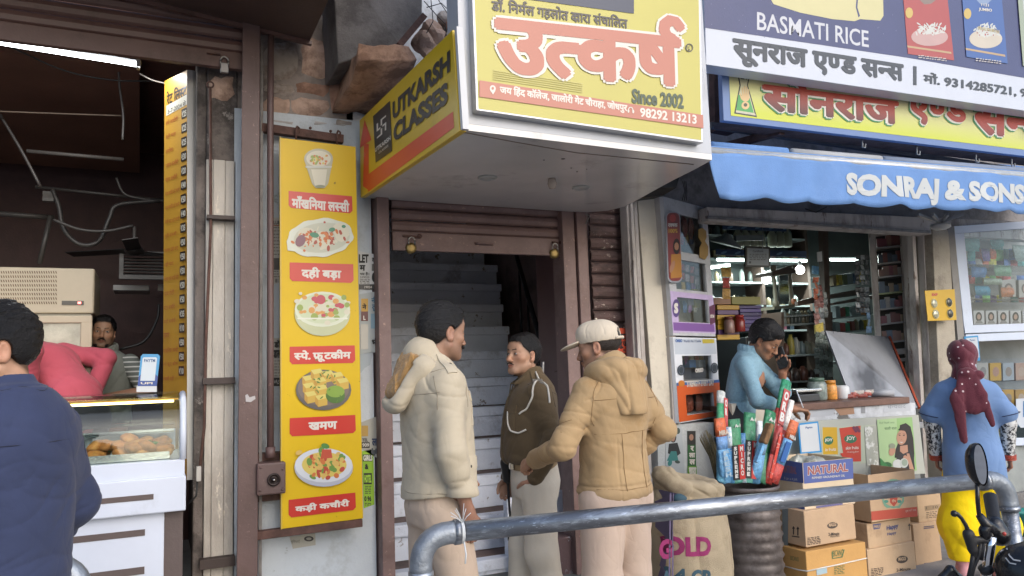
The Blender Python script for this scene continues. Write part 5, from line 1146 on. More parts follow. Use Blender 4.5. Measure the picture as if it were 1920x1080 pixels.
tube('lit tube light across the back of the store behind the framed certificate',at(1345,487,Y=6.5),at(1512,489,Y=6.5),22)
tube('shorter lit tube light low at the left inside the store',at(1332,502,Y=5.9),at(1368,497,Y=5.9),8)
tube('lit tube light over the right shelves of the store',at(1557,487,Y=6.3),at(1608,487,Y=6.3),14)
for x,y,lab in((1500,506,'round lit white bulb beside the small temple shelf'),(1437,524,'round lit white bulb over the back shelves')):
 T=thing('bulb',lab,'bulb',at(x,y,Y=6.3));MB().ball(at(x,y,Y=6.3),.05,14,10).build('globe',emit_mat('bulb_glow',(1,1,.97),6),T);MB().tube([at(x,y,Y=6.3)+V((0,0,.04)),at(x,y,Y=6.3)+V((0,0,.10))],.018,8).build('holder',flat('8a8c8c'),T)
 # ---- back shelves with bottles
bottle_m=[flat(c_,.3)for c_ in('7d8a86','55605c','8f8468','5d4a3c','94a09c','49544e','a39b84')]
def make_bottle(m_,h=.15,r=.028,cap='c9c9c4'):
 mb=MB();mb.lathe((0,0,0),[(r*.9,0),(r,.01),(r,h*.68),(r*.45,h*.84),(r*.42,h*.9)],8);me=mb.mesh('bottle',m_);return me
COLN={'7d8a86':'grey green','55605c':'dark grey','8f8468':'khaki','5d4a3c':'dark brown','94a09c':'pale grey','49544e':'dark green','a39b84':'beige','8a4034':'brick red','a59066':'tan','3e5a78':'steel blue','b0b0a4':'off white','6d7a44':'olive','7a3f52':'plum','2f3f4e':'navy','c27f3a':'orange','93a3a8':'blue grey','c8b23a':'yellow','b83a34':'bright red','3a8f6a':'sea green','6d3f2c':'reddish','7f4a35':'rust coloured','4f3a30':'blackish'}
def goods(kind,meshes,pts_,label,cat,group,cap=None):
 for p in pts_:
  o=bpy.data.objects.new(kind,rnd.choice(meshes));o.location=p;o.rotation_euler.z=rnd.uniform(-.3,.3);s_=rnd.uniform(.85,1.12);o.scale=(s_,s_,s_*rnd.uniform(.9,1.1));C.objects.link(o);tag(o,COLN.get(o.data.materials[0].name[6:],'dull')+' '+label,cat,group)
bm_list=[make_bottle(m_)for m_ in bottle_m]
box_list=[]
for c_ in('8a4034','a59066','3e5a78','b0b0a4','6d7a44','7a3f52','2f3f4e','c27f3a','93a3a8','c8b23a','b83a34','3a8f6a'):
 mb=MB();mb.box((-.035,-.025,0),(.035,.025,.11));box_list.append(mb.mesh('box',flat(c_,.4)))
shelfm=mat('dark_shelf_wood',lin('4a3d36'),rough=.6,var=.2);pale=flat('9aa5a5',.4,'pale_shelf_edge')
bs_=thing('shelf_unit','tall shelves of bottles along the back wall of the store','shelves',at(1450,700,Y=6.7))
zz=[.9,1.2,1.5,1.78,2.06,2.32,2.58,2.84]
for z in zz:MB().box((3.55,Yb-.28,z),(6.9,Yb,z+.02)).build('shelf',pale,bs_)
for x in(3.6,4.5,5.4,6.2,6.9):MB().box((x,Yb-.28,.2),(x+.04,Yb,3.0)).build('upright',shelfm,bs_)
for zi,z in enumerate(zz[1:]):
 pts_=[];x=3.7
 while x<6.8:
  if rnd.random()<.86:pts_.append(V((x,Yb-rnd.uniform(.12,.2),z+.02)))
  x+=rnd.uniform(.085,.125)
 kind=zi%3
 if kind==0:goods('jar',[make_bottle(m_,.13,.036)for m_ in bottle_m[:4]],pts_,'small jar on back wall shelf number %d from the floor'%(zi+2),'jar','jars on the back shelves')
 elif kind==1:goods('bottle',bm_list,pts_,'slim bottle on back wall shelf number %d from the floor'%(zi+2),'bottle','bottles on the back shelves')
 else:goods('goods_box',box_list,pts_,'small box on back wall shelf number %d from the floor'%(zi+2),'box','boxes on the back shelves')
for(y0,x0_,x1_)in((455,1338,1500),(470,1338,1500)):
 pass
for(y0,y1,x0_,x1_,lab)in((420,430,1355,1475,'upper blue printed shelf banner high in the store'),(467,478,1343,1512,'lower blue printed shelf banner above the tube light')):
 T=thing('shelf_banner',lab,'banner',at(x0_,y0,Y=6.2));fB=Face(V((0,6.2,0)),(0,-1,0),T);MB().slab([fB.at(x0_,y0),fB.at(x1_,y0+4),fB.at(x1_,y1+4),fB.at(x0_,y1)],(0,.01,0)).build('strip',flat('25406b',.4),T)
 for k in range(5):fB.many([('e',x0_+14+k*26,(y0+y1)/2+1+k*.5,6,2,-.3)],flat('6f93b8',.4))
for i in range(7):
 px=1385+i*14+(8 if i>3 else 0);p=at(px,463,Y=6.25);mb=MB();mb.lathe(p,[(.045,0),(.05,.02),(.05,.13),(.022,.17),(.022,.2)],10);o=mb.build('bottle',flat('a8aa94',.35));tag(o,'cream bottle with a pale cap standing between the blue shelf banners','bottle','cream bottles between the banners')
cf=thing('framed_certificate','black framed certificate hanging in the shop opening','framed certificate',at(1421,482,Y=5.0));fC=Face(V((0,5.0,0)),(0,-1,0),cf)
MB().slab([fC.at(1398,461),fC.at(1444,463),fC.at(1444,501),fC.at(1398,500)],(0,.02,0)).build('frame',flat('14171a',.3),cf,bevel=.003);fC.poly([(1401,465),(1441,467),(1441,498),(1401,497)],flat('8f9ba3',.3));lines(fC,1405,476,1437,486,4,flat('5a646b'));fC.text('Certificate',1411,469,1431,473,flat('46505a'),.02);fC.rect(1404,490,1408,494,flat('46505a'))
MB().tube([at(1430,425,Y=4.98),at(1430,470,Y=4.98)],.0025,5).build('string',flat('8a8f92'),cf)
fn=thing('pedestal_fan','pale table fan head high in the left of the store','fan',at(1368,448,Y=5.6));p=at(1365,438,Y=5.6)
MB().lathe(p,[(.03,0),(.05,-.03),(.16,-.10),(.165,-.105),(.0,-.10)],20,axis=(.2,-.3,1)).build('shade',flat('9aa2a2',.4),fn);MB().bar(at(1378,447,Y=5.6),at(1430,446,Y=5.6),.035,.05).build('arm',flat('7f8888'),fn)
# ---- hanging strips of sachets
def strip(label,x,y0,y1,w_,cols,Y=5.1,grp=None):
 T=thing('sachet_strip',label,'sachet strip',at(x,y0,Y=Y),grp);n=max(2,int((y1-y0)/(w_*1.15)))
 for i in range(n):
  ya,yb=y0+(y1-y0)*i/n,y0+(y1-y0)*(i+.94)/n;a,b=at(x-w_/2+rnd.uniform(-1,1),ya,Y=Y),at(x+w_/2+rnd.uniform(-1,1),yb,Y=Y)
  mb=MB();c_=(a+b)/2;u=V(((b.x-a.x)/2,rnd.uniform(-.01,.01),0));v=V((0,rnd.uniform(-.008,.008),(a.z-b.z)/2));nn=V((0,-.008,0))
  mb._add([c_-u-v,c_+u-v,c_+u+v,c_-u+v,c_-u*.5-v*.5+nn,c_+u*.5-v*.5+nn,c_+u*.5+v*.5+nn,c_-u*.5+v*.5+nn],[(0,1,5,4),(1,2,6,5),(2,3,7,6),(3,0,4,7),(4,5,6,7)]);mb.build('sachet',foil(cols[i%len(cols)]),T)
strip('strip of red, yellow and green sachets hanging left of the fridge',1362,500,562,17,['c8a03f','b5322a','c89a4a','a8342a'],Y=5.2)
for i in range(4):strip(['green grey sachet strip left of the tilted glass lid','second green grey sachet strip by the tilted lid','third pale sachet strip by the tilted lid','fourth dark sachet strip touching the tilted lid'][i],1532+i*8,622+i*3,702+i*5,8,['6d7a70','8f9a90','4a564e'],Y=5.0)
for i in range(5):strip(['orange packet on top of the hanging bundle at the dark door post','bundle strip with dark red sachets','bundle strip with grey sachets','pinkish sachet strip in the hanging bundle','thin silver sachet strip in the hanging bundle'][i]if i else 'orange sachet strip topping the hanging bundle at the dark door post',1530+(i*9)%25,520+i*14,562+i*17,9,[['c8643a','b55a2f'],['7a4440','8f524c'],['8a8f8c','6d7270'],['9a6a62','a87a70'],['a3a8a8','70767a']][i],Y=5.05)
for i in range(6):strip(f"{['glossy black', 'silver grey', 'dark grey', 'black and white', 'smoky', 'steel coloured'][i]} sachet strip hanging before the white shelf door",1608+(i%3)*9,478+60*(i//3),535+52*(i//3),8,[['22262a','3c4248'],['8f979c','6a7276'],['30363a','565e64'],['1c1e20','b8bcbe'],['4a5054','2a2e32'],['7a8488','4c5458']][i],Y=5.0)
strip('blue sachet strip at the bottom of the black hanging bundle',1629,585,625,9,['7fa3c4','9ab8cf'],Y=5.0)
yp=thing('yellow_packet','yellow packet hanging above the tilted glass lid','packet',at(1537,615,Y=5.0));MB().slab([at(1529,610,Y=5.0),at(1544,604,Y=5.0),at(1545,620,Y=5.0),at(1530,626,Y=5.0)],(0,.02,0)).build('packet',foil('c9b23a'),yp,bevel=.004)
tag_=thing('hang_tag','white hanging tag with string in the shop opening','tag',at(1537,482,Y=5.0));MB().slab([at(1532,473,Y=5.0),at(1541,471,Y=5.0),at(1542,490,Y=5.0),at(1533,491,Y=5.0)],(0,.003,0)).build('card',flat('a8aeb2'),tag_)
bp=thing('blue_packet','small blue and white packet hanging beside the round bulb','packet',at(1530,508,Y=5.3));MB().slab([at(1525,498,Y=5.3),at(1535,500,Y=5.3),at(1535,515,Y=5.3),at(1525,513,Y=5.3)],(0,.02,0)).build('packet',foil('4f93c4'),bp)
dk=mat('dark_brown_door_wood',lin('4f3f36'),rough=.5,var=.25,vs=5,bump=.3,dirt=.3)
gd=thing('glass_cabinet','dark wood glass cabinet in the middle of the store','cabinet',at(1555,600,Y=5.6))
MB().slab([at(1543,420,Y=5.4),at(1552,420,Y=5.4),at(1563,750,Y=5.4),at(1552,750,Y=5.4)],(0,.06,0)).build('post',dk,gd)
for(x0_,y0_,x1_,y1_)in((1553,553,1640,560),(1496,565,1556,574),(1562,568,1642,572)):MB().slab([at(x0_,y0_,Y=5.5),at(x1_,y0_-16,Y=5.7),at(x1_,y1_-12,Y=5.7),at(x0_,y1_,Y=5.5)],(0,.04,0)).build('rail',dk,gd)
for k in range(4):
 y=596+k*28;MB().slab([at(1562,y,Y=5.6),at(1640,y-8,Y=5.8),at(1640,y-5,Y=5.8),at(1562,y+3,Y=5.6)],(0,.25,0)).build('shelf',pale,gd)
for k in range(3):
 y=515+k*22;MB().slab([at(1556,y,Y=5.6),at(1630,y-10,Y=5.8),at(1630,y-8,Y=5.8),at(1556,y+2,Y=5.6)],(0,.25,0)).build('shelf',pale,gd)
for k in range(3):
 goods('cabinet_item',box_list+bm_list[:3],[at(1568+i*9.5,597+k*28-i*1.0,Y=5.72+i*.012)for i in range(7)],'small toiletry item on lower shelf %d of the dark glass cabinet'%(k+1),'toiletry','toiletries in the glass cabinet')
goods('cabinet_item',box_list,[at(1562+i*10,536-i*1.2,Y=5.72+i*.012)for i in range(6)],'small item on the upper shelf of the dark glass cabinet','toiletry','items on the upper cabinet shelf')
tp=thing('temple_shelf','small pale household temple shelf with turned columns','shrine',at(1475,560,Y=5.9));tw=flat('8f8a78',.5,'temple_cream')
for x in(1455,1485):MB().lathe(at(x,575,Y=5.9),[(.035,0),(.03,.05),(.018,.07),(.022,.14),(.016,.2),(.024,.26),(.016,.3),(.02,.36),(.035,.4),(.035,.42)],10).build('column',tw,tp)
MB().slab([at(1452,575,Y=5.85),at(1490,571,Y=5.85),at(1490,576,Y=5.85),at(1452,580,Y=5.85)],(0,.25,0)).build('base',tw,tp);MB().slab([at(1448,510,Y=5.85),at(1475,500,Y=5.85),at(1493,506,Y=5.85),at(1493,512,Y=5.85),at(1448,516,Y=5.85)],(0,.25,0)).build('canopy',flat('5a4a40'),tp)
MB().slab([at(1462,516,Y=6.1),at(1480,516,Y=6.1),at(1480,570,Y=6.1),at(1462,570,Y=6.1)],(0,.02,0)).build('mirror',mat('old_mirror',(.25,.27,.27),rough=.1,metal=1),tp)
ot=thing('orange_idol_pot','small orange pot at the foot of the temple column','pot',at(1489,572,Y=5.85));MB().lathe(at(1489,571,Y=5.82),[(.014,0),(.028,.02),(.022,.05),(.016,.06)],10).build('pot',flat('b0643a'),ot)
ls=thing('shelf_unit','dark framed glass shelf unit behind the counter jars','shelves',at(1490,740,Y=5.6))
for x in(1465,1556):MB().slab([at(x,585,Y=5.6),at(x+5,585,Y=5.6),at(x+6,750,Y=5.6),at(x+1,750,Y=5.6)],(0,.3,0)).build('upright',dk,ls)
for y in(592,608,667,716):MB().slab([at(1466,y,Y=5.62),at(1558,y-5,Y=5.62),at(1558,y-2,Y=5.62),at(1466,y+3,Y=5.62)],(0,.28,0)).build('shelf',pale,ls)
goods('bottle',bm_list,[at(1470+i*7,608-i*.4,Y=5.7)for i in range(9)],'small dark bottle on the upper row of the shelf unit behind the jars','bottle','bottles behind the counter jars')
for i,c_ in enumerate(('7a4a3a','c2b24a','b5b8b0','8fa0a0','a5a58f','b0a890','6a7a6a','a0a8a8')):
 p=at(1474+i*10,666-i*.5,Y=5.72);mb=MB();hh=(.12,.2,.17,.13,.13,.12,.13,.12)[i];mb.lathe((p.x,p.y,p.z),[(.03,0),(.033,.01),(.033,hh*.75),(.016,hh*.9),(.016,hh)],10);o=mb.build('bottle',flat(c_,.35));tag(o,['brown jar','tall yellow bottle','tall white bottle','pale grey jar','cream jar','beige jar','green grey jar','rightmost pale jar'][i]+' in the middle row of shelves behind the counter','bottle')
goods('jar',[make_bottle(flat(c_,.3),.15,.045)for c_ in('6d3f2c','7f4a35','4f3a30')],[at(1477+i*15,716,Y=5.72)for i in range(5)],'brown jar of sweets on the lowest row of the shelf unit','jar','brown jars behind the counter')
fg_=thing('drinks_fridge','dark framed glass fridge with a bright LED strip beside the shopkeeper','fridge',at(1430,750,Y=5.9))
p0,p1=at(1398,632,Y=5.9),at(1458,760,Y=5.9);MB().box((p0.x,5.9,.4),(p1.x,6.4,p0.z)).build('cabinet',flat('20242a',.35),fg_,bevel=.01)
p0,p1=at(1405,640,Y=5.88),at(1451,750,Y=5.88);MB().box((p0.x,5.885,p1.z),(p1.x,5.897,p0.z)).build('lit_back',mat('fridge_inside',lin('9fa3a8'),rough=.4,var=.4,vs=9),fg_);MB().tube([at(1443,655,Y=5.86),at(1446,748,Y=5.86)],.012,6).build('led_strip',emit_mat('fridge_led',(.9,1,.95),5),fg_)
for y in(690,728):MB().slab([at(1406,y,Y=5.87),at(1441,y,Y=5.87),at(1441,y+2,Y=5.87),at(1406,y+2,Y=5.87)],(0,.01,0)).build('shelf',pale,fg_)
for i in range(8):packet('packet','shiny purple or yellow packet inside the drinks fridge','packet','packets in the drinks fridge',at(1410+(i%4)*9,680+37*(i//4),Y=5.87),(1,0,0),.04,.075,.02,foil(('6a4a8a','c9a83f')[i%2]))
def flatboxes(x0_,x1_,y0_,n,dy,cols,Y,label,group):
 for i in range(n):
  ya=y0_+i*dy;a,b=at(x0_+rnd.uniform(-1.5,1.5),ya,Y=Y),at(x1_+rnd.uniform(-1.5,1.5),ya+dy-.7,Y=Y);o=MB().box((a.x,Y,b.z),(b.x,Y+.2,a.z)).build('flat_box',flat(cols[i%len(cols)],.35),bevel=.003);tag(o,label,'box',group)
flatboxes(1346,1386,572,7,9.3,['d6a52a','6d4a80','d9ab2e','cf9a25'],5.35,'flat yellow or purple chocolate box in the stack behind the shopkeeper','yellow chocolate boxes');flatboxes(1387,1428,572,7,7,['4a3a80','5a4a95','3f3370'],5.4,'flat purple chocolate box in the darker stack behind the shopkeeper','purple chocolate boxes')
for(x0_,x1_,y0_,y1_,c_,lab)in((1372,1427,556,571,'9a9648','wide olive yellow box on top of the purple chocolate boxes'),(1338,1371,558,571,'a8795a','brownish box on top of the yellow chocolate boxes')):
 a,b=at(x0_,y0_,Y=5.34),at(x1_,y1_,Y=5.34);tag(MB().box((a.x,5.34,b.z),(b.x,5.6,a.z)).build('carton',flat(c_,.4),bevel=.004),lab,'carton')
for(x,y,lab,c_)in((1368,625,'clear jar with a red label behind the shopkeeper','b08a80'),(1388,622,'jar with a bright red lid behind the shopkeeper','a03028')):
 T=thing('jar',lab,'jar',at(x,y,Y=5.3));MB().lathe(at(x,y,Y=5.3),[(.042,0),(.046,.01),(.046,.10),(.036,.12)],14).build('body',flat(c_,.2),T);MB().lathe(at(x,y,Y=5.3)+V((0,0,.12)),[(.04,0),(.04,.025),(.03,.028)],14).build('lid',flat('7a3a34' if c_!='a03028' else 'b02a22',.3),T)
 # ---- counter
cn=thing('shop_counter','shop counter with a brown top and white papered front under the hanging goods','counter',(4.8,4.35,.2))
Yk=4.22;kt=mat('brown_counter_edge',lin('6e5145'),rough=.5,var=.2,vs=10,bump=.2,dirt=.3,dcol=lin('3f302a'))
a,b=at(1430,758,Y=Yk),at(1712,752,Y=Yk);zc_=(at(1480,757,Y=Yk).z+at(1700,746,Y=Yk).z)/2
xl,xr_=at(1395,700,Y=Yk).x,at(1722,780,Y=Yk).x
MB().box((xl,Yk,zc_-.05),(at(1706,750,Y=Yk).x,4.95,zc_)).build('top',kt,cn,bevel=.006)
pp_=mat('torn_white_paper',lin('b9bcc0'),rough=.8,var=.25,vs=9,bump=.3,wear=.28,wcol=lin('6d6a66'),ws=5)
MB().box((xl,Yk+.02,zc_-.20),(xr_,Yk+.06,zc_-.05)).build('paper_band',pp_,cn);MB().box((xl-.03,Yk-.04,zc_-.245),(xr_+.02,Yk+.06,zc_-.20)).build('steel_rail',mat('dull_zinc',(.32,.33,.34),rough=.4,metal=.7,var=.3,vs=12),cn,bevel=.004)
MB().box((xl,Yk+.03,.2),(xr_,Yk+.6,zc_-.245)).build('base',flat('8a8d8c',.7),cn)
cfc=Face(V((0,Yk+.02,0)),(0,-1,0),cn);cfc.k=3
cfc.many([('p',[(1500,766),(1535,765),(1570,763),(1560,779),(1520,782),(1502,781)],0),('p',[(1562,764),(1600,762),(1602,776),(1575,779)],1),('p',[(1656,757),(1706,754),(1707,770),(1657,773)],2)],[flat('c3c6cc',.6),flat('b58a6a',.6),flat('ccd0d6',.6)]);cfc.text('धन्यवाद',1664,760,1698,767,flat('8a8f98'),.0,dy=-.05);cfc.rect(1614,758,1622,775,flat('9a9c9f'))
px_box('worn_panel',creamw,cn,1372,757,1438,800,Yk-.03,.04);
cl=thing('crumpled_cloth','crumpled brown cloth and paper at the shopkeeper end of the counter','cloth',at(1390,752,Y=4.35));S_=Sdf();q_=np.array(at(1385,757,Y=4.40));S_.ell(q_,(.10,.06,.035),.03);S_.ell(q_+A(.11,.0,-.005),(.08,.05,.025),.03);S_.ell(q_+A(.03,0,.02),(.05,.05,.03),.02);S_.after(lambda P,d:d+(fold(P,60,5)-.3)*.012);o=sdf_object('cloth',S_,q_-.2,q_+.25,.005,fabric('brown_crumpled',lin('a0917b')),None);o.parent=cl;o.matrix_parent_inverse=cl.matrix_basis.inverted()
ap=thing('advert_panel','cosmetics advert panel with face wash tubes and a smiling woman under the counter','advert',at(1600,885,Y=4.14));Ya=4.14
MB().slab([at(1476,792,Y=Ya),at(1722,778,Y=Ya),at(1735,888,Y=Ya),at(1476,900,Y=Ya)],(0,.03,0)).build('panel',flat('c3c6bb',.4),ap);fA=Face(V((0,Ya,0)),(0,-1,0),ap)
fA.poly([(1540,802),(1640,796),(1640,868),(1540,872)],flat('c8d0b8',.4));fA.poly([(1542,801),(1569,801),(1571,852),(1543,852)],flat('e0b224',.35));fA.ell(1553,826,9,8,flat('2f7a55',.35));fA.text('JOY',1546,822,1561,829,white,.04);fA.text('in fruits',1547,840,1567,846,white,.02,dy=-.05)
fA.poly([(1573,803),(1613,798),(1614,865),(1583,866)],flat('d8452e',.35));fA.ell(1594,823,12,8,flat('2f7a55',.35));fA.text('JOY',1586,818,1603,827,white,.04);fA.text('skin fruits',1585,837,1609,843,white,.02,dy=-.05);fA.text('cleaning glow',1587,846,1609,850,white,.0,dy=-.05);fA.many([('e',1600+2*i,802+i%3*3,3,3)for i in range(6)],flat('7a2f4f',.4));fA.many([('p',[(1574,850),(1592,848),(1598,866),(1586,866)])],flat('d8452e',.35))
fA.poly([(1620,800),(1643,798),(1646,872),(1624,873)],mat('worn_print',lin('a5a79b'),rough=.6,var=.2,wear=.4,wcol=lin('cfd0ca'),ws=12));gg=flat('a3cc86',.35)
fA.poly([(1643,787),(1709,782),(1718,882),(1650,884)],gg);fA.poly([(1643,787),(1680,784),(1684,882),(1650,884)],flat('b8d8a0',.35));fA.text('रातों रात',1657,800,1680,806,flat('4f7a4a'),.02,dy=-.04);fA.text('मिले निखरी त्वचा',1647,791,1676,795,flat('7a9a70'),.0,dy=-.04)
hr_,sk_,bk_=flat('241a18',.5),flat('c9977c',.5),flat('26242a',.5)
fA.poly([(1686,797),(1697,793),(1706,800),(1711,822),(1713,850),(1712,868),(1690,860),(1676,858),(1678,842),(1684,826)],hr_);fA.poly([(1678,862),(1690,844),(1706,842),(1712,856),(1714,880),(1690,881)],bk_);fA.poly([(1686,836),(1700,834),(1701,847),(1692,851),(1686,846)],sk_);fA.ell(1689,820,9.5,14,sk_,rot=.12);fA.poly([(1682,806),(1690,798),(1699,806),(1701,824),(1696,808)],hr_)
fA.many([('e',1685,816,2,.9,0,0),('e',1693,816.5,2,.9,0,0),('p',[(1684,828),(1692,828.5),(1689,831)],1),('p',[(1682,813.5),(1687,812.5),(1687,813.3),(1682,814.2)],0),('p',[(1691,813),(1696,813.6),(1696,814.4),(1691,813.9)],0),('e',1688.5,823.5,1.2,.7,0,2)],[hr_,flat('d8d0cc',.4),flat('a8755c',.5)])
fA.many([('e',1697,862,5,9,-.3),('p',[(1698,850),(1703,850),(1712,880),(1704,881)]),('e',1671,846,6,9,.3)],sk_);fA.ell(1671,836,6,5,flat('9aa38c',.3));fA.ell(1681,870,9,9,flat('dfe2e0',.3));fA.ell(1693,868,8,9,flat('cfd5d0',.3));fA.ell(1694,867,5.5,6.5,flat('9fb09f',.3));fA.ell(1661,872,9,6,flat('2f6b3c',.3));fA.poly([(1648,858),(1670,880),(1650,883)],flat('3d8a4a',.35))
q3=thing('payment_placard','white payment code placard with a blue border in front of the counter','placard',at(1515,845,Y=4.05));fQ=Face(V((0,4.05,0)),(0,-1,0),q3);MB().slab([fQ.at(1496,794),fQ.at(1534,790),fQ.at(1541,848),fQ.at(1501,851)],(0,.006,0)).build('card',flat('2f9be0',.35),q3);fQ.poly([(1499,797),(1532,793),(1537,845),(1503,848)],flat('dfe5ea',.35));fQ.text('Paytm',1510,800,1523,805,flat('2a5a95'),.04,dy=-.08)
gx=thing('green_notice','pale notice with Hindi letters behind the broom bundle','notice',at(1432,820,Y=4.16));fG=Face(V((0,4.16,0)),(0,-1,0),gx);MB().slab([fG.at(1418,793),fG.at(1474,790),fG.at(1476,860),fG.at(1420,862)],(0,.01,0)).build('sheet',flat('a9bfa4',.5),gx);fG.text('ना',1422,802,1434,814,flat('2f6a3f'),.04);fG.text('पन',1488-24,820,1476,832,flat('4a5a6a'),.03)
# ---- things standing on the counter
def onc(x,Y=4.45):return V((at(x,740,Y=Y).x,Y,zc_+.001))
jr=thing('glass_jar','ribbed glass jar with a dark green lid on the counter','jar',onc(1533));MB().lathe(onc(1533),[(.062,0),(.072,.015),(.073,.12),(.06,.145)],20).build('body',mat('ribbed_glass',lin('7f8a84'),rough=.15,var=.4,vs=40),jr);MB().lathe(onc(1533)+V((0,0,.145)),[(.058,0),(.058,.025),(.05,.03)],20).build('lid',flat('4c6b58',.4),jr)
j2=thing('candy_jar','orange and yellow jar with an orange lid on the counter','jar',onc(1558));MB().lathe(onc(1558),[(.042,0),(.048,.01),(.048,.10),(.04,.12)],18).build('body',mat('orange_candy',lin('d9964a'),rough=.25,var=.35,vs=50),j2);MB().lathe(onc(1558)+V((0,0,.12)),[(.042,0),(.042,.028),(.035,.03)],18).build('lid',flat('e0912a',.35),j2)
j3=thing('white_tub','white plastic tub on the counter next to the orange jar','tub',onc(1580));MB().lathe(onc(1580),[(.048,0),(.052,.01),(.053,.085),(.045,.10),(.03,.105)],18).build('tub',mat('white_plastic',lin('cfd2d4'),rough=.3,var=.05),j3)
bl=thing('weighing_scale','flat steel weighing scale at the middle of the counter','scale',onc(1500));MB().obox(onc(1500)+V((0,0,.03)),(.11,0,0),(0,.09,0),(0,0,.028)).build('body',flat('3a3d40',.4),bl,bevel=.008);MB().obox(onc(1500)+V((0,0,.085)),(.13,0,0),(0,.1,0),(0,0,.012)).build('pan',mat('bright_steel',(.6,.62,.62),rough=.25,metal=1),bl,bevel=.006)
for i in range(9):packet('sachet','red and brown sachet lying in the heap on the counter','sachet','heap of red sachets on the counter',onc(1596+(i*7)%40,4.4)+V((0,0,.02+.012*(i%3))),(1,rnd.uniform(-.3,.3),0),.10,.035,.03,foil(('8f3a30','a8483a','c2b8b0')[i%3]),tilt=rnd.uniform(-.2,.2))
rl_=thing('paper_roll','rolled paper tube lying at the right end of the counter','roll',onc(1645));MB().tube([onc(1630)+V((0,-.02,.03)),onc(1652)+V((0,-.12,.03))],.028,14).build('tube',flat('b8bcc4',.5),rl_);MB().tube([onc(1652)+V((.0,-.121,.03)),onc(1652)+V((.002,-.124,.03))],.014,10).build('hole',flat('3a3a40'),rl_)
op=thing('open_notebook','open receipt book under the shopkeeper hand','notebook',onc(1428,4.5));MB().obox(onc(1428,4.45)+V((0,0,.006)),(.09,0,0),(0,.06,0),(0,0,.005)).build('pages',flat('c3c5c2',.7),op)
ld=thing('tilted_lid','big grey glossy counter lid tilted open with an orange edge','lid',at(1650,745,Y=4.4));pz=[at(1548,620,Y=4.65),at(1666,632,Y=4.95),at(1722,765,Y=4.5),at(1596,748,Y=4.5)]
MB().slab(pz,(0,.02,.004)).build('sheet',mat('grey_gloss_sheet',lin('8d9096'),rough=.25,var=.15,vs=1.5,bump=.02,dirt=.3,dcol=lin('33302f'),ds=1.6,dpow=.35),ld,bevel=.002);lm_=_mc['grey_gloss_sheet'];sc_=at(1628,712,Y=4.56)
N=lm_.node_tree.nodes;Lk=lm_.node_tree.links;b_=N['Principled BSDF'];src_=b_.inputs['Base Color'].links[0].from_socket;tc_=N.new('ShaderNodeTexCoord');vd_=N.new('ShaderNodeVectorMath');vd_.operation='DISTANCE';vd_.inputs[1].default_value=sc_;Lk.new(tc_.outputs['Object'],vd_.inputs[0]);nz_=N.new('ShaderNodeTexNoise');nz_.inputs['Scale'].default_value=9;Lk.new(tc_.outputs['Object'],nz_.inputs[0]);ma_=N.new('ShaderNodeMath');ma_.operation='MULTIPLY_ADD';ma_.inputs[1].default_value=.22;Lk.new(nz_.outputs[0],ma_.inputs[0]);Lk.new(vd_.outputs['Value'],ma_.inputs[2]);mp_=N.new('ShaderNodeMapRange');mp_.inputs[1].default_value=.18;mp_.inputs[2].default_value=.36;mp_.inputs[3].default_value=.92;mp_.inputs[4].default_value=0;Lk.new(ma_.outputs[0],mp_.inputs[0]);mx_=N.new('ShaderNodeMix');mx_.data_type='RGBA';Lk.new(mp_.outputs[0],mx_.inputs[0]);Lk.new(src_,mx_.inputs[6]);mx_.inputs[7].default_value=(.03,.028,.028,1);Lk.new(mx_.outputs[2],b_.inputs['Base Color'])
MB().bar(pz[1]+V((.004,-.004,0)),pz[2]+V((.004,-.004,0)),.016,.03).build('orange_edge',flat('c4502c',.45),ld)
for t,e in((.1,0),(.35,0),(.7,0),(.95,0)):MB().ball(pz[0].lerp(pz[1],t)+V((0,-.004,-.015)),.006).build('screw',ink,ld)
# ---- white shelf door with goods (right of the opening)
wd=thing('shelf_door','tall white framed shelf case with small goods, right side of the opening','shelf case',at(1668,700,Y=4.9))
Wa,Wb=at(1629,600,Y=5.02),at(1709,600,Y=4.78);Wd=(Wb-Wa);Wd.z=0;Wd.normalize();Wn=V((Wd.y,-Wd.x,0));
def ws_(x,y,o=0.):return at(x,y,pl=(Wa+Wn*o,Wn))
def wbar(q,th=.05,m_=woodw,name='frame',o=0.):MB().slab([ws_(*p,o)for p in q],-Wn*th).build(name,m_,wd,bevel=.003)
wbar([(1629,436),(1641,434),(1655,668),(1644,670)]);wbar([(1688,428),(1701,426),(1712,740),(1701,740)]);wbar([(1641,434),(1688,428),(1689,436),(1642,443)]);wbar([(1655,656),(1709,652),(1709,662),(1655,668)])
MB().slab([ws_(1640,438,-.22),ws_(1702,432,-.22),ws_(1712,740,-.22),ws_(1652,700,-.22)],-Wn*.02).build('back',flat('4a4642',.6),wd)
rowsy=(462,492,517,548,577,605,640)
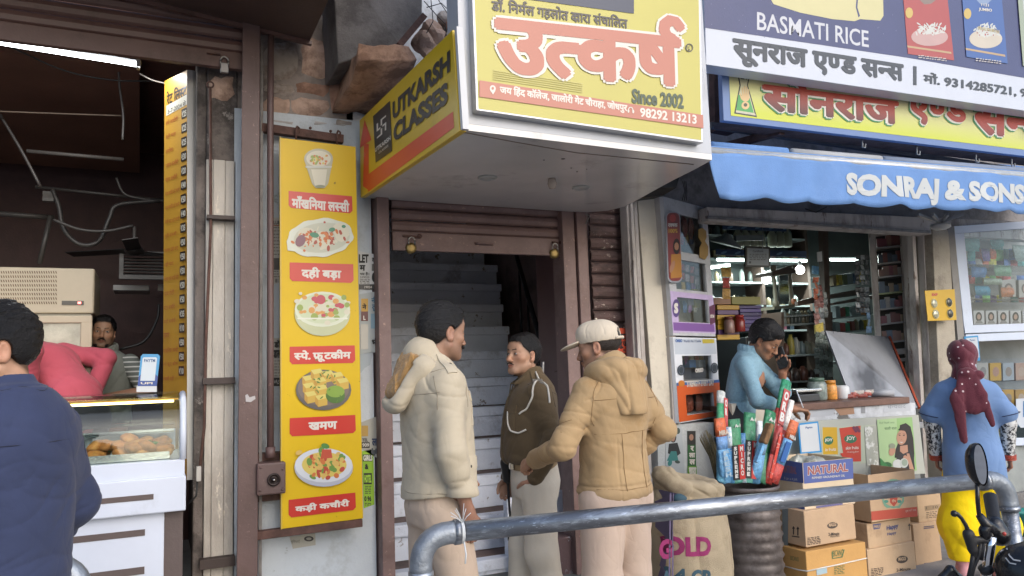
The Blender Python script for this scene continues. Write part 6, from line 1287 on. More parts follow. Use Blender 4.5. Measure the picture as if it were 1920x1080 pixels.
for i,y in enumerate(rowsy):
 dx=(y-436)*.058;MB().slab([ws_(1641+dx,y+2),ws_(1690+dx*.6,y-3),ws_(1690+dx*.6,y,0),ws_(1641+dx,y+5,0)],-Wn*.20).build('shelf',flat('8f9a6a' if i==3 else '9a9794',.4),wd)
 for k in range(5):
  p=ws_(1648+dx+k*8.6,y+1.5-k*1.0,-.10);h_=rnd.uniform(.06,.11);mb=MB();mb.obox(p+V((0,0,h_/2)),Wd*rnd.uniform(.018,.026),Wn*.02,V((0,0,h_/2)));cn_=rnd.choice((('8a4a42','brick red'),('a87a6a','pinkish'),('b8b0a8','pale'),('6a7a8f','blue grey'),('9a4f58','crimson'),('b59a7a','tan'),('4f5a6a','dark blue')));o=mb.build('small_box',flat(cn_[0],.4));tag(o,cn_[1]+' small cosmetics box, row %d from the top of the white shelf case'%(i+1),'box','cosmetics boxes on the white shelf case')
wbar([(1660,674),(1712,670),(1712,676),(1660,680)],.05);px_box('lower_case',flat('5a504c',.6),wd,1664,700,1720,745,5.0,.05)
jm_=thing('door_jamb','wide weathered grey white door jamb right of the shelf case','door jamb',at(1735,800,Y=4.5))
for i,(x0,x1,xb0,xb1,yy)in enumerate(((1701,1709,1726,1734,4.66),(1710,1716,1735,1741,4.55),(1717,1729,1742,1753,4.63),(1730,1735,1754,1759,4.52),(1736,1748,1760,1770,4.68))):
 MB().slab([at(x0,425,Y=yy),at(x1,428,Y=yy),at(xb1,900,Y=yy),at(xb0,900,Y=yy)],(0,.06,0)).build('plank',woodw,jm_,bevel=.003)
cp_=thing('cream_column','cream painted column behind the yellow bangle card and the woman','column',at(1775,800,Y=4.4));MB().slab([at(1748,428,Y=4.44),at(1779,432,Y=4.44),at(1812,960,Y=4.44),at(1772,960,Y=4.44)],(0,.2,0)).build('column',mat('cream_column_paint',lin('a9a090'),rough=.8,var=.15,vs=4,bump=.4,dirt=.35,dcol=lin('6f675c')),cp_,bevel=.005)
yc=thing('trinket_card','yellow EXP card with four round clear trinket packs','card',at(1763,575,Y=4.34));fY=Face(V((0,4.34,0)),(0,-1,0),yc);MB().slab([fY.at(1734,545),fY.at(1790,542),fY.at(1794,600),fY.at(1740,602)],(0,.006,0)).build('card',flat('e3b623',.4),yc,bevel=.002);fY.text('EXP',1747,550,1758,555,flat('c83a4a'),.05)
for i,(x,y)in enumerate(((1751,569),(1779,567),(1754,589),(1781,588))):
 c_=fY.at(x,y);MB().lathe(c_,[(.036,0),(.036,.004),(.028,.012),(.0,.014)],18,axis=(0,-1,0)).build('clear_dome',mat('silver_trinket'+str(i%2),lin(('b8b59c','55534a')[i%2]),rough=.2,var=.5,vs=60,metal=.3),yc)
 MB().tube([c_+V((.038*math.cos(t),-.003,.038*math.sin(t)))for t in[k*math.pi/8 for k in range(16)]],.003,5,closed=True).build('rim',flat('d8c98a',.3),yc)
 # ---- far right white display cabinet
rc=thing('display_cabinet','white framed glass display cabinet of bags and cosmetics behind the woman','display cabinet',at(1860,830,Y=4.45));Yr=4.42
wf=mat('white_aluminium',lin('c3ccdb'),rough=.4,var=.04,dirt=.08,dcol=lin('8e939c'))
def rbar(q,th=.05,m_=wf,name='frame',Y=Yr):MB().slab([at(x,y,Y=Y)for x,y in q],(0,th,0)).build(name,m_,rc,bevel=.003)
rbar([(1789,424),(1990,410),(1990,424),(1790,438)]);rbar([(1790,438),(1808,437),(1825,610),(1808,612)]);rbar([(1808,610),(1990,604),(1990,618),(1810,625)]);rbar([(1811,627),(1990,620),(1990,634),(1812,641)])
rbar([(1812,641),(1828,641),(1841,822),(1826,823)]);rbar([(1826,823),(1990,820),(1990,834),(1828,837)])
MB().slab([at(1777,426,Y=Yr+.02),at(1789,424,Y=Yr+.0),at(1827,837,Y=Yr+.0),at(1815,840,Y=Yr+.02)],(0,.05,0)).build('side',mat('grey_side_panel',lin('8d8a85'),rough=.6,var=.15),rc)
xL=at(1790,600,Y=Yr).x
for z in(at(1850,628,Y=Yr).z,):MB().box((xL+.03,Yr+.05,z-.015),(8.2,Yr+.42,z)).build('shelf',wf,rc)
MB().box((xL,Yr+.42,.9),(8.2,Yr+.44,at(1790,424,Y=Yr).z)).build('back',mat('cabinet_back',lin('8f9292'),rough=.6,var=.2,vs=3),rc)
for y in(497,560,715,765,800):z=at(1850,y,Y=Yr+.1).z;MB().box((xL+.12,Yr+.06,z-.008),(8.1,Yr+.40,z)).build('shelf',glass_mat('case_glass',(.86,.88,.88)),rc)
rbar([(1806,436),(1990,422),(1990,606),(1823,612)],.004,glass_mat('cabinet_glass',(.92,.95,.97),.03),'pane',Yr+.02);rbar([(1826,640),(1990,632),(1990,822),(1839,824)],.004,glass_mat('cabinet_glass',(.9,.94,.96)),'pane',Yr+.02)
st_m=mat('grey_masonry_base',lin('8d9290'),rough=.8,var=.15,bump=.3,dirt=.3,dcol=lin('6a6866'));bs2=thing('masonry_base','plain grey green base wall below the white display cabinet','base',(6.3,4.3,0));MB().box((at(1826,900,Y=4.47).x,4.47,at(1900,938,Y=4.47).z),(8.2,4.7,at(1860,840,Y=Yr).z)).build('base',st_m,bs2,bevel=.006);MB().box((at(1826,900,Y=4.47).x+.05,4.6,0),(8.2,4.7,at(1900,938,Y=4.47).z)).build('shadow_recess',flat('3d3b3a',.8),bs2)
CC=(('2f9a9a','teal'),('e0682f','orange'),('2f6fc0','blue'),('d8d23a','yellow'),('c8404a','red'),('5fae5a','green'),('c8c4bc','pale'),('7a5aa8','violet'))
for r_,(yy_,n_,hh)in enumerate(((478,8,.12),(494,9,.09),(524,10,.08),(560,9,.07),(792,9,.07))):
 for i in range(n_):
  c_,cn_=CC[(i*3+r_*2+(i*i)%3)%8];packet('cabinet_pack',cn_+' pack, number %d from the left in cabinet row %d'%(i+1,r_+1),'pack','packs in the right display cabinet',at(1822+i*13+(14 if r_==4 else 0)+rnd.uniform(-2,2),yy_,Y=Yr+.2+rnd.uniform(0,.1)),(1,rnd.uniform(-.2,.2),0),.10,hh,.05,foil(c_),tilt=rnd.uniform(-.15,.15))
def cab(x,y,Y=Yr+.12):return at(x,y,Y=Y)
for i,(x,y,w_,h_,c_,lab)in enumerate(((1822,458,.20,.13,'4a9a95','teal nappy pack at the top left of the display cabinet'),(1868,455,.17,.13,'3f8f8a','darker teal nappy pack in the top row of the display cabinet'),(1835,510,.20,.10,'4a80b8','blue folded bag in the middle of the display cabinet'),(1880,508,.24,.10,'7fae8a','pale green soft pack in the display cabinet'),(1842,545,.20,.09,'2f8fae','bright blue puffed pack above the photo cards'),(1888,548,.17,.09,'cf7a45','orange puffed pack above the photo cards'),(1862,528,.26,.06,'a9b8a0','long pale pack lying in the display cabinet'),(1915,475,.22,.16,'9fb5ae','large pale translucent bag at the right frame edge'))):
 packet('soft_pack',lab,'pack',None,cab(x,y),(1,0,0),w_,h_,.1,foil(c_),tilt=rnd.uniform(-.2,.2))
for i in range(5):x=1835+i*23;T=thing('hair_colour_box','white box with a dark haired portrait in the lower row of the upper cabinet','box',cab(x,590),'portrait boxes in the display cabinet');fT=Face(V((0,Yr+.10,0)),(0,-1,0),T);MB().slab([fT.at(x-10,583),fT.at(x+10,582),fT.at(x+11,607),fT.at(x-9,608)],(0,.03,0)).build('box',flat('c4c2bf',.4),T);fT.ell(x,594,6,9,flat('2a2422',.5));fT.ell(x,594,3.4,5,flat('b5917c',.5));fT.poly([(x-7,607),(x-4,601),(x+4,601),(x+8,606)],flat('8d8a88',.5))
for i in range(2):x=1890+i*32;T=thing('photo_box',['white photo box above the portrait boxes','second white photo box at the right frame edge'][i],'box',cab(x,545));fT=Face(V((0,Yr+.12,0)),(0,-1,0),T);MB().slab([fT.at(x-12,525),fT.at(x+14,523),fT.at(x+15,556),fT.at(x-11,558)],(0,.03,0)).build('box',flat('b5b0a8',.4),T);fT.ell(x+1,541,8,10,flat('55463f',.5));fT.ell(x+1,542,5,7,flat('c09a84',.5))
for i in range(8):
 x=1842+(i%4)*24;y=715 if i<4 else 765;c_=('b8b2a8','d0a33a','a9b0b4','c4a08a','d9a83a','b98a6a','d0a040','c89a4a')[i];T=thing('soap_box','cosmetic carton on the '+('upper' if i<4 else 'middle')+' glass shelf of the lower cabinet','carton',cab(x,y),('upper' if i<4 else 'middle')+' cartons in the lower cabinet');fT=Face(V((0,Yr+.12,0)),(0,-1,0),T)
 MB().slab([fT.at(x-10,y-34),fT.at(x+11,y-35),fT.at(x+12,y-2),fT.at(x-9,y-1)],(0,.06,0)).build('box',flat(c_,.4),T,bevel=.002);fT.ell(x+1,y-18,6,9,flat(('8d8a84','b58a78','9a8a7c','c9b09a')[i%4],.5))
for i,c_ in enumerate(('c8503a','2f86b8','c3c44a','b8bc3f','c9c84f')):x=1843+i*8;T=MB().slab([cab(x,768),cab(x+6,768),cab(x+8,800),cab(x+1,800)],(0,.05,0)).build('book',flat(c_,.4));tag(T,['red','blue','pale green','yellow green','lime'][i]+' thin pack upright on the lowest cabinet shelf','pack')
for i in range(2):x=1850+i*22;T=MB().slab([cab(x,802),cab(x+18,801),cab(x+19,821),cab(x+1,822)],(0,.05,0)).build('yellow_box',flat('b9a83f',.4));tag(T,['left','right'][i]+' yellow box at the foot of the display cabinet','box')
wn=thing('paper_notice','white torn paper notice with blue border stuck on the lower cabinet glass','notice',at(1910,780,Y=Yr));fW=Face(V((0,Yr-.003,0)),(0,-1,0),wn);MB().slab([fW.at(1905,748),fW.at(1960,744),fW.at(1960,800),fW.at(1914,802),(fW.at(1906,792))],(0,.003,0)).build('sheet',flat('d3dbe4',.6),wn);fW.rect(1918,752,1960,782,flat('3a7fc4',.5))
q4=thing('payment_placard','small white and blue payment code placard stuck on the display cabinet','placard',at(1822,650,Y=Yr));fQ4=Face(V((0,Yr-.006,0)),(0,-1,0),q4);MB().slab([fQ4.at(1808,631),fQ4.at(1834,629),fQ4.at(1838,676),fQ4.at(1813,678)],(0,.005,0)).build('card',flat('3aa0dc',.4),q4);fQ4.poly([(1811,634),(1832,632),(1836,670),(1815,672)],flat('d8dfe6',.4));fQ4.text('Paytm',1818,636,1828,640,flat('2a5a95'),.03)
# ------ awning and signs
aw=thing('awning','faded blue cloth awning with a scalloped edge reading SONRAJ & SONS','awning',at(1600,300,Y=3.6));YA=3.6
blue=mat('faded_blue_canvas',lin('6288bd'),rough=.75,var=.12,vs=2.5,bump=.3,bs=120,dirt=.28,dcol=lin('8fb0dd'),ds=1.8,dpow=.5)
zpole=at(1335,287,Y=YA).z;xa=at(1320,300,Y=YA).x;xb=7.6;zend=zpole+(at(1920,331,Y=YA).z-zpole)/(at(1920,331,Y=YA).x-xa)*(xb-xa)
def za_(x):return zpole+(zend-zpole)*(x-xa)/(xb-xa)
pole=mat('galvanised_white_pole',lin('b3b6b8'),rough=.35,metal=.2,var=.12,vs=14,dirt=.2,dcol=lin('7f7a76'));MB().tube([V((xa+.02,YA-.01,zpole)),V((xb,YA-.01,zend))],.032,14).build('front_pole',pole,aw)
mb=MB();mb.smooth=True;nx,nz=260,8;vs=[];L_=xb-xa;drop=at(1340,385,Y=YA).z-zpole
for j in range(nz+1):
 for i in range(nx+1):
  x=xa+L_*i/nx;t=j/nz;sc=.024*abs(math.sin((x-xa)/.20*math.pi*.5*1.0));hgt=-(abs(drop)+sc-.035)*t
  inset=.09*t**1.5*max(0,1-(x-xa)/.15)
  y=YA-.036+.018*math.sin(x*9+1.5*math.sin(x*3))*t+.012*math.sin(x*21+t*2)*t
  vs.append(V((x+inset,y,za_(x)+.01+hgt)))
fs=[(j*(nx+1)+i,j*(nx+1)+i+1,(j+1)*(nx+1)+i+1,(j+1)*(nx+1)+i)for j in range(nz)for i in range(nx)]
mb._add(vs,fs);o=mb.build('valance',blue);val_=o;o.parent=aw;o.matrix_parent_inverse=aw.matrix_basis.inverted();sm_=o.modifiers.new('cloth','SOLIDIFY');sm_.thickness=.004
mb=MB();mb.slab([V((xa,YA,zpole+.035)),V((xb,YA,zend+.035)),V((xb,4.58,zend+.42)),V((xa,4.58,zpole+.36))],(0,0,.008));mb.build('sloping_cloth',blue,aw)
for i,(x0_,x1_,m_)in enumerate(((1340,1480,blue),(1490,1655,flat('b9bcc0',.6)),(1660,1920,flat('8a98b0',.6)))):
 p0,p1=at(x0_,281,Y=YA),at(x1_,281,Y=YA);MB().tube([V((p0.x,YA+.03,za_(p0.x)+.052)),V((p1.x,YA+.03,za_(p1.x)+.052))],.028,10).build('rolled_cloth',m_,aw)
tx=flat('d3d8d8',.6,'painted_white_letters');Yw_=YA-.04;drape('lettering','SONRAJ & SONS',at(1583,323,Y=Yw_),at(1922,346,Y=Yw_),at(1583,377,Y=Yw_),tx,.055,val_,aw,.0075,True)
for(x,y)in((1742,408),):
 cpA=thing('awning_bracket','white awning bracket with spread arms under the blue valance','bracket',at(x+20,y+10,Y=4.0));MB().lathe(at(1763,420,Y=4.0),[(.07,0),(.075,-.03),(.04,-.045)],16).build('hub',flat('b5b8bb',.4),cpA)
 for k in(-42,-14,14,42):MB().bar(at(1763,418,Y=4.0),at(1763+k,402,Y=3.9),.02,.02).build('arm',flat('a5a8ab',.4),cpA)
MB().tube([at(1510,392,Y=4.3),at(1530,398,Y=4.3),at(1550,388,Y=4.3)],.005,5).build('wire',bw);tag([o for o in C.objects if o.name.startswith('wire')][-1],'short tangled wire under the blue awning edge','wire')
s2=thing('shop_sign','yellow green shop sign with big red Hindi letters above the awning','sign',at(1600,220,Y=3.75));Y2=3.75
MB().slab([at(1353,128,Y=Y2),at(2000,215,Y=Y2),at(2000,302,Y=Y2),at(1357,226,Y=Y2)],(0,.04,0)).build('frame',flat('6f8cc0',.45,'blue_sign_frame'),s2,bevel=.003);fS=Face(V((0,Y2,0)),(0,-1,0),s2);fS.k=3
yg=z_gradient(mat('yellow_green_gradient_print',lin('c4c560'),rough=.35,var=.03),at(1500,222,Y=Y2).z,at(1500,160,Y=Y2).z,'b9c03c','c9c39a');fS.poly([(1366,128),(2000,218),(2000,290),(1370,217)],yg)
fS.poly([(1381,133),(1407,136),(1402,160),(1419,220),(1376,213),(1386,160)],flat('2f3326',.4));fS.poly([(1383.5,135),(1404.5,138),(1400,160),(1415.5,217),(1379,211),(1388.5,160)],flat('e3dfb4',.4));fS.poly([(1384,178),(1404,180),(1413,212),(1380,207)],flat('4fae5a',.4))
cx,cy=1394,143
fS.many([('p',[(cx+u,cy+v+.1*u)for u,v in e])for e in([(-1,-6),(1,-6),(1,6),(-1,6)],[(-6,-1),(6,-1),(6,1),(-6,1)],[(1,-6),(6,-6),(6,-4.4),(1,-4.4)],[(-6,4.4),(-1,4.4),(-1,6),(-6,6)],[(4.4,1),(6,1),(6,6),(4.4,6)],[(-6,-6),(-4.4,-6),(-4.4,-1),(-6,-1)])],flat('26281f',.4))
fS.many([('e',1397,183,8,8),('p',[(1390,166),(1392.5,164),(1393.5,180),(1390.5,180)]),('p',[(1394,162),(1396.5,161),(1397.5,180),(1394.5,180)]),('p',[(1398,163),(1400.5,163),(1401,180),(1398.5,180)]),('p',[(1402,167),(1404,168),(1404,181),(1401.5,181)]),('p',[(1386,176),(1388,175),(1391,184),(1389,187)]),('e',1397,198,7.5,7.5)],flat('ecc98f',.4));fS.many([('e',1397,197,3.5,3.5)],flat('57553f',.4));fS.text('परस्परोपग्रहो जीवानाम्',1379,208,1417,213,white,.02,dy=.13)
shd=flat('3f9a5a',.4);rdd=z_gradient(mat('maroon_red_print',lin('a63a2c'),rough=.4,var=.08,vs=4),at(1500,218,Y=Y2).z,at(1500,168,Y=Y2).z,'3d2b28','a8402f')
for(t,x0_,x1_,y0_,y1_)in(('सोनराज',1427,1683,139,208),('एण्ड',1700,1812,171,232),('सन्स',1822,1975,190,252)):
 fS.text(t,x0_-3,y0_+3,x1_-3,y1_+4,shd,.07,dy=.135,off=.006);fS.text(t,x0_-1.5,y0_+1.5,x1_-1.5,y1_+2,white,.07,dy=.135,off=.0078);fS.text(t,x0_,y0_,x1_,y1_,rdd,.045,dy=.135,off=.0096)
for x in(1617,1719,1830,1897):y=262+(x-1617)*.13;MB().tube([at(x,y,Y=Y2+.05),at(x,y+14,Y=Y2+.05),at(x+5,y+15,Y=Y2+.05),at(x+6,y+8,Y=Y2+.05)],.006,6).build('hook',flat('8f9498'),s2)
MB().slab([at(1357,226,Y=Y2+.02),at(2000,303,Y=Y2+.02),at(2000,312,Y=Y2+.1),at(1357,233,Y=Y2+.1)],(0,.1,0)).build('bottom_angle',rust,s2)
s3=thing('shop_sign','large navy and white rice advertising sign at the top right','sign',at(1600,120,Y=3.6));Y3=3.6
MB().slab([at(1324,121,Y=Y3),at(2000,219,Y=Y3),at(2000,-160,Y=Y3),at(1318,-160,Y=Y3)],(0,.12,0)).build('panel',mat('white_flex',lin('bcc1cb'),rough=.35,var=.03,bump=.02),s3,bevel=.003);fU=Face(V((0,Y3,0)),(0,-1,0),s3)
nv=mat('navy_flex',lin('3a3f66'),rough=.35,var=.08,vs=2.5);fU.poly([(1321,52),(1700,108),(2000,160),(2000,-160),(1318,-160)],nv);gy=flat('57503f');
fU.many([('e',1330+rnd.random()*350,rnd.random()*80-5+0,.7,.7)for i in range(40)],flat('8088a8',.4))
fU.text('BASMATI RICE',1419,22,1628,56,flat('d8dae0',.35),.012,dy=.172);bs_f=flat('d8dae0',.35)
fU.poly([(1428,-30),(1655,-20),(1656,30),(1650,39),(1612,36),(1602,40),(1560,36),(1500,24),(1450,8)],flat('ded69c',.35));fU.many([('p',[(1606,-10),(1609,-8),(1607,14),(1612,30),(1609,33),(1604,14)])],nv)
slate=flat('394048',.4);fU.text('सूनराज एण्ड सन्स',1373,71,1694,122,slate,.045,dy=.155);fU.poly([(1712,124),(1718,125),(1718,160),(1712,159)],slate);fU.text('मों. 9314285721, 90',1731,134,1936,158,slate,.035,dy=.150)
def ricepack(x0,y0,w_,h_,col,dk_,tone):
 fU.poly([(x0,y0),(x0+w_*.86,y0-2),(x0+w_,y0+h_*1.03),(x0+w_*.1,y0+h_*.93)],flat(col,.3));fU.poly([(x0+w_*.18,y0),(x0+w_*.8,y0),(x0+w_*.55,y0+h_*.16),(x0+w_*.42,y0+h_*.17)],flat(tone,.3));fU.poly([(x0+w_*.08,y0+h_*.80),(x0+w_*.94,y0+h_*.9),(x0+w_*.95,y0+h_*.93),(x0+w_*.09,y0+h_*.83)],flat('c9a878',.3))
 cx,cy=x0+w_*.52,y0+h_*.62;fU.ell(cx,cy+6,w_*.36,h_*.14,flat('d9cdb8' if dk_ else 'cfa8a0',.3));fU.many([('e',cx+max(-.3,min(.3,rnd.gauss(0,.12)))*w_,cy-min(.16,abs(rnd.gauss(0,.07)))*h_,rnd.uniform(2.5,6),1.3,rnd.random()*3)for i in range(90)],flat('dadcd4',.35));fU.many([('e',cx+rnd.gauss(0,w_*.12),cy-abs(rnd.gauss(0,h_*.05)),1.4,1.1)for i in range(9)],flat('b5483a',.4));fU.ell(x0+w_*.12,y0+h_*.3,7,10,flat('d8b95a',.3));lines(fU,x0+w_*.3,y0+h_*.95,x0+w_*.85,y0+h_*.98,2,flat('d8d0c8'),dy=.12)
ricepack(1692,-12,96,122,'b8473c',False,'8f7a6a');ricepack(1802,-12,86,128,'3a62a8',True,'8fa3c4');fU.text('JUMBO',1833,15,1858,22,white,.03,dy=.1);fU.text('1121',1838,7,1852,12,white,.02,dy=.1);fU.text('SPECIAL FOR BIRYANI',1832,50,1872,56,flat('d8c48a'),.02,dy=.18);fU.poly([(1906,-5),(1960,0),(1970,132),(1916,124)],flat('a9b59a',.3));fU.poly([(1915,0),(1960,5),(1960,60),(1920,50)],flat('cfd4cc',.3))
sq=thing('sign_support','rusty square tube frame carrying the signs, seen under the lower sign','frame',at(1440,245,Y=4.0));MB().bar(at(1340,280,Y=4.5),at(1466,246,Y=3.85),.05,.05).build('tube',rust,sq);MB().bar(at(1338,240,Y=4.2),at(1370,246,Y=4.2),.08,.05).build('tube',rust,sq);MB().bar(at(1330,235,Y=4.1),at(1980,330,Y=4.1),.04,.04).build('tube',mat('grey_structural_steel',lin('6a6563'),rough=.7,var=.2),sq)
MB().bar(at(1340,130,Y=4.2),at(1342,240,Y=4.2),.06,.06).build('tube',rust,sq)
wr_=thing('wire_tuft','thin dangling wires over the top of the showcase','wires',at(1283,360,Y=4.3));
for k in range(3):MB().tube([at(1280+k*3,340,Y=4.3),at(1284+k*2,358,Y=4.3),at(1279+k*4,376,Y=4.3)],.003,5).build('wire',bw,wr_)
# ------ people
def lb(mb,name,m,parent,**k):
 o=mb.build(name,m,None,**k);o.parent=parent;return o
def snapper(o):
 from mathutils.bvhtree import BVHTree
 bv=BVHTree.FromPolygons([v.co.copy()for v in o.data.vertices],[tuple(q.vertices)for q in o.data.polygons])
 def f(p,off=.004):
  h=bv.find_nearest(V(p));n=h[1]if(V(p)-h[0]).dot(h[1])>=0 or True else-h[1];return h[0]+n*off
 def path(pts,off=.004,n=10):
  out=[]
  for a,b in zip(pts[:-1],pts[1:]):
   for i in range(n):out.append(f(V(a).lerp(V(b),i/n),off))
  out.append(f(pts[-1],off))
  for _ in range(3):out=[out[0]]+[(out[i-1]+out[i]*2+out[i+1])/4 for i in range(1,len(out)-1)]+[out[-1]]
  return out
 return f,path
def patch(sf,name,q,th,m,T,nx=8,ny=8):
 """a crisp flat cloth piece laid on a garment: four corners in order"""
 a,b,c_,d=[V(x)for x in q];g=[];h=[]
 for j in range(ny+1):
  for i in range(nx+1):
   u,v=i/nx,j/ny;p_=a.lerp(b,u).lerp(d.lerp(c_,u),v);g.append(sf(p_,th));h.append(sf(p_,-.002))
 W=nx+1;mb=MB();mb.smooth=True;mb._add(g,[(j*W+i,j*W+i+1,(j+1)*W+i+1,(j+1)*W+i)for j in range(ny)for i in range(nx)])
 rim=[i for i in range(nx)]+[j*W+nx for j in range(ny)]+[ny*W+i for i in range(nx,0,-1)]+[j*W for j in range(ny,0,-1)];n=len(rim);mb.smooth=False
 mb._add([g[i]for i in rim]+[h[i]for i in rim],[(i,i+n,(i+1)%n+n,(i+1)%n)for i in range(n)]);return lb(mb,name,m,T)
def seam(spath,pts,m,T,r=.0016,off=.0006,name='seam'):
 return lb(MB().tube(spath(pts,off,8),r,4),name,m,T)
def arc(c_,r_,ax,a0,a1,n=9):
 out=[]
 for i in range(n):
  t=R(a0+(a1-a0)*i/(n-1));out.append((c_[0]+ax[0]*r_,c_[1]+r_*math.cos(t),c_[2]+r_*math.sin(t)))
 return out
def person(label,loc,heading):
 rz=math.atan2(-heading.x,heading.y)
 return thing('person',label,'person',loc,None,rz)
def head_yaw(body,head):
 a=math.atan2(-body.x,body.y);b=math.atan2(-head.x,head.y);return math.degrees((b-a+math.pi)%(2*math.pi)-math.pi)
def skin_body(S,H,hd,shR,elR,wrR,shL,elL,wrL,hip=((.09,0,.90),(-.09,0,.90)),knee=((.1,.01,.49),(-.1,.01,.49)),ank=((.1,-.02,.09),(-.1,-.02,.09)),neckb=None,tors=True,fat=1.0):
 nb=A(0,-.01,H-.30)if neckb is None else A(*neckb)
 S.cone(hd.p(0,-.03,-.05),nb,.054,.062,.03)
 for e in((shR,elR,wrR),(shL,elL,wrL)):
  sh=e[0]*A(.78,1,1)+A(0,0,-.055);S.cone(nb+A(0,0,-.06),sh,.05,.042,.03);S.cone(sh,e[1],.042*fat,.038*fat,.03);S.cone(e[1],e[2],.038*fat,.026,.02)
 if tors:
  mid=(A(*hip[0])+A(*hip[1]))/2
  S.cone(nb+A(0,0,-.12),mid+A(0,0,.1),.11,.10,.05,flat=((0,1,0),1.25));S.cone(mid+A(-.05,0,.02),mid+A(.05,0,.02),.09,.09,.05)
 for i in(0,1):
  S.cone(hip[i],knee[i],.075,.05,.04);S.cone(knee[i],ank[i],.05,.036,.03)
  a=A(*ank[i]);S.cone(a+A(0,0,-.04),a+A(0,.14,-.06),.035,.03,.03)
def trousers(parent,H,m,hip,knee,ank,waist=1.0,wr=.15,dr=.115,r=(.098,.082,.075),zmin=.06,seed=5,name='trousers',cy=0.,step=.007,amp=.006):
 S=Sdf();hip=[A(*q)for q in hip];knee=[A(*q)for q in knee];ank=[A(*q)for q in ank];mid=(hip[0]+hip[1])/2
 S.loft([mid[2]-.10,mid[2]-.02,waist],[mid[0],mid[0],mid[0]],[mid[1]+cy,mid[1]+cy-.005,mid[1]+cy],[wr,wr*1.1,wr],[dr,dr*1.1,dr],k=.04,dz=.02)
 for i in(0,1):
  S.cone(hip[i]+A(0,0,-.05),knee[i],r[0],r[1],.03,disp=sleeve_disp(amp*.5,seed+i,hip[i],knee[i],.1,.12))
  S.cone(knee[i],ank[i],r[1],r[2],.03,disp=sleeve_disp(amp,seed+3+i,knee[i],ank[i],.9,.09))
 S.after(lambda P,d:np.maximum(d+(fold(P@rotm(0,0,62),22,seed)-.3)*amp*.8,np.maximum(P[...,2]-waist,zmin-P[...,2])))
 lo=np.minimum.reduce([hip[0],hip[1],ank[0],ank[1],knee[0],knee[1]])-.22;hi=np.maximum.reduce([hip[0],hip[1],ank[0],ank[1]])+.25
 lo[2]=zmin-.03;hi[2]=waist+.04
 return sdf_object(name,S,lo,hi,step,m,parent)
def shoe(parent,a,m,yaw=0.):
 S=Sdf();a=A(*a);M=rotm(yaw)
 S.cone(a+M@A(0,-.05,-.045),a+M@A(0,.16,-.055),.042,.04,.02,flat=((0,0,1),.95));S.cone(a+A(0,-.02,.03),a+M@A(0,.04,-.03),.045,.045,.03)
 S.after(lambda P,d:np.maximum(d,(a[2]-.088)-P[...,2]))
 return sdf_object('shoe',S,a-A(.15,.2,.12),a+A(.15,.25,.1),.007,m,parent)
def ring(S,pts,r,k=.01,closed=True,**kw):
 n=len(pts)
 for i in range(n if closed else n-1):S.cone(pts[i],pts[(i+1)%n],r,r,k,**kw)
def box_emb(P,a,b,t,c,ax=(1,2),e=.003,side=None):
 """raise the surface by t inside the rectangle |.|<c around (a, b) of two coordinates"""
 u,v=P[...,ax[0]],P[...,ax[1]];m=np.clip((c[0]-np.abs(u-a))/e,0,1)*np.clip((c[1]-np.abs(v-b))/e,0,1)
 if side is not None:m=m*side(P)
 return t*m
SKIN_A,SKIN_B,SKIN_C=A(.235,.118,.068),A(.30,.158,.095),A(.21,.105,.06)
hairm=hair_mat('black_hair');shoem=mat('brown_leather_shoe',(.06,.025,.012),rough=.3,var=.1)
def pts_ring(c,rx,ry,tilt,n=14,z_=0.):
 c=A(*c);return[c+A(rx*math.cos(t),ry*math.sin(t),tilt*math.sin(t)+z_)for t in[2*math.pi*i/n for i in range(n)]]
STRIDE=lambda d,w:dict(hip=((.088,0,.90),(-.088,0,.90)),knee=((.1+w,.02+d,.49),(-.1-w,.02-d*.5,.49)),ank=((.11+w,d*1.2-.02,.09),(-.11-w,-d-.02,.09)))
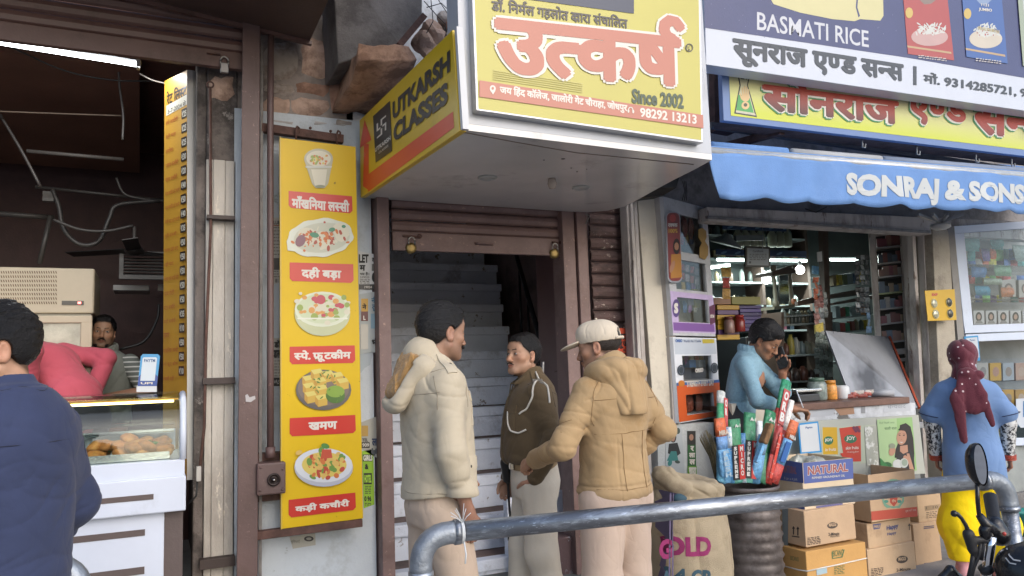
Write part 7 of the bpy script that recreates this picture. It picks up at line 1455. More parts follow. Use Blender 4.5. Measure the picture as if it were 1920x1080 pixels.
def cop_hooded():
 loc=at(812,698,D=1.0);hv=cam_dir(.87,.47);L=cam_dir(-.103,1).normalized()
 zc=3.42;base=V((0,0,0))+V((math.cos(YAW),-math.sin(YAW),0))*(-.105*zc)+V((math.sin(YAW),math.cos(YAW),0))*zc
 T=person('police officer in a cream jacket with a fur lined hood, facing right before the stairs',base,hv)
 H=1.74;hw=cam_dir(.80,.60);hd=Head((0,.045,H-.115),rotm(head_yaw(hv,hw),-3,0),1.03)
 shR,elR,wrR=A(.185,0,1.44),A(.232,-.03,1.13),A(.205,.055,.87);shL,elL,wrL=A(-.185,0,1.44),A(-.24,.0,1.14),A(-.18,.16,.98)
 lg=STRIDE(.04,.02)
 S=Sdf();skin_body(S,H,hd,shR,elR,wrR,shL,elL,wrL,**lg);hd.add(S,jaw=1.06)
 add_hand(S,wrR,(-.05,.12,-1),(-1,0,0),(0,1,.1),(30,35,38,42));add_hand(S,wrL,(.1,.4,-.9),(1,.2,0),(.1,1,.3))
 body=sdf_object('body',S,(-.36,-.25,0),(.36,.32,1.78),.0048,skin_mat(),T,hd.colour(A(.30,.172,.115),.3))
 hd.face_parts(body,SKIN_A,hairm,moustache=1.15);hd.hair(body,hairm,vol=.0125,top=.012,spike=.004,seed=4,line=-.010,front=.78)
 trousers(T,H,fabric('khaki_trousers',lin('b8a491'),bs=260),lg['hip'],lg['knee'],lg['ank'],1.0)
 for i in(0,1):shoe(T,lg['ank'][i],shoem)
 S=Sdf();ring(S,pts_ring((0,.012,1.475),.068,.070,-.012),.012,flat=((0,0,1),.45));sdf_object('shirt_collar',S,(-.13,-.12,1.40),(.13,.15,1.54),.005,fabric('khaki_shirt',lin('6f6149')),T)
 jm=fabric('cream_jacket_cloth',lin('b3a893'),var=.05,dirt=.12,dcol=lin('a08c70'),ds=4,wr=.10)
 S=Sdf()
 S.loft([.80,.86,.98,1.12,1.28,1.38,1.44,1.49,1.53],[0]*9,[.01,.01,.012,.012,.005,-.005,-.012,-.018,-.02],[.19,.20,.185,.182,.195,.20,.175,.11,.08],[.150,.158,.148,.148,.146,.138,.125,.096,.075],k=.03,p=2.25)
 for e,sd_ in(((shR,elR,wrR),11),((shL,elL,wrL),12)):
  S.cone(e[0]*A(.86,1,1)+A(0,0,-.03),e[1],.064,.060,.05,disp=sleeve_disp(.013,sd_,e[0],e[1],.95,.045));S.cone(e[1],e[2]+unit(e[2]-e[1])*.05,.060,.050,.02,disp=sleeve_disp(.014,sd_+5,e[1],e[2],.35,.038))
 S.cone((0,-.05,1.49),(0,-.05,1.53),.078,.085,.02,flat=((0,1,0),.95));S.cone((-.07,.0,1.485),(-.02,.10,1.41),.03,.02,.03);S.cone((.07,.0,1.485),(.02,.10,1.41),.03,.02,.03);S.ell((0,.03,1.55),(.068,.085,.085),.01,None,'-')
 bk=lambda P:1/(1+np.exp(-(P[...,0]-.03)/.01))
 def jd(P,d):
  z,y,x=P[...,2],P[...,1],P[...,0]
  d=d+(fold(P@rotm(0,20,25),15,21)-.3)*.0065*np.clip((1.46-z)/.3,.15,1)-ridge(P,8,20)*.008+(fold(P@rotm(0,60,0),34,22)-.3)*.0025+(fold(P@rotm(10,15,-30),50,23)-.3)*.0018
  d=d-.003*np.exp(-((z-.955)/.02)**2)
  d=d-box_emb(P,.0,1.1,.006,(.028,.4),(0,2),side=lambda P:(P[...,1]>.05))+box_emb(P,.030,1.1,.004,(.003,.4),(0,2),side=lambda P:(P[...,1]>.05))
  arm=np.linalg.norm(P-(shR+A(.0,0,.0)),axis=-1);d=d+.004*np.exp(-((arm-.108)/.005)**2)
  return np.maximum(d,(.925+.015*np.sin(x*7+y*5))-z)
 S.after(jd)
 j=sdf_object('jacket',S,(-.38,-.26,.76),(.38,.30,1.60),.0054,jm,T);sf,spath=snapper(j);sm_=fabric('cream_jacket_seam',lin('8d8371'));cf_=fabric('cream_jacket_flap',lin('b8ad98'),wr=.08)
 patch(sf,'pocket_flap',[(.16,.11,1.37),(.085,.175,1.37),(.085,.175,1.325),(.16,.11,1.325)],.006,cf_,T);patch(sf,'chest_pocket',[(.155,.115,1.327),(.088,.17,1.327),(.088,.17,1.22),(.155,.115,1.22)],.003,cf_,T)
 patch(sf,'pocket_flap',[(.19,.055,1.10),(.105,.165,1.085),(.11,.17,1.035),(.19,.055,1.045)],.006,cf_,T);patch(sf,'hip_pocket',[(.185,.06,1.05),(.11,.165,1.04),(.11,.165,.955),(.185,.06,.965)],.003,cf_,T)
 patch(sf,'shoulder_strap',[(.09,-.022,1.53),(.09,.022,1.53),(.215,.02,1.45),(.215,-.024,1.45)],.005,cf_,T);patch(sf,'front_placket',[(-.03,.2,1.40),(.035,.2,1.40),(.035,.2,.93),(-.03,.2,.93)],.005,cf_,T,5,20)
 for pts_ in([(.035,.2,1.40),(.035,.2,1.2),(.035,.2,.93)],[(.17,-.075,1.44),(.205,-.07,1.36),(.215,-.08,1.30)],[(.17,.07,1.44),(.205,.075,1.36),(.20,.09,1.30)],[(.15,-.08,1.46),(.20,.0,1.475),(.15,.08,1.46)],[(.0,-.2,1.36),(.12,-.16,1.36),(.21,-.06,1.37)],[(-.05,.2,.955),(.12,.15,.955),(.22,.0,.955),(.15,-.14,.955),(.0,-.2,.955)]):seam(spath,pts_,sm_,T)
 S=Sdf();S.cone((0,-.10,1.475),(0,-.185,1.33),.070,.048,.02,flat=((1,0,0),.58));S.cone((-.085,-.07,1.465),(.085,-.07,1.465),.042,.042,.05)
 S.cone((0,-.12,1.525),(0,-.215,1.385),.058,.04,.01,flat=((1,0,0),.58),mode='-')
 S.after(lambda P,d:d+(fold(P@rotm(0,40,0),30,31)-.3)*.010);sdf_object('hood',S,(-.2,-.30,1.24),(.2,.02,1.62),.0058,jm,T)
 fm=mat('brown_fur',lin('9a7645'),rough=.95,var=.35,vs=28,bump=1.,bs=120,stretch=(1,1,.4),sheen=.3)
 S=Sdf();S.cone((0,-.105,1.505),(0,-.188,1.375),.048,.032,.02,flat=((1,0,0),.55),disp=lambda P,t:-ridge(P,90,33,(1,1,.4))*.013);sdf_object('fur_lining',S,(-.18,-.26,1.30),(.18,.0,1.62),.005,fm,T)
 bt=mat('dull_snap_metal',(.09,.08,.07),rough=.35,metal=.8)
 for p in((.135,.02,1.480),(.197,.105,1.052),(.03,.150,1.36),(.03,.172,1.19)):
  mb=MB();mb.ball(sf(p,.001),.008);lb(mb,'snap_button',bt,T)
 return T
def cop_bareheaded():
 zc=4.35;lat=.020*zc;hv=cam_dir(-.93,-.22)
 base=V((math.cos(YAW),-math.sin(YAW),0))*lat+V((math.sin(YAW),math.cos(YAW),0))*zc;base.z=.0
 T=person('police officer in an olive shirt with a white lanyard, hand in his pocket',base,hv)
 H=1.64;hw=cam_dir(-.72,-.66);hd=Head((0,.04,H-.112),rotm(head_yaw(hv,hw),9,0),.97)
 shL,elL,wrL=A(-.178,0,1.345),A(-.225,-.06,1.07),A(-.158,.035,.875);shR,elR,wrR=A(.178,0,1.345),A(.22,.0,1.06),A(.21,.1,.84)
 lg=dict(hip=((.085,0,.86),(-.085,0,.86)),knee=((.12,.04,.47),(-.10,.0,.47)),ank=((.15,.07,.09),(-.11,-.08,.09)))
 S=Sdf();skin_body(S,H,hd,shR,elR,wrR,shL,elL,wrL,**lg);hd.add(S,jaw=1.02,nose=1.08)
 add_hand(S,wrL,(.42,.12,-.9),(1,.2,.1),(.15,1,.4),(15,15,20,20));add_hand(S,wrR,(0,.2,-1),(-1,0,0),(0,1,.1))
 body=sdf_object('body',S,(-.34,-.25,0),(.34,.32,1.70),.0046,skin_mat(),T,hd.colour(A(.42,.24,.155),.2))
 hd.face_parts(body,SKIN_B,hairm,moustache=.62,brow=1.);hd.hair(body,hairm,vol=.010,top=.010,spike=.003,seed=8,line=-.012,front=.88)
 tm=fabric('khaki_trousers',lin('b8a491'),bs=260)
 def pk(P):return 1
 trousers(T,H,fabric('cream_trousers',lin('d4cab9'),bs=260,var=.05),lg['hip'],lg['knee'],lg['ank'],.955,wr=.152,dr=.12,r=(.1,.085,.08),amp=.008)
 for i in(0,1):shoe(T,lg['ank'][i],shoem)
 sm=fabric('olive_shirt_cloth',lin('5e4f3a'),var=.07,wr=.14)
 S=Sdf()
 S.loft([.935,.965,1.05,1.18,1.28,1.34,1.385,1.42],[0]*8,[.012,.02,.02,.012,.0,-.012,-.02,-.02],[.172,.188,.19,.192,.19,.165,.10,.066],[.142,.160,.155,.148,.135,.118,.088,.066],k=.03,p=2.3)
 for e,sd_ in(((shR,elR,wrR),41),((shL,elL,wrL),42)):
  S.cone(e[0]*A(.86,1,1)+A(0,0,-.025),e[1],.062,.060,.045,disp=sleeve_disp(.010,sd_,e[0],e[1],.9,.06));S.cone(e[1],e[2],.062,.043,.02,disp=sleeve_disp(.008,sd_+5,e[1],e[2],.2,.05))
 S.cone((0,-.01,1.39),(0,.0,1.428),.074,.070,.012);S.cone((-.05,.03,1.415),(-.045,.10,1.375),.016,.006,.012);S.cone((.05,.03,1.415),(.045,.10,1.375),.016,.006,.012);S.ell((0,.01,1.465),(.062,.068,.06),.006,None,'-')
 lf=lambda P:(P[...,0]<-.02)*(P[...,1]>.02)
 def jd(P,d):
  z=P[...,2];d=d+(fold(P@rotm(0,15,35),22,51)-.3)*.007*np.clip((1.36-z)/.25,.2,1)-ridge(P,9,50)*.006+(fold(P@rotm(0,40,20),40,52)-.3)*.0035
  d=d-box_emb(P,.0,1.1,.005,(.018,.5),(0,2),side=lambda P:P[...,1]>.05)
  return d
 S.after(jd);sf,spath=snapper(sdf_object('shirt',S,(-.34,-.25,.82),(.34,.28,1.50),.0052,sm,T))
 sm_=fabric('olive_seam',lin('3f3527'));fl_=fabric('olive_flap',lin('65553e'),wr=.06)
 patch(sf,'pocket_flap',[(-.045,.17,1.265),(-.135,.13,1.262),(-.135,.13,1.222),(-.045,.17,1.222)],.005,fl_,T);patch(sf,'chest_pocket',[(-.05,.17,1.225),(-.13,.13,1.225),(-.13,.13,1.12),(-.05,.17,1.12)],.0025,fl_,T)
 patch(sf,'shoulder_strap',[(-.075,-.02,1.44),(-.075,.022,1.44),(-.18,.02,1.39),(-.18,-.022,1.39)],.005,fl_,T);patch(sf,'front_placket',[(-.02,.2,1.38),(.018,.2,1.38),(.018,.2,.95),(-.02,.2,.95)],.003,fl_,T,4,18)
 for pts_ in([(-.02,.2,1.38),(-.02,.2,1.15),(-.02,.2,.95)],[(-.15,-.075,1.36),(-.19,-.06,1.30),(-.20,-.06,1.24)],[(-.15,.06,1.36),(-.19,.055,1.30),(-.19,.065,1.24)],[(-.13,-.07,1.38),(-.175,.0,1.385),(-.13,.06,1.38)],[(.0,-.2,1.31),(-.1,-.14,1.31),(-.18,-.06,1.32)]):seam(spath,pts_,sm_,T)
 mb=MB();mb.tube(spath([(-.15,.0,1.44),(-.21,.05,1.38),(-.225,.06,1.31),(-.20,.09,1.24),(-.16,.12,1.22)]),.0055,6);mb.tube(spath([(-.13,-.02,1.45),(-.20,-.06,1.39),(-.26,-.06,1.33),(-.27,-.05,1.28)]),.0055,6)
 mb.tube(spath([(-.06,.17,1.23),(-.08,.18,1.17),(-.12,.17,1.125),(-.17,.15,1.115),(-.22,.10,1.13)]),.005,6)
 lb(mb,'lanyard',mat('white_cord',lin('e2dccf'),rough=.8,bump=.5,bs=400),T)
 S=Sdf();S.loft([.905,.955],[0,0],[.004,.006],[.163,.163],[.128,.132],k=.01,dz=.006);sdf_object('belt',S,(-.22,-.2,.87),(.22,.2,.99),.006,fabric('tan_belt_web',lin('9a8260')),T)
 mb=MB();mb.box((-.075,.132,.912),(-.035,.150,.95));lb(mb,'belt_buckle',mat('steel_buckle',(.5,.48,.42),rough=.3,metal=1),T,bevel=.003)
 S=Sdf();S.cone((.12,.13,.93),(.14,.12,.84),.035,.03,.02);S.cone((.14,.12,.84),(.15,.11,.55),.008,.008,.01);S.cone((.15,.11,.56),(.15,.11,.50),.022,.02,.01)
 sdf_object('holster',S,(.05,.03,.45),(.22,.22,1.0),.006,mat('black_leather',(.012,.012,.014),rough=.35),T)
 mb=MB();c_=sf((-.165,.0,1.42),.003);mb.obox(c_,(.008,.026,.0),(-.016,.0,-.010),(0,0,.003));lb(mb,'shoulder_badge',mat('badge_metal',(.45,.43,.38),rough=.35,metal=1,bump=1,bs=500),T)
 return T
def cop_capped():
 zc=3.72;lat=.123*zc;hv=cam_dir(-.60,.80)
 base=V((math.cos(YAW),-math.sin(YAW),0))*lat+V((math.sin(YAW),math.cos(YAW),0))*zc
 T=person('police officer in a white cap and tan hooded jacket, seen from behind',base,hv)
 H=1.66;hw=cam_dir(-.94,.34);hd=Head((-.01,.06,H-.112),rotm(head_yaw(hv,hw),-8,0),1.0)
 shL,elL,wrL=A(-.185,0,1.37),A(-.30,.02,1.10),A(-.235,.30,1.015);shR,elR,wrR=A(.185,0,1.37),A(.262,-.08,1.13),A(.17,.08,1.0)
 lg=dict(hip=((.09,0,.87),(-.09,0,.87)),knee=((.105,.03,.47),(-.11,.0,.47)),ank=((.12,.02,.09),(-.15,-.03,.09)))
 S=Sdf();skin_body(S,H,hd,shR,elR,wrR,shL,elL,wrL,**lg);hd.add(S,jaw=.98)
 add_hand(S,wrL+A(.004,.035,-.008),(.02,.88,-.40),(.8,-.1,-.5),(.2,.35,.85),(62,66,70,74),thumb=(.7,.35,.6));add_hand(S,wrR,(-.6,.6,-.3),(-.5,-.5,0),(0,.3,1))
 body=sdf_object('body',S,(-.42,-.25,0),(.42,.50,1.72),.0048,skin_mat(),T,hd.colour(A(.36,.20,.13),.25))
 hd.face_parts(body,SKIN_C,hairm)
 hd.hair(body,hair_mat('cropped_hair',(.03,.022,.018)),vol=.004,top=-.004,spike=.001,seed=5,line=-.004)
 cm=fabric('white_cap_cloth',lin('c8bca9'),bump=.2,bs=260,var=.05,dirt=.1,dcol=lin('a39680'));M=hd.M
 S=Sdf();S.ell(hd.p(0,-.012,.045),(.088,.110,.088),.02,M);S.ell(hd.p(0,.045,.075),(.062,.05,.045),.04,M)
 S.ell(hd.p(0,-.012,.030),(.080,.102,.078),.006,M,'-')
 def cp(P,d):
  L=hd.loc(P);pl=(.022+.04*np.clip(L[...,1],-.1,.1))-L[...,2]
  d=np.maximum(d,pl);hole=np.sqrt(((L[...,0])/.034)**2+((L[...,2]-.047)/.030)**2)-1;hole=np.where(L[...,1]<-.05,hole*.03,1)
  d=np.maximum(d,-hole)
  ang=np.arctan2(L[...,0],L[...,1]+.012);seam=np.exp(-(((ang/(math.pi/3)+.5)%1-.5)/.035)**2)*(L[...,2]>.045);return d+.0016*seam
 S.after(cp)
 cap=sdf_object('cap',S,hd.c-.14+A(0,0,.03),hd.c+.16,.0036,cm,T)
 S=Sdf();S.ell(hd.p(0,.120,.030),(.070,.075,.010),.01,M@rotm(0,-12));S.after(lambda P,d:np.maximum(d,-(hd.loc(P)[...,1]-.070)))
 sdf_object('brim',S,hd.c-.05+hd.M@A(0,.1,0)-.07,hd.c+.12+hd.M@A(0,.1,0),.0034,cm,cap)
 mb=MB();mb.ball(hd.p(0,-.012,.136),.006);lb(mb,'cap_button',cm,cap)
 mb=MB();pp=[hd.p(.062*math.sin(t),-.012-.112*math.cos(t*.75),.026)for t in np.linspace(-.9,.9,9)];mb.tube([tuple(p)for p in pp],.008,6);lb(mb,'cap_strap',cm,cap)
 tm=fabric('pink_beige_trousers',lin('bda898'),bs=260,var=.05)
 trousers(T,H,tm,lg['hip'],lg['knee'],lg['ank'],.97,wr=.158,dr=.125,r=(.108,.09,.085),amp=.007)
 for i in(0,1):shoe(T,lg['ank'][i],shoem)
 jm=fabric('tan_jacket_cloth',lin('a68c68'),var=.08,dirt=.15,dcol=lin('94744a'),ds=5,wr=.12)
 S=Sdf()
 S.loft([.835,.87,.98,1.12,1.25,1.33,1.38,1.425,1.46],[0]*9,[.005,.005,.005,.0,-.008,-.015,-.02,-.02,-.02],[.175,.182,.170,.172,.190,.193,.165,.11,.075],[.142,.150,.138,.132,.136,.132,.115,.09,.07],k=.03,p=2.3)
 for e,sd_ in(((shR,elR,wrR),61),((shL,elL,wrL),62)):
  S.cone(e[0]*A(.85,1,1)+A(0,0,-.03),e[1],.065,.058,.05,disp=sleeve_disp(.013,sd_,e[0],e[1],.95,.042));S.cone(e[1],e[2],.058,.043,.02,disp=sleeve_disp(.013,sd_+5,e[1],e[2],.15,.036))
  S.cone(e[2]-unit(e[2]-e[1])*.03,e[2]+unit(e[2]-e[1])*.005,.048,.046,.008)
 S.cone((0,-.02,1.42),(0,-.01,1.455),.088,.085,.02);S.ell((0,.02,1.50),(.072,.080,.06),.01,None,'-')
 def jd(P,d):
  x,y,z=P[...,0],P[...,1],P[...,2]
  d=d+(fold(P@rotm(0,10,-18),20,71)-.3)*.0075*np.clip((1.42-z)/.35,.15,1)-ridge(P,8,70)*.007+(fold(P@rotm(0,60,0),38,72)-.3)*.0025+(fold(P@rotm(0,20,35),46,73)-.3)*.0015
  for xx in(-.09,.09):d=d+.003*np.exp(-((x-xx)/.004)**2)*(z<1.12)*(y<0)
  d=d+.005*np.exp(-((z-.905)/.006)**2)-.004*np.exp(-((z-.87)/.02)**2)
  for e in(shR,shL):
   arm=np.linalg.norm(P-e,axis=-1);d=d+.004*np.exp(-((arm-.095)/.005)**2)*(np.abs(x)<.22)
  for zz in(1.235,1.165):d=d+.004*np.exp(-(((z+.25*x)-zz+.05)/.005)**2)*(x<-.2)*(z>1.08)
  return d
 S.after(jd);j=sdf_object('jacket',S,(-.44,-.26,.80),(.44,.42,1.54),.0052,jm,T);sf,spath=snapper(j);sm_=fabric('tan_seam',lin('7d6240'))
 for pts_ in([(-.2,-.1,1.30),(-.08,-.2,1.30),(.08,-.2,1.30),(.2,-.1,1.30)],[(-.085,-.2,1.14),(-.08,-.2,1.0),(-.075,-.2,.90)],[(.085,-.2,1.14),(.08,-.2,1.0),(.075,-.2,.90)],[(-.19,-.06,1.14),(-.08,-.2,1.14),(.08,-.2,1.14),(.19,-.06,1.14)],[(-.15,-.08,1.40),(-.19,-.085,1.34),(-.205,-.09,1.26),(-.19,-.07,1.18)],[(.15,-.08,1.40),(.19,-.085,1.34),(.205,-.09,1.26),(.19,-.07,1.18)],[(-.15,.04,1.41),(-.205,.06,1.34),(-.20,.08,1.26)],[(-.19,-.06,.905),(-.08,-.2,.905),(.08,-.2,.905),(.19,-.06,.905)],[(-.29,-.04,1.22),(-.30,.02,1.20),(-.27,.07,1.19)],[(-.31,.0,1.15),(-.31,.06,1.13),(-.27,.10,1.13)],[(-.13,.12,1.40),(-.14,.14,1.25),(-.14,.14,1.12)]):seam(spath,pts_,sm_,T)
 lb(MB().tube(spath([(-.10,.10,1.42),(-.12,.15,1.30),(-.12,.16,1.20)],.004,6),.0028,5),'draw_cord',fabric('tan_cord',lin('8f7450')),T)
 S=Sdf();S.loft([.815,.86],[0,0],[.005,.005],[.172,.176],[.128,.132],dz=.008,k=.01);sdf_object('jacket_hem_band',S,(-.22,-.2,.79),(.22,.2,.9),.006,fabric('brown_knit',lin('8a6c42')),T)
 S=Sdf();S.cone((0,-.085,1.39),(0,-.14,1.25),.085,.05,.03,flat=((1,0,0),.66));ring(S,pts_ring((0,-.03,1.425),.108,.094,-.02,16),.030,.05)
 S.ell((0,-.03,1.49),(.090,.085,.06),.015,None,'-')
 S.after(lambda P,d:d+(fold(P@rotm(0,0,50),30,75)-.3)*.012+(fold(P@rotm(0,60,0),22,77)-.3)*.008+.004*np.exp(-((np.abs(P[...,0])-.045)/.005)**2)*(P[...,1]<-.1))
 sdf_object('hood',S,(-.2,-.27,1.22),(.2,.14,1.58),.0056,jm,T)
 S=Sdf();S.ell((0,-.05,1.44),(.098,.088,.035),.02,None,disp=lambda P:-ridge(P,110,76)*.006)
 S.ell((0,.01,1.53),(.07,.08,.05),.01,None,'-')
 sdf_object('pile_lining',S,(-.16,-.18,1.41),(.16,.1,1.56),.005,mat('golden_pile',lin('b08c45'),rough=.95,var=.3,vs=50,bump=1.,bs=150),T)
 return T
def wrist_bangles(T,c,ax,col,n=4):
 for i in range(n):
  c2=V(c.tolist())+V(ax)*(i*.009);mb=MB();ax_=V(ax).normalized();x=ax_.orthogonal().normalized();y=ax_.cross(x)
  mb.tube([c2+(x*math.cos(t)+y*math.sin(t))*.042 for t in[i2*math.pi/8 for i2 in range(16)]],.0042,6,closed=True);lb(mb,'bangle',col,T)
def woman():
 zc=5.12;lat=.580*zc;hv=cam_dir(.42,.9)
 base=V((math.cos(YAW),-math.sin(YAW),0))*lat+V((math.sin(YAW),math.cos(YAW),0))*zc
 T=person('woman in a blue tunic, yellow trousers and dotted maroon headscarf, seen from behind',base,hv)
 H=1.53;hd=Head((0,.03,H-.11),rotm(-3,-10,0),.95)
 shL,elL,wrL=A(-.16,0,1.24),A(-.215,.02,1.0),A(-.205,.06,.79);shR,elR,wrR=A(.16,0,1.24),A(.215,.0,1.0),A(.205,.03,.80)
 lg=dict(hip=((.09,0,.80),(-.09,0,.80)),knee=((.1,.02,.44),(-.1,.0,.44)),ank=((.10,.0,.09),(-.11,-.02,.09)))
 S=Sdf();skin_body(S,H,hd,shR,elR,wrR,shL,elL,wrL,**lg);hd.add(S)
 add_hand(S,wrL,(.02,.1,-1),(.9,0,0),(0,1,.1),k=.9);add_hand(S,wrR,(.1,.15,-1),(-.9,0,0),(0,1,.1),k=.9)
 body=sdf_object('body',S,(-.34,-.25,0),(.34,.32,1.58),.0062,skin_mat(),T,hd.colour(A(.26,.13,.08),0))
 hd.face_parts(body,SKIN_A,hairm)
 bm_=fabric('blue_tunic_cloth',lin('6f8bb4'),bump=.2,bs=260,var=.06)
 S=Sdf();S.loft([.60,.66,.80,.92,1.05,1.18,1.25,1.29,1.32],[0]*9,[-.01,-.012,-.015,0,.0,-.005,-.01,-.012,-.012],[.182,.184,.178,.160,.155,.164,.150,.095,.065],[.15,.155,.155,.122,.115,.125,.11,.08,.06],k=.03,p=2.2)
 for e,sd_ in(((shR,elR),81),((shL,elL),82)):
  q=e[0]+(e[1]-e[0])*.72;S.cone(e[0]*A(.82,1,1)+A(0,0,-.035),q,.062,.080,.05,disp=sleeve_disp(.008,sd_,e[0],q,.6,.07))
 S.after(lambda P,d:np.maximum(d-ridge(P,9,83,(1.3,1,.4))*.010+(fold(P@rotm(0,0,68),17,84)-.3)*.006*np.clip((1.28-P[...,2])/.3,.2,1),.62-P[...,2]+.0*P[...,0]))
 tu=sdf_object('tunic',S,(-.34,-.25,.58),(.34,.28,1.38),.0058,bm_,T)
 for e,sx in(((shR,elR),1),((shL,elL),-1)):
  q=e[0]+(e[1]-e[0])*.78+A(sx*.006,0,0);ax=V(unit(e[1]-e[0]).tolist());x=ax.orthogonal().normalized();y=ax.cross(x);mb=MB()
  mb.tube([V(q.tolist())+(x*math.cos(t)+y*math.sin(t))*.081 for t in[i2*math.pi/12 for i2 in range(24)]],.003,5,closed=True);lb(mb,'sleeve_piping',fabric('navy_piping',lin('27304f')),T)
 pm=mat('black_white_print',(.02,.02,.025),rough=.85,var=.0,bump=.2,bs=200,wear=.62,wcol=(.62,.62,.60),ws=42)
 for e,bx_ in(((shR,elR,wrR),(.05,.34)),((shL,elL,wrL),(-.34,-.05))):S=Sdf();S.cone(e[0]*.4+e[1]*.6,e[1],.052,.048,.02,disp=sleeve_disp(.004,85,e[0],e[1],.9));S.cone(e[1],e[2],.048,.037,.02,disp=sleeve_disp(.005,86,e[1],e[2],.5,.03));sdf_object('printed_sleeve',S,(bx_[0],-.1,.74),(bx_[1],.18,1.12),.0058,pm,T)
 rb=mat('red_bangle',lin('a8432e'),rough=.3,var=.2,vs=80)
 for e in((elR,wrR),(elL,wrL)):wrist_bangles(T,e[1]+unit(e[1]-e[0])*.004,unit(e[1]-e[0]).tolist(),rb)
 ym=fabric('yellow_cotton',lin('f2cf0e'),bump=.2,bs=200,var=.06)
 S=Sdf()
 for i in(0,1):
  h_,k_,a_=A(*lg['hip'][i]),A(*lg['knee'][i]),A(*lg['ank'][i]);S.cone(h_+A(0,0,-.12),k_+A(0,-.02,-.10),.085,.125,.03,disp=sleeve_disp(.01,90+i,h_,k_,.8,.10));S.cone(k_+A(0,-.02,-.10),a_+A(0,0,.08),.140,.09,.04,disp=sleeve_disp(.012,93+i,k_,a_,.6,.08))
 S.after(lambda P,d:np.maximum(np.maximum(d-ridge(P,15,95,(1,1,.4))*.022+(fold(P@rotm(0,0,72),20,99)-.3)*.012,.13-P[...,2]),P[...,2]-.70));sdf_object('trousers',S,(-.32,-.28,.1),(.32,.28,.9),.007,ym,T)
 pk=mat('pink_slipper',lin('c98f93'),rough=.6)
 for i in(0,1):shoe(T,lg['ank'][i],pk)
 sm=mat('maroon_dotted_scarf',lin('5e2230'),rough=.85,var=.12,vs=12,bump=.4,bs=120,sheen=.2)
 N=sm.node_tree.nodes;Lk=sm.node_tree.links;b=N['Principled BSDF'];src=b.inputs['Base Color'].links[0].from_socket
 tc=N.new('ShaderNodeTexCoord');vo=N.new('ShaderNodeTexVoronoi');vo.inputs['Scale'].default_value=24;vo.inputs['Randomness'].default_value=.35;Lk.new(tc.outputs['Object'],vo.inputs['Vector'])
 mr=N.new('ShaderNodeMath');mr.operation='LESS_THAN';mr.inputs[1].default_value=.155;Lk.new(vo.outputs['Distance'],mr.inputs[0])
 mx=N.new('ShaderNodeMix');mx.data_type='RGBA';Lk.new(mr.outputs[0],mx.inputs[0]);Lk.new(src,mx.inputs[6]);mx.inputs[7].default_value=(.62,.5,.5,1);Lk.new(mx.outputs[2],b.inputs['Base Color'])
 S=Sdf();fl=lambda P,t=None:-ridge(P,30,97,(1,1,.35))*.006+(fold(P@rotm(0,0,75),45,98)-.3)*.007
 S.ell(hd.p(0,-.018,.03),(.092,.112,.102),.02,hd.M,disp=fl);S.ell((0,-.045,H-.19),(.072,.07,.07),.03,disp=fl);S.ell((0,-.03,H-.235),(.082,.08,.055),.03)
 S.ell(hd.p(0,.085,-.03),(.062,.06,.085),.01,hd.M,'-')
 kz=H-.205;S.ell((.0,-.125,kz),(.05,.032,.03),.015,disp=fl);S.ell((.06,-.118,kz-.01),(.038,.022,.03),.012,disp=fl)
 tb=((0,1,0),2.4)
 S.cone((-.02,-.13,kz),(-.07,-.165,kz-.16),.026,.038,.012,flat=tb,disp=fl);S.cone((-.07,-.165,kz-.16),(-.055,-.17,kz-.42),.038,.022,.012,flat=tb,disp=fl)
 S.cone((.02,-.13,kz),(.065,-.155,kz-.14),.026,.036,.012,flat=tb,disp=fl);S.cone((.065,-.155,kz-.14),(.115,-.17,kz-.32),.036,.018,.012,flat=tb,disp=fl)
 S.cone((0,-.13,kz-.02),(.02,-.155,kz-.2),.055,.06,.02,flat=((0,1,0),3),disp=fl)
 sdf_object('headscarf',S,(-.22,-.28,.80),(.24,.16,H+.06),.0052,sm,T)
 return T
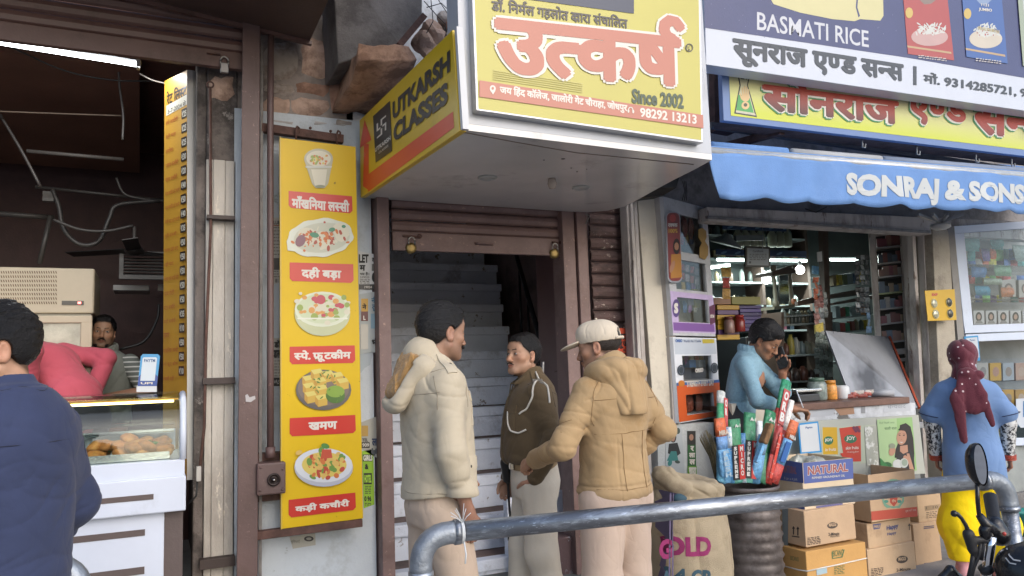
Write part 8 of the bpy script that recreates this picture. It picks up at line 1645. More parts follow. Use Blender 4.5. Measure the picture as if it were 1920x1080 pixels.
def shopkeeper():
 zc=5.45;lat=.292*zc;hv=cam_dir(.90,-.42);fz=.22
 base=V((math.cos(YAW),-math.sin(YAW),0))*lat+V((math.sin(YAW),math.cos(YAW),0))*zc;base.z=fz
 T=person('shopkeeper in a light blue shirt talking on a phone and writing at the counter',base,hv)
 H=1.60;hd=Head((.02,.18,1.375),rotm(-12,-34,6),1.0)
 shR,elR,wrR=A(.175,.05,1.235),A(.225,.13,.97),A(.10,.34,.905);shL,elL,wrL=A(-.155,.09,1.225),A(-.19,.25,1.00),A(-.12,.265,1.145)
 lg=dict(hip=((.09,-.05,.86),(-.09,-.05,.86)),knee=((.1,-.02,.47),(-.1,-.02,.47)),ank=((.1,-.05,.09),(-.1,-.05,.09)))
 S=Sdf();skin_body(S,H,hd,shR,elR,wrR,shL,elL,wrL,neckb=(0,.07,1.24),**lg);hd.add(S)
 add_hand(S,wrR,(-.6,.75,-.15),(0,0,-1),(-.8,-.5,.1),(40,45,50,55));add_hand(S,wrL,(.05,.05,1),(.85,-.1,0),(.1,.9,0),(38,44,50,56))
 body=sdf_object('body',S,(-.36,-.3,0),(.36,.52,1.66),.0055,skin_mat(),T,hd.colour(A(.30,.155,.092),.2))
 hd.face_parts(body,SKIN_A,hairm);hd.hair(body,hairm,vol=.018,top=.012,spike=.005,seed=14,line=-.014,front=.8)
 mb=MB();mb.obox(tuple(wrL+A(.035,.0,.105)),(.006,0,0),(0,.034,.012),(0,-.02,.072));ph=mb.build('mobile_phone',mat('black_phone',(.01,.01,.012),rough=.15),None,bevel=.004);ph.matrix_world=T.matrix_basis.copy();tag(ph,'black mobile phone held to the ear of the shopkeeper','phone')
 mb=MB();mb.tube([A(.06,.40,.91),A(.02,.36,1.03)],.004,6);pe=mb.build('pen',mat('white_pen',(.6,.65,.7),rough=.3),None);pe.matrix_world=T.matrix_basis.copy();tag(pe,'slim pale pen in the right hand of the writing shopkeeper','pen')
 sm=mat('light_blue_check_shirt',lin('7d9fb0'),rough=.85,var=.10,vs=60,bump=.2,bs=400,wear=.22,wcol=lin('55809a'),ws=60,wr=.15)
 S=Sdf();S.loft([.84,.95,1.06,1.17,1.24,1.285,1.315],[0]*7,[-.03,-.02,.01,.04,.05,.055,.055],[.145,.148,.155,.165,.145,.095,.064],[.105,.108,.112,.115,.105,.08,.062],k=.03,p=2.3)
 for e,sd_,f in(((shR,elR,wrR),101,.35),((shL,elL,wrL),102,.5)):
  S.cone(e[0]*A(.85,1,1)+A(0,0,-.02),e[1],.054,.052,.04,disp=sleeve_disp(.009,sd_,e[0],e[1],.9,.05));S.cone(e[1],e[1]+(e[2]-e[1])*f,.050,.048,.02)
 ring(S,pts_ring((0,.07,1.315),.064,.066,-.015),.014,.01,flat=((0,0,1),.5))
 S.after(lambda P,d:d+(fold(P@rotm(0,20,40),22,104)-.3)*.008-ridge(P,9,105)*.006-box_emb(P,0,1.1,.004,(.016,.5),(0,2),side=lambda P:P[...,1]>.06))
 sdf_object('shirt',S,(-.34,-.25,.8),(.34,.36,1.40),.0058,sm,T)
 trousers(T,H,fabric('dark_trousers',(.03,.03,.035)),lg['hip'],lg['knee'],lg['ank'],.95,step=.012)
 return T
def snack_seller():
 zc=5.6;lat=(195-960)/FPX*zc;hv=cam_dir(.10,-1);fz=.33
 base=V((math.cos(YAW),-math.sin(YAW),0))*lat+V((math.sin(YAW),math.cos(YAW),0))*zc;base.z=fz
 T=person('bearded man in a grey polo shirt with striped sleeves behind the snack counter',base,hv)
 H=1.62;hd=Head((0,.05,H-.13),rotm(20,5,-4),1.0)
 shR,elR,wrR=A(.18,0,1.30),A(.22,.10,1.04),A(.15,.30,1.0);shL,elL,wrL=A(-.20,0,1.29),A(-.33,.08,1.06),A(-.10,.24,1.03)
 lg=dict(hip=((.09,0,.86),(-.09,0,.86)),knee=((.1,0,.47),(-.1,0,.47)),ank=((.1,0,.09),(-.1,0,.09)))
 S=Sdf();skin_body(S,H,hd,shR,elR,wrR,shL,elL,wrL,fat=1.1,**lg);hd.add(S,jaw=1.05)
 add_hand(S,wrR,(-.3,.9,0),(0,0,-1),(-.9,-.1,0),(20,20,25,25));add_hand(S,wrL,(.9,.3,0),(0,0,-1),(.2,.9,0),(20,20,25,25))
 body=sdf_object('body',S,(-.42,-.25,.4),(.36,.45,1.66),.0056,skin_mat(),T,hd.colour(A(.32,.18,.11),.75))
 hd.face_parts(body,SKIN_A,hairm,moustache=.7);hd.hair(body,hairm,vol=.010,top=.008,spike=.003,seed=24)
 S=Sdf();[S.cone(hd.p(sx*.062,.0,-.05),hd.p(sx*.03,.07,-.1),.012,.011,.01)for sx in(-1,1)];S.cone(hd.p(-.03,.072,-.1),hd.p(.03,.072,-.1),.012,.012,.01)
 S.after(lambda P,d:d-ridge(P,200,7)*.002);sdf_object('beard',S,hd.c-.16,hd.c+.12,.004,hairm,body)
 gm=fabric('grey_polo_cloth',lin('7d8078'),bump=.3,bs=200)
 stm=mat('striped_sleeve_cloth',lin('6a6e68'),rough=.85,var=.05,bump=.2,bs=200);N=stm.node_tree.nodes;Lk=stm.node_tree.links;b=N['Principled BSDF']
 wv=N.new('ShaderNodeTexWave');wv.bands_direction='Z';wv.inputs['Scale'].default_value=9;wv.inputs['Distortion'].default_value=.3;tc=N.new('ShaderNodeTexCoord');Lk.new(tc.outputs['Object'],wv.inputs[0])
 mr=N.new('ShaderNodeMath');mr.operation='GREATER_THAN';mr.inputs[1].default_value=.82;Lk.new(wv.outputs['Fac'],mr.inputs[0]);mx=N.new('ShaderNodeMix');mx.data_type='RGBA';Lk.new(mr.outputs[0],mx.inputs[0]);mx.inputs[6].default_value=(*lin('6a6e68'),1);mx.inputs[7].default_value=(.6,.6,.56,1);Lk.new(mx.outputs[2],b.inputs['Base Color'])
 S=Sdf();S.loft([.84,1.0,1.14,1.23,1.30,1.345,1.37],[0]*7,[.01,.01,.005,-.005,-.015,-.02,-.02],[.185,.185,.195,.195,.17,.1,.068],[.13,.135,.14,.135,.12,.09,.068],k=.03)
 ring(S,pts_ring((0,.0,1.375),.068,.07,-.02),.014,.01,flat=((0,0,1),.5));S.after(lambda P,d:d+(fold(P@rotm(0,10,30),18,110)-.3)*.008)
 sdf_object('polo_shirt',S,(-.26,-.22,.8),(.26,.22,1.46),.006,gm,T)
 for e,sd_ in(((shR,elR),111),((shL,elL),112)):S=Sdf();S.cone(e[0]*A(.85,1,1)+A(0,0,-.02),e[0]+(e[1]-e[0])*.8,.066,.070,.02,disp=sleeve_disp(.006,sd_,e[0],e[1],.9,.06));sdf_object('striped_sleeve',S,e[0]-.26,e[0]+.22,.006,stm,T)
 return T
def pink_man():
 zc=4.9;lat=(128-960)/FPX*zc;hv=cam_dir(-.88,.40);fz=.40
 base=V((math.cos(YAW),-math.sin(YAW),0))*lat+V((math.sin(YAW),math.cos(YAW),0))*zc;base.z=fz
 T=person('man in a pink shirt leaning forward with a hand on his hip',base,hv)
 hd=Head((0,.52,1.32),rotm(10,-35,0),1.0)
 shR,elR,wrR=A(.17,.30,1.27),A(.30,.05,1.22),A(.20,.05,.99);shL,elL,wrL=A(-.18,.22,1.30),A(-.30,-.07,1.27),A(-.20,.10,.98)
 lg=dict(hip=((.09,-.12,.88),(-.09,-.12,.88)),knee=((.1,-.02,.47),(-.1,-.02,.47)),ank=((.1,-.08,.09),(-.1,-.08,.09)))
 S=Sdf();skin_body(S,1.62,hd,shR,elR,wrR,shL,elL,wrL,neckb=(0,.40,1.28),tors=False,**lg);hd.add(S)
 S.cone((0,.3,1.22),(0,-.08,.98),.10,.10,.05)
 add_hand(S,wrL,(.15,.75,-.5),(.8,0,.1),(0,.3,.9));add_hand(S,wrR,(-.1,.7,-.6),(-.9,0,0),(0,.3,.9))
 body=sdf_object('body',S,(-.40,-.3,.4),(.40,.70,1.50),.007,skin_mat(),T,hd.colour(A(.30,.155,.09),.1));hd.hair(body,hairm,step=.006)
 pm=fabric('pink_shirt_cloth',lin('b65362'),bump=.2,bs=240,var=.05)
 S=Sdf();fx=((1,0,0),.72)
 S.cone((0,-.13,.84),(0,-.06,1.0),.105,.105,.05,flat=fx);S.cone((0,-.06,1.0),(0,.18,1.20),.105,.115,.06,flat=fx);S.cone((0,.18,1.20),(0,.32,1.26),.115,.09,.05,flat=fx)
 for e,sd_ in(((shR,elR,wrR),121),((shL,elL,wrL),122)):
  S.cone(e[0],e[1],.068,.060,.035,disp=sleeve_disp(.012,sd_,e[0],e[1],.95,.05));S.cone(e[1],e[2],.062,.047,.02,disp=sleeve_disp(.007,sd_+4,e[1],e[2],.1,.05))
 S.after(lambda P,d:d+(fold(P@rotm(30,40,20),20,123)-.3)*.009-ridge(P,9,124)*.006);sdf_object('shirt',S,(-.42,-.32,.72),(.42,.48,1.46),.0062,pm,T)
 trousers(T,1.62,fabric('dark_trousers',(.03,.03,.035)),lg['hip'],lg['knee'],lg['ank'],.95,step=.012)
 return T
def navy_man():
 zc=2.30;lat=(14-960)/FPX*zc;hv=cam_dir(-.92,.12)
 base=V((math.cos(YAW),-math.sin(YAW),0))*lat+V((math.sin(YAW),math.cos(YAW),0))*zc
 T=person('man in a navy blue jacket at the left edge, seen from behind',base,hv)
 H=1.68;hd=Head((0,.05,H-.118),rotm(54,-4,0),1.03)
 shR,elR,wrR=A(.19,0,1.36),A(.25,-.03,1.08),A(.22,.10,.86);shL,elL,wrL=A(-.19,0,1.36),A(-.235,-.03,1.08),A(-.21,.1,.86)
 lg=STRIDE(.02,.0)
 S=Sdf();skin_body(S,H,hd,shR,elR,wrR,shL,elL,wrL,**lg);hd.add(S)
 add_hand(S,wrR,(-.05,.12,-1),(-1,0,0),(0,1,.1));add_hand(S,wrL,(.05,.12,-1),(1,0,0),(0,1,.1))
 body=sdf_object('body',S,(-.36,-.25,0),(.36,.32,1.76),.0046,skin_mat(),T,hd.colour(A(.42,.24,.155),.05))
 hd.face_parts(body,SKIN_A,hairm);hd.hair(body,hairm,vol=.014,top=.012,spike=.0045,seed=34,line=-.010,front=.7,step=.003)
 jm=fabric('navy_jacket_cloth',lin('343c58'),var=.10,dirt=.10,dcol=lin('4a5270'),ds=6,wr=.12)
 S=Sdf();S.loft([.72,.76,.91,1.08,1.24,1.33,1.39,1.435,1.46],[0]*9,[.01,.01,.01,.008,.0,-.01,-.018,-.02,-.02],[.19,.205,.20,.205,.215,.21,.175,.11,.08],[.155,.165,.16,.16,.16,.15,.13,.098,.075],k=.03,p=2.3)
 for e,sd_ in(((shR,elR,wrR),131),((shL,elL,wrL),132)):
  S.cone(e[0]*A(.84,1,1)+A(0,0,-.035),e[1],.078,.072,.06,disp=sleeve_disp(.014,sd_,e[0],e[1],.95,.065));S.cone(e[1],e[2],.072,.050,.02,disp=sleeve_disp(.016,sd_+5,e[1],e[2],.3,.05))
 S.cone((0,-.01,1.40),(0,.0,1.435),.086,.080,.015);S.ell((0,.012,1.51),(.070,.076,.075),.006,None,'-')
 def jd(P,d):
  x,y,z=P[...,0],P[...,1],P[...,2]
  d=d+(fold(P@rotm(0,10,28),15,141)-.3)*.010*np.clip((1.44-z)/.3,.12,1)-ridge(P,7,140)*.008+(fold(P@rotm(0,60,0),30,142)-.3)*.0045+(fold(P@rotm(0,10,-30),46,143)-.3)*.003
  for e in(shR,shL):
   arm=np.linalg.norm(P-e,axis=-1);d=d+.0035*np.exp(-((arm-.112)/.004)**2)-.002*np.exp(-((arm-.102)/.006)**2)
  d=d+.004*np.exp(-((z+.35*(y-0)-1.42)/.004)**2)*(np.abs(x)<.19)*(y<.05)
  return d-.005*np.exp(-((z-.80)/.03)**2)+.004*np.exp(-((z-.845)/.005)**2)
 S.after(jd);sf,spath=snapper(sdf_object('jacket',S,(-.40,-.26,.69),(.40,.30,1.55),.005,jm,T));sm_=fabric('navy_seam',lin('1f2438'))
 for sx in(-1,1):
  for pts_ in([(sx*.14,-.1,1.37),(sx*.19,-.085,1.31),(sx*.20,-.08,1.22)],[(sx*.14,.08,1.38),(sx*.19,.07,1.31),(sx*.20,.08,1.22)],[(sx*.13,-.09,1.39),(sx*.17,.0,1.40),(sx*.13,.09,1.39)],[(sx*.08,-.08,1.44),(sx*.12,-.03,1.42),(sx*.16,-.01,1.395)]):seam(spath,pts_,sm_,T,.0014)
 seam(spath,[(-.2,-.1,1.29),(0,-.2,1.29),(.2,-.1,1.29)],sm_,T,.0014);seam(spath,[(-.09,.03,1.425),(-.06,-.08,1.43),(0,-.11,1.43),(.06,-.08,1.43),(.09,.03,1.425)],sm_,T,.0014)
 S=Sdf();ring(S,pts_ring((0,.01,1.44),.060,.066,-.012),.012,.012);sdf_object('inner_collar',S,(-.12,-.12,1.44),(.12,.12,1.6),.005,fabric('grey_knit_collar',(.10,.10,.11)),T)
 trousers(T,H,fabric('dark_trousers',(.03,.03,.035)),lg['hip'],lg['knee'],lg['ank'],1.0,step=.01)
 return T
for _p in(cop_hooded,cop_bareheaded,cop_capped,woman,shopkeeper,snack_seller,pink_man,navy_man):
 if 'ONLY' not in globals()or _p.__name__ in ONLY:_p()
 # ------ cartons
cdb=lambda n_,c_,**k:mat('cardboard_'+n_,lin(c_),rough=.8,var=.08,vs=6,bump=.15,bs=60,dirt=.12,dcol=lin('8a6f55'),ds=4,**k)
k1,k2,k3=cdb('tan','b89c7e'),cdb('buff','bda283'),cdb('orange','c09458')
inkb=flat('4b3f36',.7,'carton_ink');purp=flat('6d6a9c',.6)
def carton(label,x0,x1,ytl,ytr,ybl,ybr,Y,dep,m_,open_=False,top=None):
 """front face between two pixel columns, set on the plane Y"""
 a,b,c_,d_=at(x0,ytl,Y=Y),at(x1,ytr,Y=Y),at(x0,ybl,Y=Y),at(x1,ybr,Y=Y);zt=(a.z+b.z)/2;zb=(c_.z+d_.z)/2;X0,X1=(a.x+c_.x)/2,(b.x+d_.x)/2
 T=thing('carton',label,'carton',((X0+X1)/2,Y+dep/2,zb));g=.0015;th=.006
 if not open_:MB().box((X0,Y,zb+g),(X1,Y+dep,zt)).build('box',m_,T,bevel=.005);MB().box((X0+.002,Y+dep/2-.03,zt),(X1-.002,Y+dep/2+.03,zt+.001)).build('tape',mat('brown_tape',lin('a08a6a'),rough=.25,var=.1),T)
 else:
  for q in(((X0,Y,zb+g),(X1,Y+th,zt)),((X0,Y+dep-th,zb+g),(X1,Y+dep,zt)),((X0,Y+th,zb+g),(X0+th,Y+dep-th,zt)),((X1-th,Y+th,zb+g),(X1,Y+dep-th,zt))):MB().box(*q).build('wall',m_,T,bevel=.0015)
  MB().box((X0+th,Y+th,zb+g),(X1-th,Y+dep-th,zb+th)).build('base',m_,T)
 fr_=Face(V((0,Y,0)),(0,-1,0),T);sd=Face(V((X0,0,0)),(-1,0,0),T);return T,fr_,sd,(X0,X1,zb,zt)
Ys=3.62
T,f,s,_=carton('orange brown carton at the bottom of the left stack, strapped with white twine',1516,1625,1035,1014,1125,1090,Ys,.42,k3)
gr_=flat('5f7a4a',.7);f.text('BICANO',1562,1032,1582,1044,gr_,.01,dy=-.15);f.many([('p',[(1560,1034),(1561,1048),(1580,1045),(1584,1030),(1582,1030),(1578,1043),(1563,1046),(1562,1034)])],gr_);s.text('BICANO',1484,1042,1500,1050,gr_,.0,dy=.2)
lines(f,1565,1062,1584,1075,5,gr_,-.15);tw=mat('white_twine',lin('d8d5cc'),rough=.7,bump=.4,bs=300)
MB().tube([at(1453,1057,X=_[0]-.004),at(1500,1069,X=_[0]-.004),at(1516,1071,Y=Ys-.004),at(1570,1059,Y=Ys-.004),at(1625,1046,Y=Ys-.004)],.004,6).build('twine',tw,T);f.poly([(1532,1066),(1551,1061),(1552,1074),(1533,1079)],flat('b5d0dc',.5),'label')
T,f,s,_=carton('tan noodle carton with two black arrows in the left stack, below the oil carton',1508,1603.5,958,945,1028,1011,Ys+.03,.40,k1)
f.ell(1560,985,10,6,inkb,rot=-.15);f.text('MAGGI',1553,981,1567,988,k1,.03,dy=-.12);f.text('2-Minute',1552,999,1573,1005,inkb,.02,dy=-.1);f.text('Noodles',1556,1004,1573,1008,inkb,.0,dy=-.1);lines(f,1512,1008,1537,1020,5,inkb,-.13)
s.many([('p',[(1486,988),(1488,988),(1488,1002),(1486,1002)]),('p',[(1494,989),(1496,989),(1496,1004),(1494,1004)]),('p',[(1484,991),(1487,986),(1490,991)]),('p',[(1492,992),(1495,987),(1498,992)]),('p',[(1484,1004),(1498,1006),(1498,1008),(1484,1006)])],inkb);s.poly([(1466,951),(1477,953),(1477,1024),(1467,1021)],flat('8f9a9c',.3),'tape');s.ell(1458,987,5,6,inkb)
T,f,s,bb=carton('open blue and cream groundnut oil carton on top of the left stack',1508,1600,868,858,957,945,Ys+.06,.38,cdb('cream','c9b79c'),True)
bl_=flat('5365a8',.6,'oil_carton_blue');f.poly([(1508,868),(1598.5,859),(1599.5,897),(1510,907)],bl_);s.poly([(1472,862),(1507.5,868),(1509.5,906),(1462,900)],bl_);f.text('NATURAL',1516,874,1590,892,flat('d8d5cc',.6),.07,dy=-.10);f.text('NATURAL',1516.5,875,1589.5,891,flat('a85a58',.6),.03,dy=-.10);f.text('REFINED GROUNDNUT OIL',1524,894,1584,898,flat('d8d5cc',.6),.02,dy=-.08)
s.text('NATURAL',1470,872,1496,886,flat('a06a78',.6),.04,dy=.12);s.text('5 Ltr. x 4 JAR',1472,894,1498,900,flat('c9c8d4',.6),.02,dy=.12);f.poly([(1532,949),(1580,942),(1580,946),(1532,953)],purp);f.text('CHOICE OF HEALTH',1543,928,1573,933,flat('a39ac4',.6),.0,dy=-.1);s.poly([(1456,938),(1512,950),(1512,956),(1456,946)],bl_)
pb=thing('plastic_bags','crumpled clear plastic bags stuffed in the open oil carton','plastic bags',((bb[0]+bb[1])/2,Ys+.2,bb[3]-.05));q_=np.array([(bb[0]+bb[1])/2-.03,Ys+.22,bb[3]-.03]);S_=Sdf();rr_=np.random.RandomState(2)
for i in range(7):S_.ell(q_+A(rr_.uniform(-.10,.08),rr_.uniform(-.08,.08),rr_.uniform(-.01,.04)),(.05,.05,.04),.02)
S_.after(lambda P,d:d-(ridge(P,45,4)-.2)*.022);o=sdf_object('bags',S_,q_-.25,q_+.25,.005,mat('cloudy_plastic',lin('9fa39a'),rough=.12,var=.3,vs=14,bump=.5,bs=60,spec=.8),None);o.parent=pb;o.matrix_parent_inverse=pb.matrix_basis.inverted()
Yt=3.80
T,f,s,_=carton('tan noodle carton at the bottom of the middle stack',1627,1717,1028,1017,1095,1078,Yt,.40,k2);f.ell(1691,1049,11,7,inkb,rot=-.15);f.text('MAGGI',1684,1045,1698,1052,k2,.03,dy=-.1);f.text('2-Minute',1680,1066,1707,1072,inkb,.02,dy=-.1);lines(f,1632,1066,1655,1078,5,inkb,-.12)
T,f,s,_=carton('biscuit carton marked Happy Happy in the middle stack',1625,1709,980,971,1027,1018,Yt+.02,.38,k2);hp_=flat('5a5f8a',.6);f.text('Happy',1661,986,1684,997,hp_,.05,dy=-.22);f.text('Happy',1662,999,1680,1006,hp_,.03,dy=-.2);f.poly([(1634,983),(1650,981),(1648,991),(1636,993)],hp_);f.text('PARLE',1636,985,1648,990,k2,.04,dy=-.1);f.many([('p',[(1704,984),(1705.5,984),(1705.5,994),(1704,994)]),('p',[(1702,986),(1704.8,981),(1707.5,986)])],inkb)
T,f,s,_=carton('big open carton with a green wreath emblem and red band',1632,1718,890,880,978,970,Yt-.02,.40,k1,True)
rdx=flat('c95440',.6,'carton_red');f.poly([(1634.5,959),(1719,950),(1720,968),(1635,976)],rdx);f.ell(1675,926,22,29,flat('7fae94',.6),jag=.10);f.ell(1675,926,18,24,k1,jag=.05);f.many([('e',1663,930,4,6,.4),('e',1688,927,5,7,-.4),('e',1662,940,4,3),('e',1686,940,4,3)],flat('4f9a88',.6));f.poly([(1670,906),(1681,905),(1684,918),(1682,942),(1676,950),(1669,942),(1668,918)],flat('c4503e',.6));f.text('देव',1671,921,1681,930,flat('e0c8a8',.6),.03);f.text('दीप',1672,936,1680,942,flat('e0c8a8',.6),.02);f.text('शुद्ध सात्विक',1697,955,1717,961,flat('dfc0b0',.6),.0,dy=-.1)
Yv=3.86
T,f,s,_=carton('tall plain brown carton standing at the bottom of the right stack',1714,1764,982,975,1074,1066,Yv,.36,k1);f.many([('p',[(1731,y),(1751,y-2),(1751,y),(1731,y+2)])for y in(987,990,1056,1060)],flat('5a4f66',.6))
T,f,s,bb=carton('small brown carton with plastic film on top of the right stack',1722,1765,926,918,981,974,Yv+.01,.34,k2);f.many([('p',[(1734,949),(1762,945),(1762,954),(1735,958)])],mat('faded_carton_ink',lin('9a8468'),rough=.8));f.text('1  10',1737,950,1758,955,inkb,.0,dy=-.12);lines(f,1737,960,1757,970,4,flat('8a755c',.7),-.12)
q_=np.array([bb[0]+.13,Yv+.15,bb[3]+.01]);S_=Sdf();S_.ell(q_,(.13,.12,.04),.02);S_.after(lambda P,d:d-(ridge(P,35,6)-.2)*.02);pf=thing('plastic_film','clear plastic film heaped on the small brown carton','plastic film',tuple(q_));o=sdf_object('film',S_,q_-.22,q_+.22,.006,mat('pale_plastic_film',lin('b5b8b8'),rough=.12,var=.2,vs=14,bump=.4,bs=60,spec=.8),None);o.parent=pf;o.matrix_parent_inverse=pf.matrix_basis.inverted()
# ------ barrel with brooms and brushes
bc=at(1402,908,D=None,Y=3.82);bz=bc.z;bx0=bc.x;by=3.82;r0=.185
bar=thing('drum','dented ribbed steel drum holding packed toilet brushes','drum',(bx0,by,0));prof=[(r0*.96,0)]
z=0
while z<bz-.04:prof+=[(r0*.97,z+.012),(r0*1.03,z+.030),(r0*.97,z+.050)];z+=.062
prof+=[(r0,bz-.03),(r0*1.03,bz-.015),(r0*1.03,bz),(r0*.98,bz),(r0*.95,bz-.03),(r0*.95,bz-.3)]
mb=MB();mb.lathe((bx0,by,0),prof,40);mb.v=[(x+.008*noise.noise(V((x*6,y*6,z*3))),y+.008*noise.noise(V((x*6+5,y*6,z*3))),z)for x,y,z in mb.v];mb.build('shell',mat('grimy_grey_steel',lin('6b6462'),rough=.5,metal=.45,var=.25,vs=7,bump=.3,bs=30,dirt=.45,dcol=lin('3a322f'),ds=5),bar)
def lean(px0,py0,px1,py1,Yt_,w_,cols,label,kind='brush_pack',head=None,txt=None):
 """a long flat pack standing in the drum: bottom pixel, top pixel"""
 b_,t_=at(px0,py0,Y=by-.1),at(px1,py1,Y=Yt_);ax=(t_-b_);L_=ax.length;ax.normalize();sdv=V((1,0,0))-ax*ax.x;sdv.normalize();n_=sdv.cross(ax);n_=n_ if n_.y<0 else-n_
 T=thing(kind,label,'brush pack',b_)
 k=len(cols);t0=0.
 for c_,fr0 in cols:
  t1=t0+fr0;a0,a1=b_+ax*(L_*t0),b_+ax*(L_*t1);mid=(a0+a1)/2;mb=MB();mb.smooth=False;W_=w_/2
  ring_=[(-W_,0),(-W_*.7,-.012),(0,-.022),(W_*.7,-.012),(W_,0),(W_*.6,.010),(-W_*.6,.010)];vs=[]
  for aa,sc in((a0,.98),(mid,1.05),(a1,.98)):vs+=[aa+sdv*(u*sc)-n_*(v*sc)for u,v in ring_]
  n7=7;mb.smooth=True;mb._add(vs,[(r_*n7+i,r_*n7+(i+1)%n7,(r_+1)*n7+(i+1)%n7,(r_+1)*n7+i)for r_ in range(2)for i in range(n7)]+[tuple(range(6,-1,-1)),tuple(range(14,21))]);mb.build('wrapper',c_ if not isinstance(c_,str)else foil(c_),T);t0=t1
 def LL(u,t,o=.026):return b_+ax*(L_*t)+sdv*(u*w_)+n_*o
 for q in(txt or[]):
  if q[0]=='rect':MB().slab([LL(q[1],q[4]),LL(q[2],q[4]),LL(q[2],q[3]),LL(q[1],q[3])],-n_*.004).build('print',q[5],T)
  elif q[0]=='vtext':
   s_=q[1];u0,u1,ta,tb=q[2:6];n9=len(s_)
   for i,ch in enumerate(s_):
    th=(tb-ta)/n9;y1=tb-th*i;y0=y1-th*.82;sh_=(u1-u0)*.36 if ch=='I' else 0;lettering('letter',ch,LL(u0+sh_,y1,.0275),LL(u1-sh_,y1,.0275),LL(u0+sh_,y0,.0275),q[6],T,.05,0,n_)
  elif q[0]=='text':lettering('lettering',q[1],LL(q[2],q[5],.0275),LL(q[3],q[5],.0275),LL(q[2],q[4],.0275),q[6],T,.05,0,n_)
 return T,LL
gnf,rdf,bkp,wht_=foil('2f8a5c'),foil('b8423a'),flat('1a1a1e',.35),flat('e0e0dc',.35,'white_print')
bluh='6fb0e0'
micro=lambda:[('rect',-.46,-.02,.06,.60,bkp),('rect',.02,.46,.06,.60,flat('c8322a',.35)),('vtext','SUPREME',-.36,-.12,.08,.58,wht_),('vtext','MICRO',.12,.36,.1,.58,wht_),('text','A-1',-.2,.25,.88,.93,wht_)]
pat=lambda h,w_:mat('printed_film_'+h,lin(h),rough=.3,var=.2,vs=40,bump=.8,bs=50,wear=.30,wcol=lin(w_),ws=55)
strw=mat('dry_grass_broom',lin('8f8263'),rough=.9,var=.35,vs=40,bump=.6,bs=120,stretch=(4,4,.5))
bg_=thing('grass_broom','dry grass broom leaning out of the drum behind the sack','broom',at(1345,890,Y=3.9));
for i in range(46):
 u=rnd.uniform(-1,1);p0=at(1345+u*4,895,Y=3.95);p2=at(1318+u*13+6,808+abs(u)*14+rnd.uniform(-5,5),Y=3.92+rnd.uniform(-.04,.04));p1=p0.lerp(p2,.55)+V((.02,0,0));
 if i==0:bb_=MB()
 bb_.tube([p0,p1,p2],[.006,.004,.0015],4)
bb_.build('bristles',strw,bg_,kind='stuff')
lean(1352,905,1352,735,3.95,.065,[('5fa8c8',.5),('4aa878',.35),('d8dcd8',.15)],'tall green and blue brush pack at the left of the drum',txt=[('rect',-.1,.4,.1,.55,flat('c8322a',.35)),('rect',.1,.5,.6,.92,flat('c8322a',.35)),('vtext','OR',.18,.42,.7,.9,wht_)])
lean(1362,905,1349,784,3.72,.085,[(bluh,.52),('6fa0d8',.2),('e0692f',.28)],'blue brush pack with an orange MIRA header',txt=[('text','MIRA',-.42,.42,.74,.82,flat('d8c8b8',.35)),('vtext','FRESH',-.25,.25,.08,.5,flat('a8c4d8',.35))])
lean(1382,905,1376,786,3.70,.096,[('4a9a8a',.06),(gnf,.94)],'green toilet brush pack lettered SUPREME MICRO, shorter left one',txt=micro())
lean(1403,905,1406,774,3.74,.096,[('6fc0b0',.14),(gnf,.86)],'green toilet brush pack lettered SUPREME MICRO, taller right one',txt=micro())
lean(1425,905,1445,772,3.80,.092,[('4a8f6a',.4),(gnf,.6)],'green brush pack leaning right behind the wooden brush',txt=[('text','A-1',-.25,.25,.84,.9,wht_)])
lean(1437,905,1475,715,3.86,.085,[(rdf,.35),(rdf,.35),('2f9a70',.3)],'tallest red and green brush pack leaning right',txt=[('rect',-.3,.3,.55,.9,flat('b8322a',.35)),('vtext','ORB',-.2,.2,.56,.88,wht_)])
lean(1415,906,1432,815,3.66,.085,[(bluh,.6),('8fc4ec',.4)],'light blue brush pack in front of the red ones',txt=[])
lean(1437,906,1462,800,3.70,.055,[('d0443a',.5),('b83a34',.5)],'slim red patterned brush pack leaning right',txt=[('rect',-.2,.2,.1,.9,mat('red_dotted',lin('c8483c'),rough=.4,wear=.3,wcol=lin('d8d4cc'),ws=60))])
lean(1450,906,1490,790,3.68,.08,[('c8423a',.3),(bluh,.4),('e0703a',.3)],'red, blue and orange brush pack leaning far right over the cartons',txt=[('text','MIRA',-.3,.4,.72,.78,wht_),('rect',-.4,.1,.34,.66,flat('3a6fb8',.35))])
for i,(x0_,x1_,y1_,ca,cb,lab)in enumerate(((1372,1366,800,'5f9fd0','c9d4dc','slim pale blue patterned pack between the orange headed and green packs'),(1394,1392,812,'b8c4cc','4f86b8','slim whitish patterned pack between the two green packs'),(1420,1424,790,'6faedb','dfe4e6','slim sky blue patterned pack right of the taller green pack'),(1446,1484,752,'c5483e','e0dcd6','slim red and white patterned pack leaning right near the top'),(1452,1476,812,'4f8fc8','dfe4e6','short blue and white pack at the right rim of the drum'))):
 lean(x0_,905,x1_,y1_,3.71+.03*i,.045,[(pat(ca,cb),.62),(pat(cb,ca),.38)],lab)
wb=thing('wooden_brush','short brown bristle brush head standing among the brush packs','brush',at(1440,830,Y=3.62));p0,p1=at(1430,832,Y=3.6),at(1444,794,Y=3.6);MB().bar(p0,p1,.055,.035).build('bristle_block',mat('brown_bristle',lin('8a6a4a'),rough=.9,var=.4,vs=50,bump=.9,bs=150,stretch=(3,3,.4)),wb,bevel=.01);MB().bar(p0-(p1-p0)*.9,p0,.03,.02).build('handle',foil(bluh),wb)
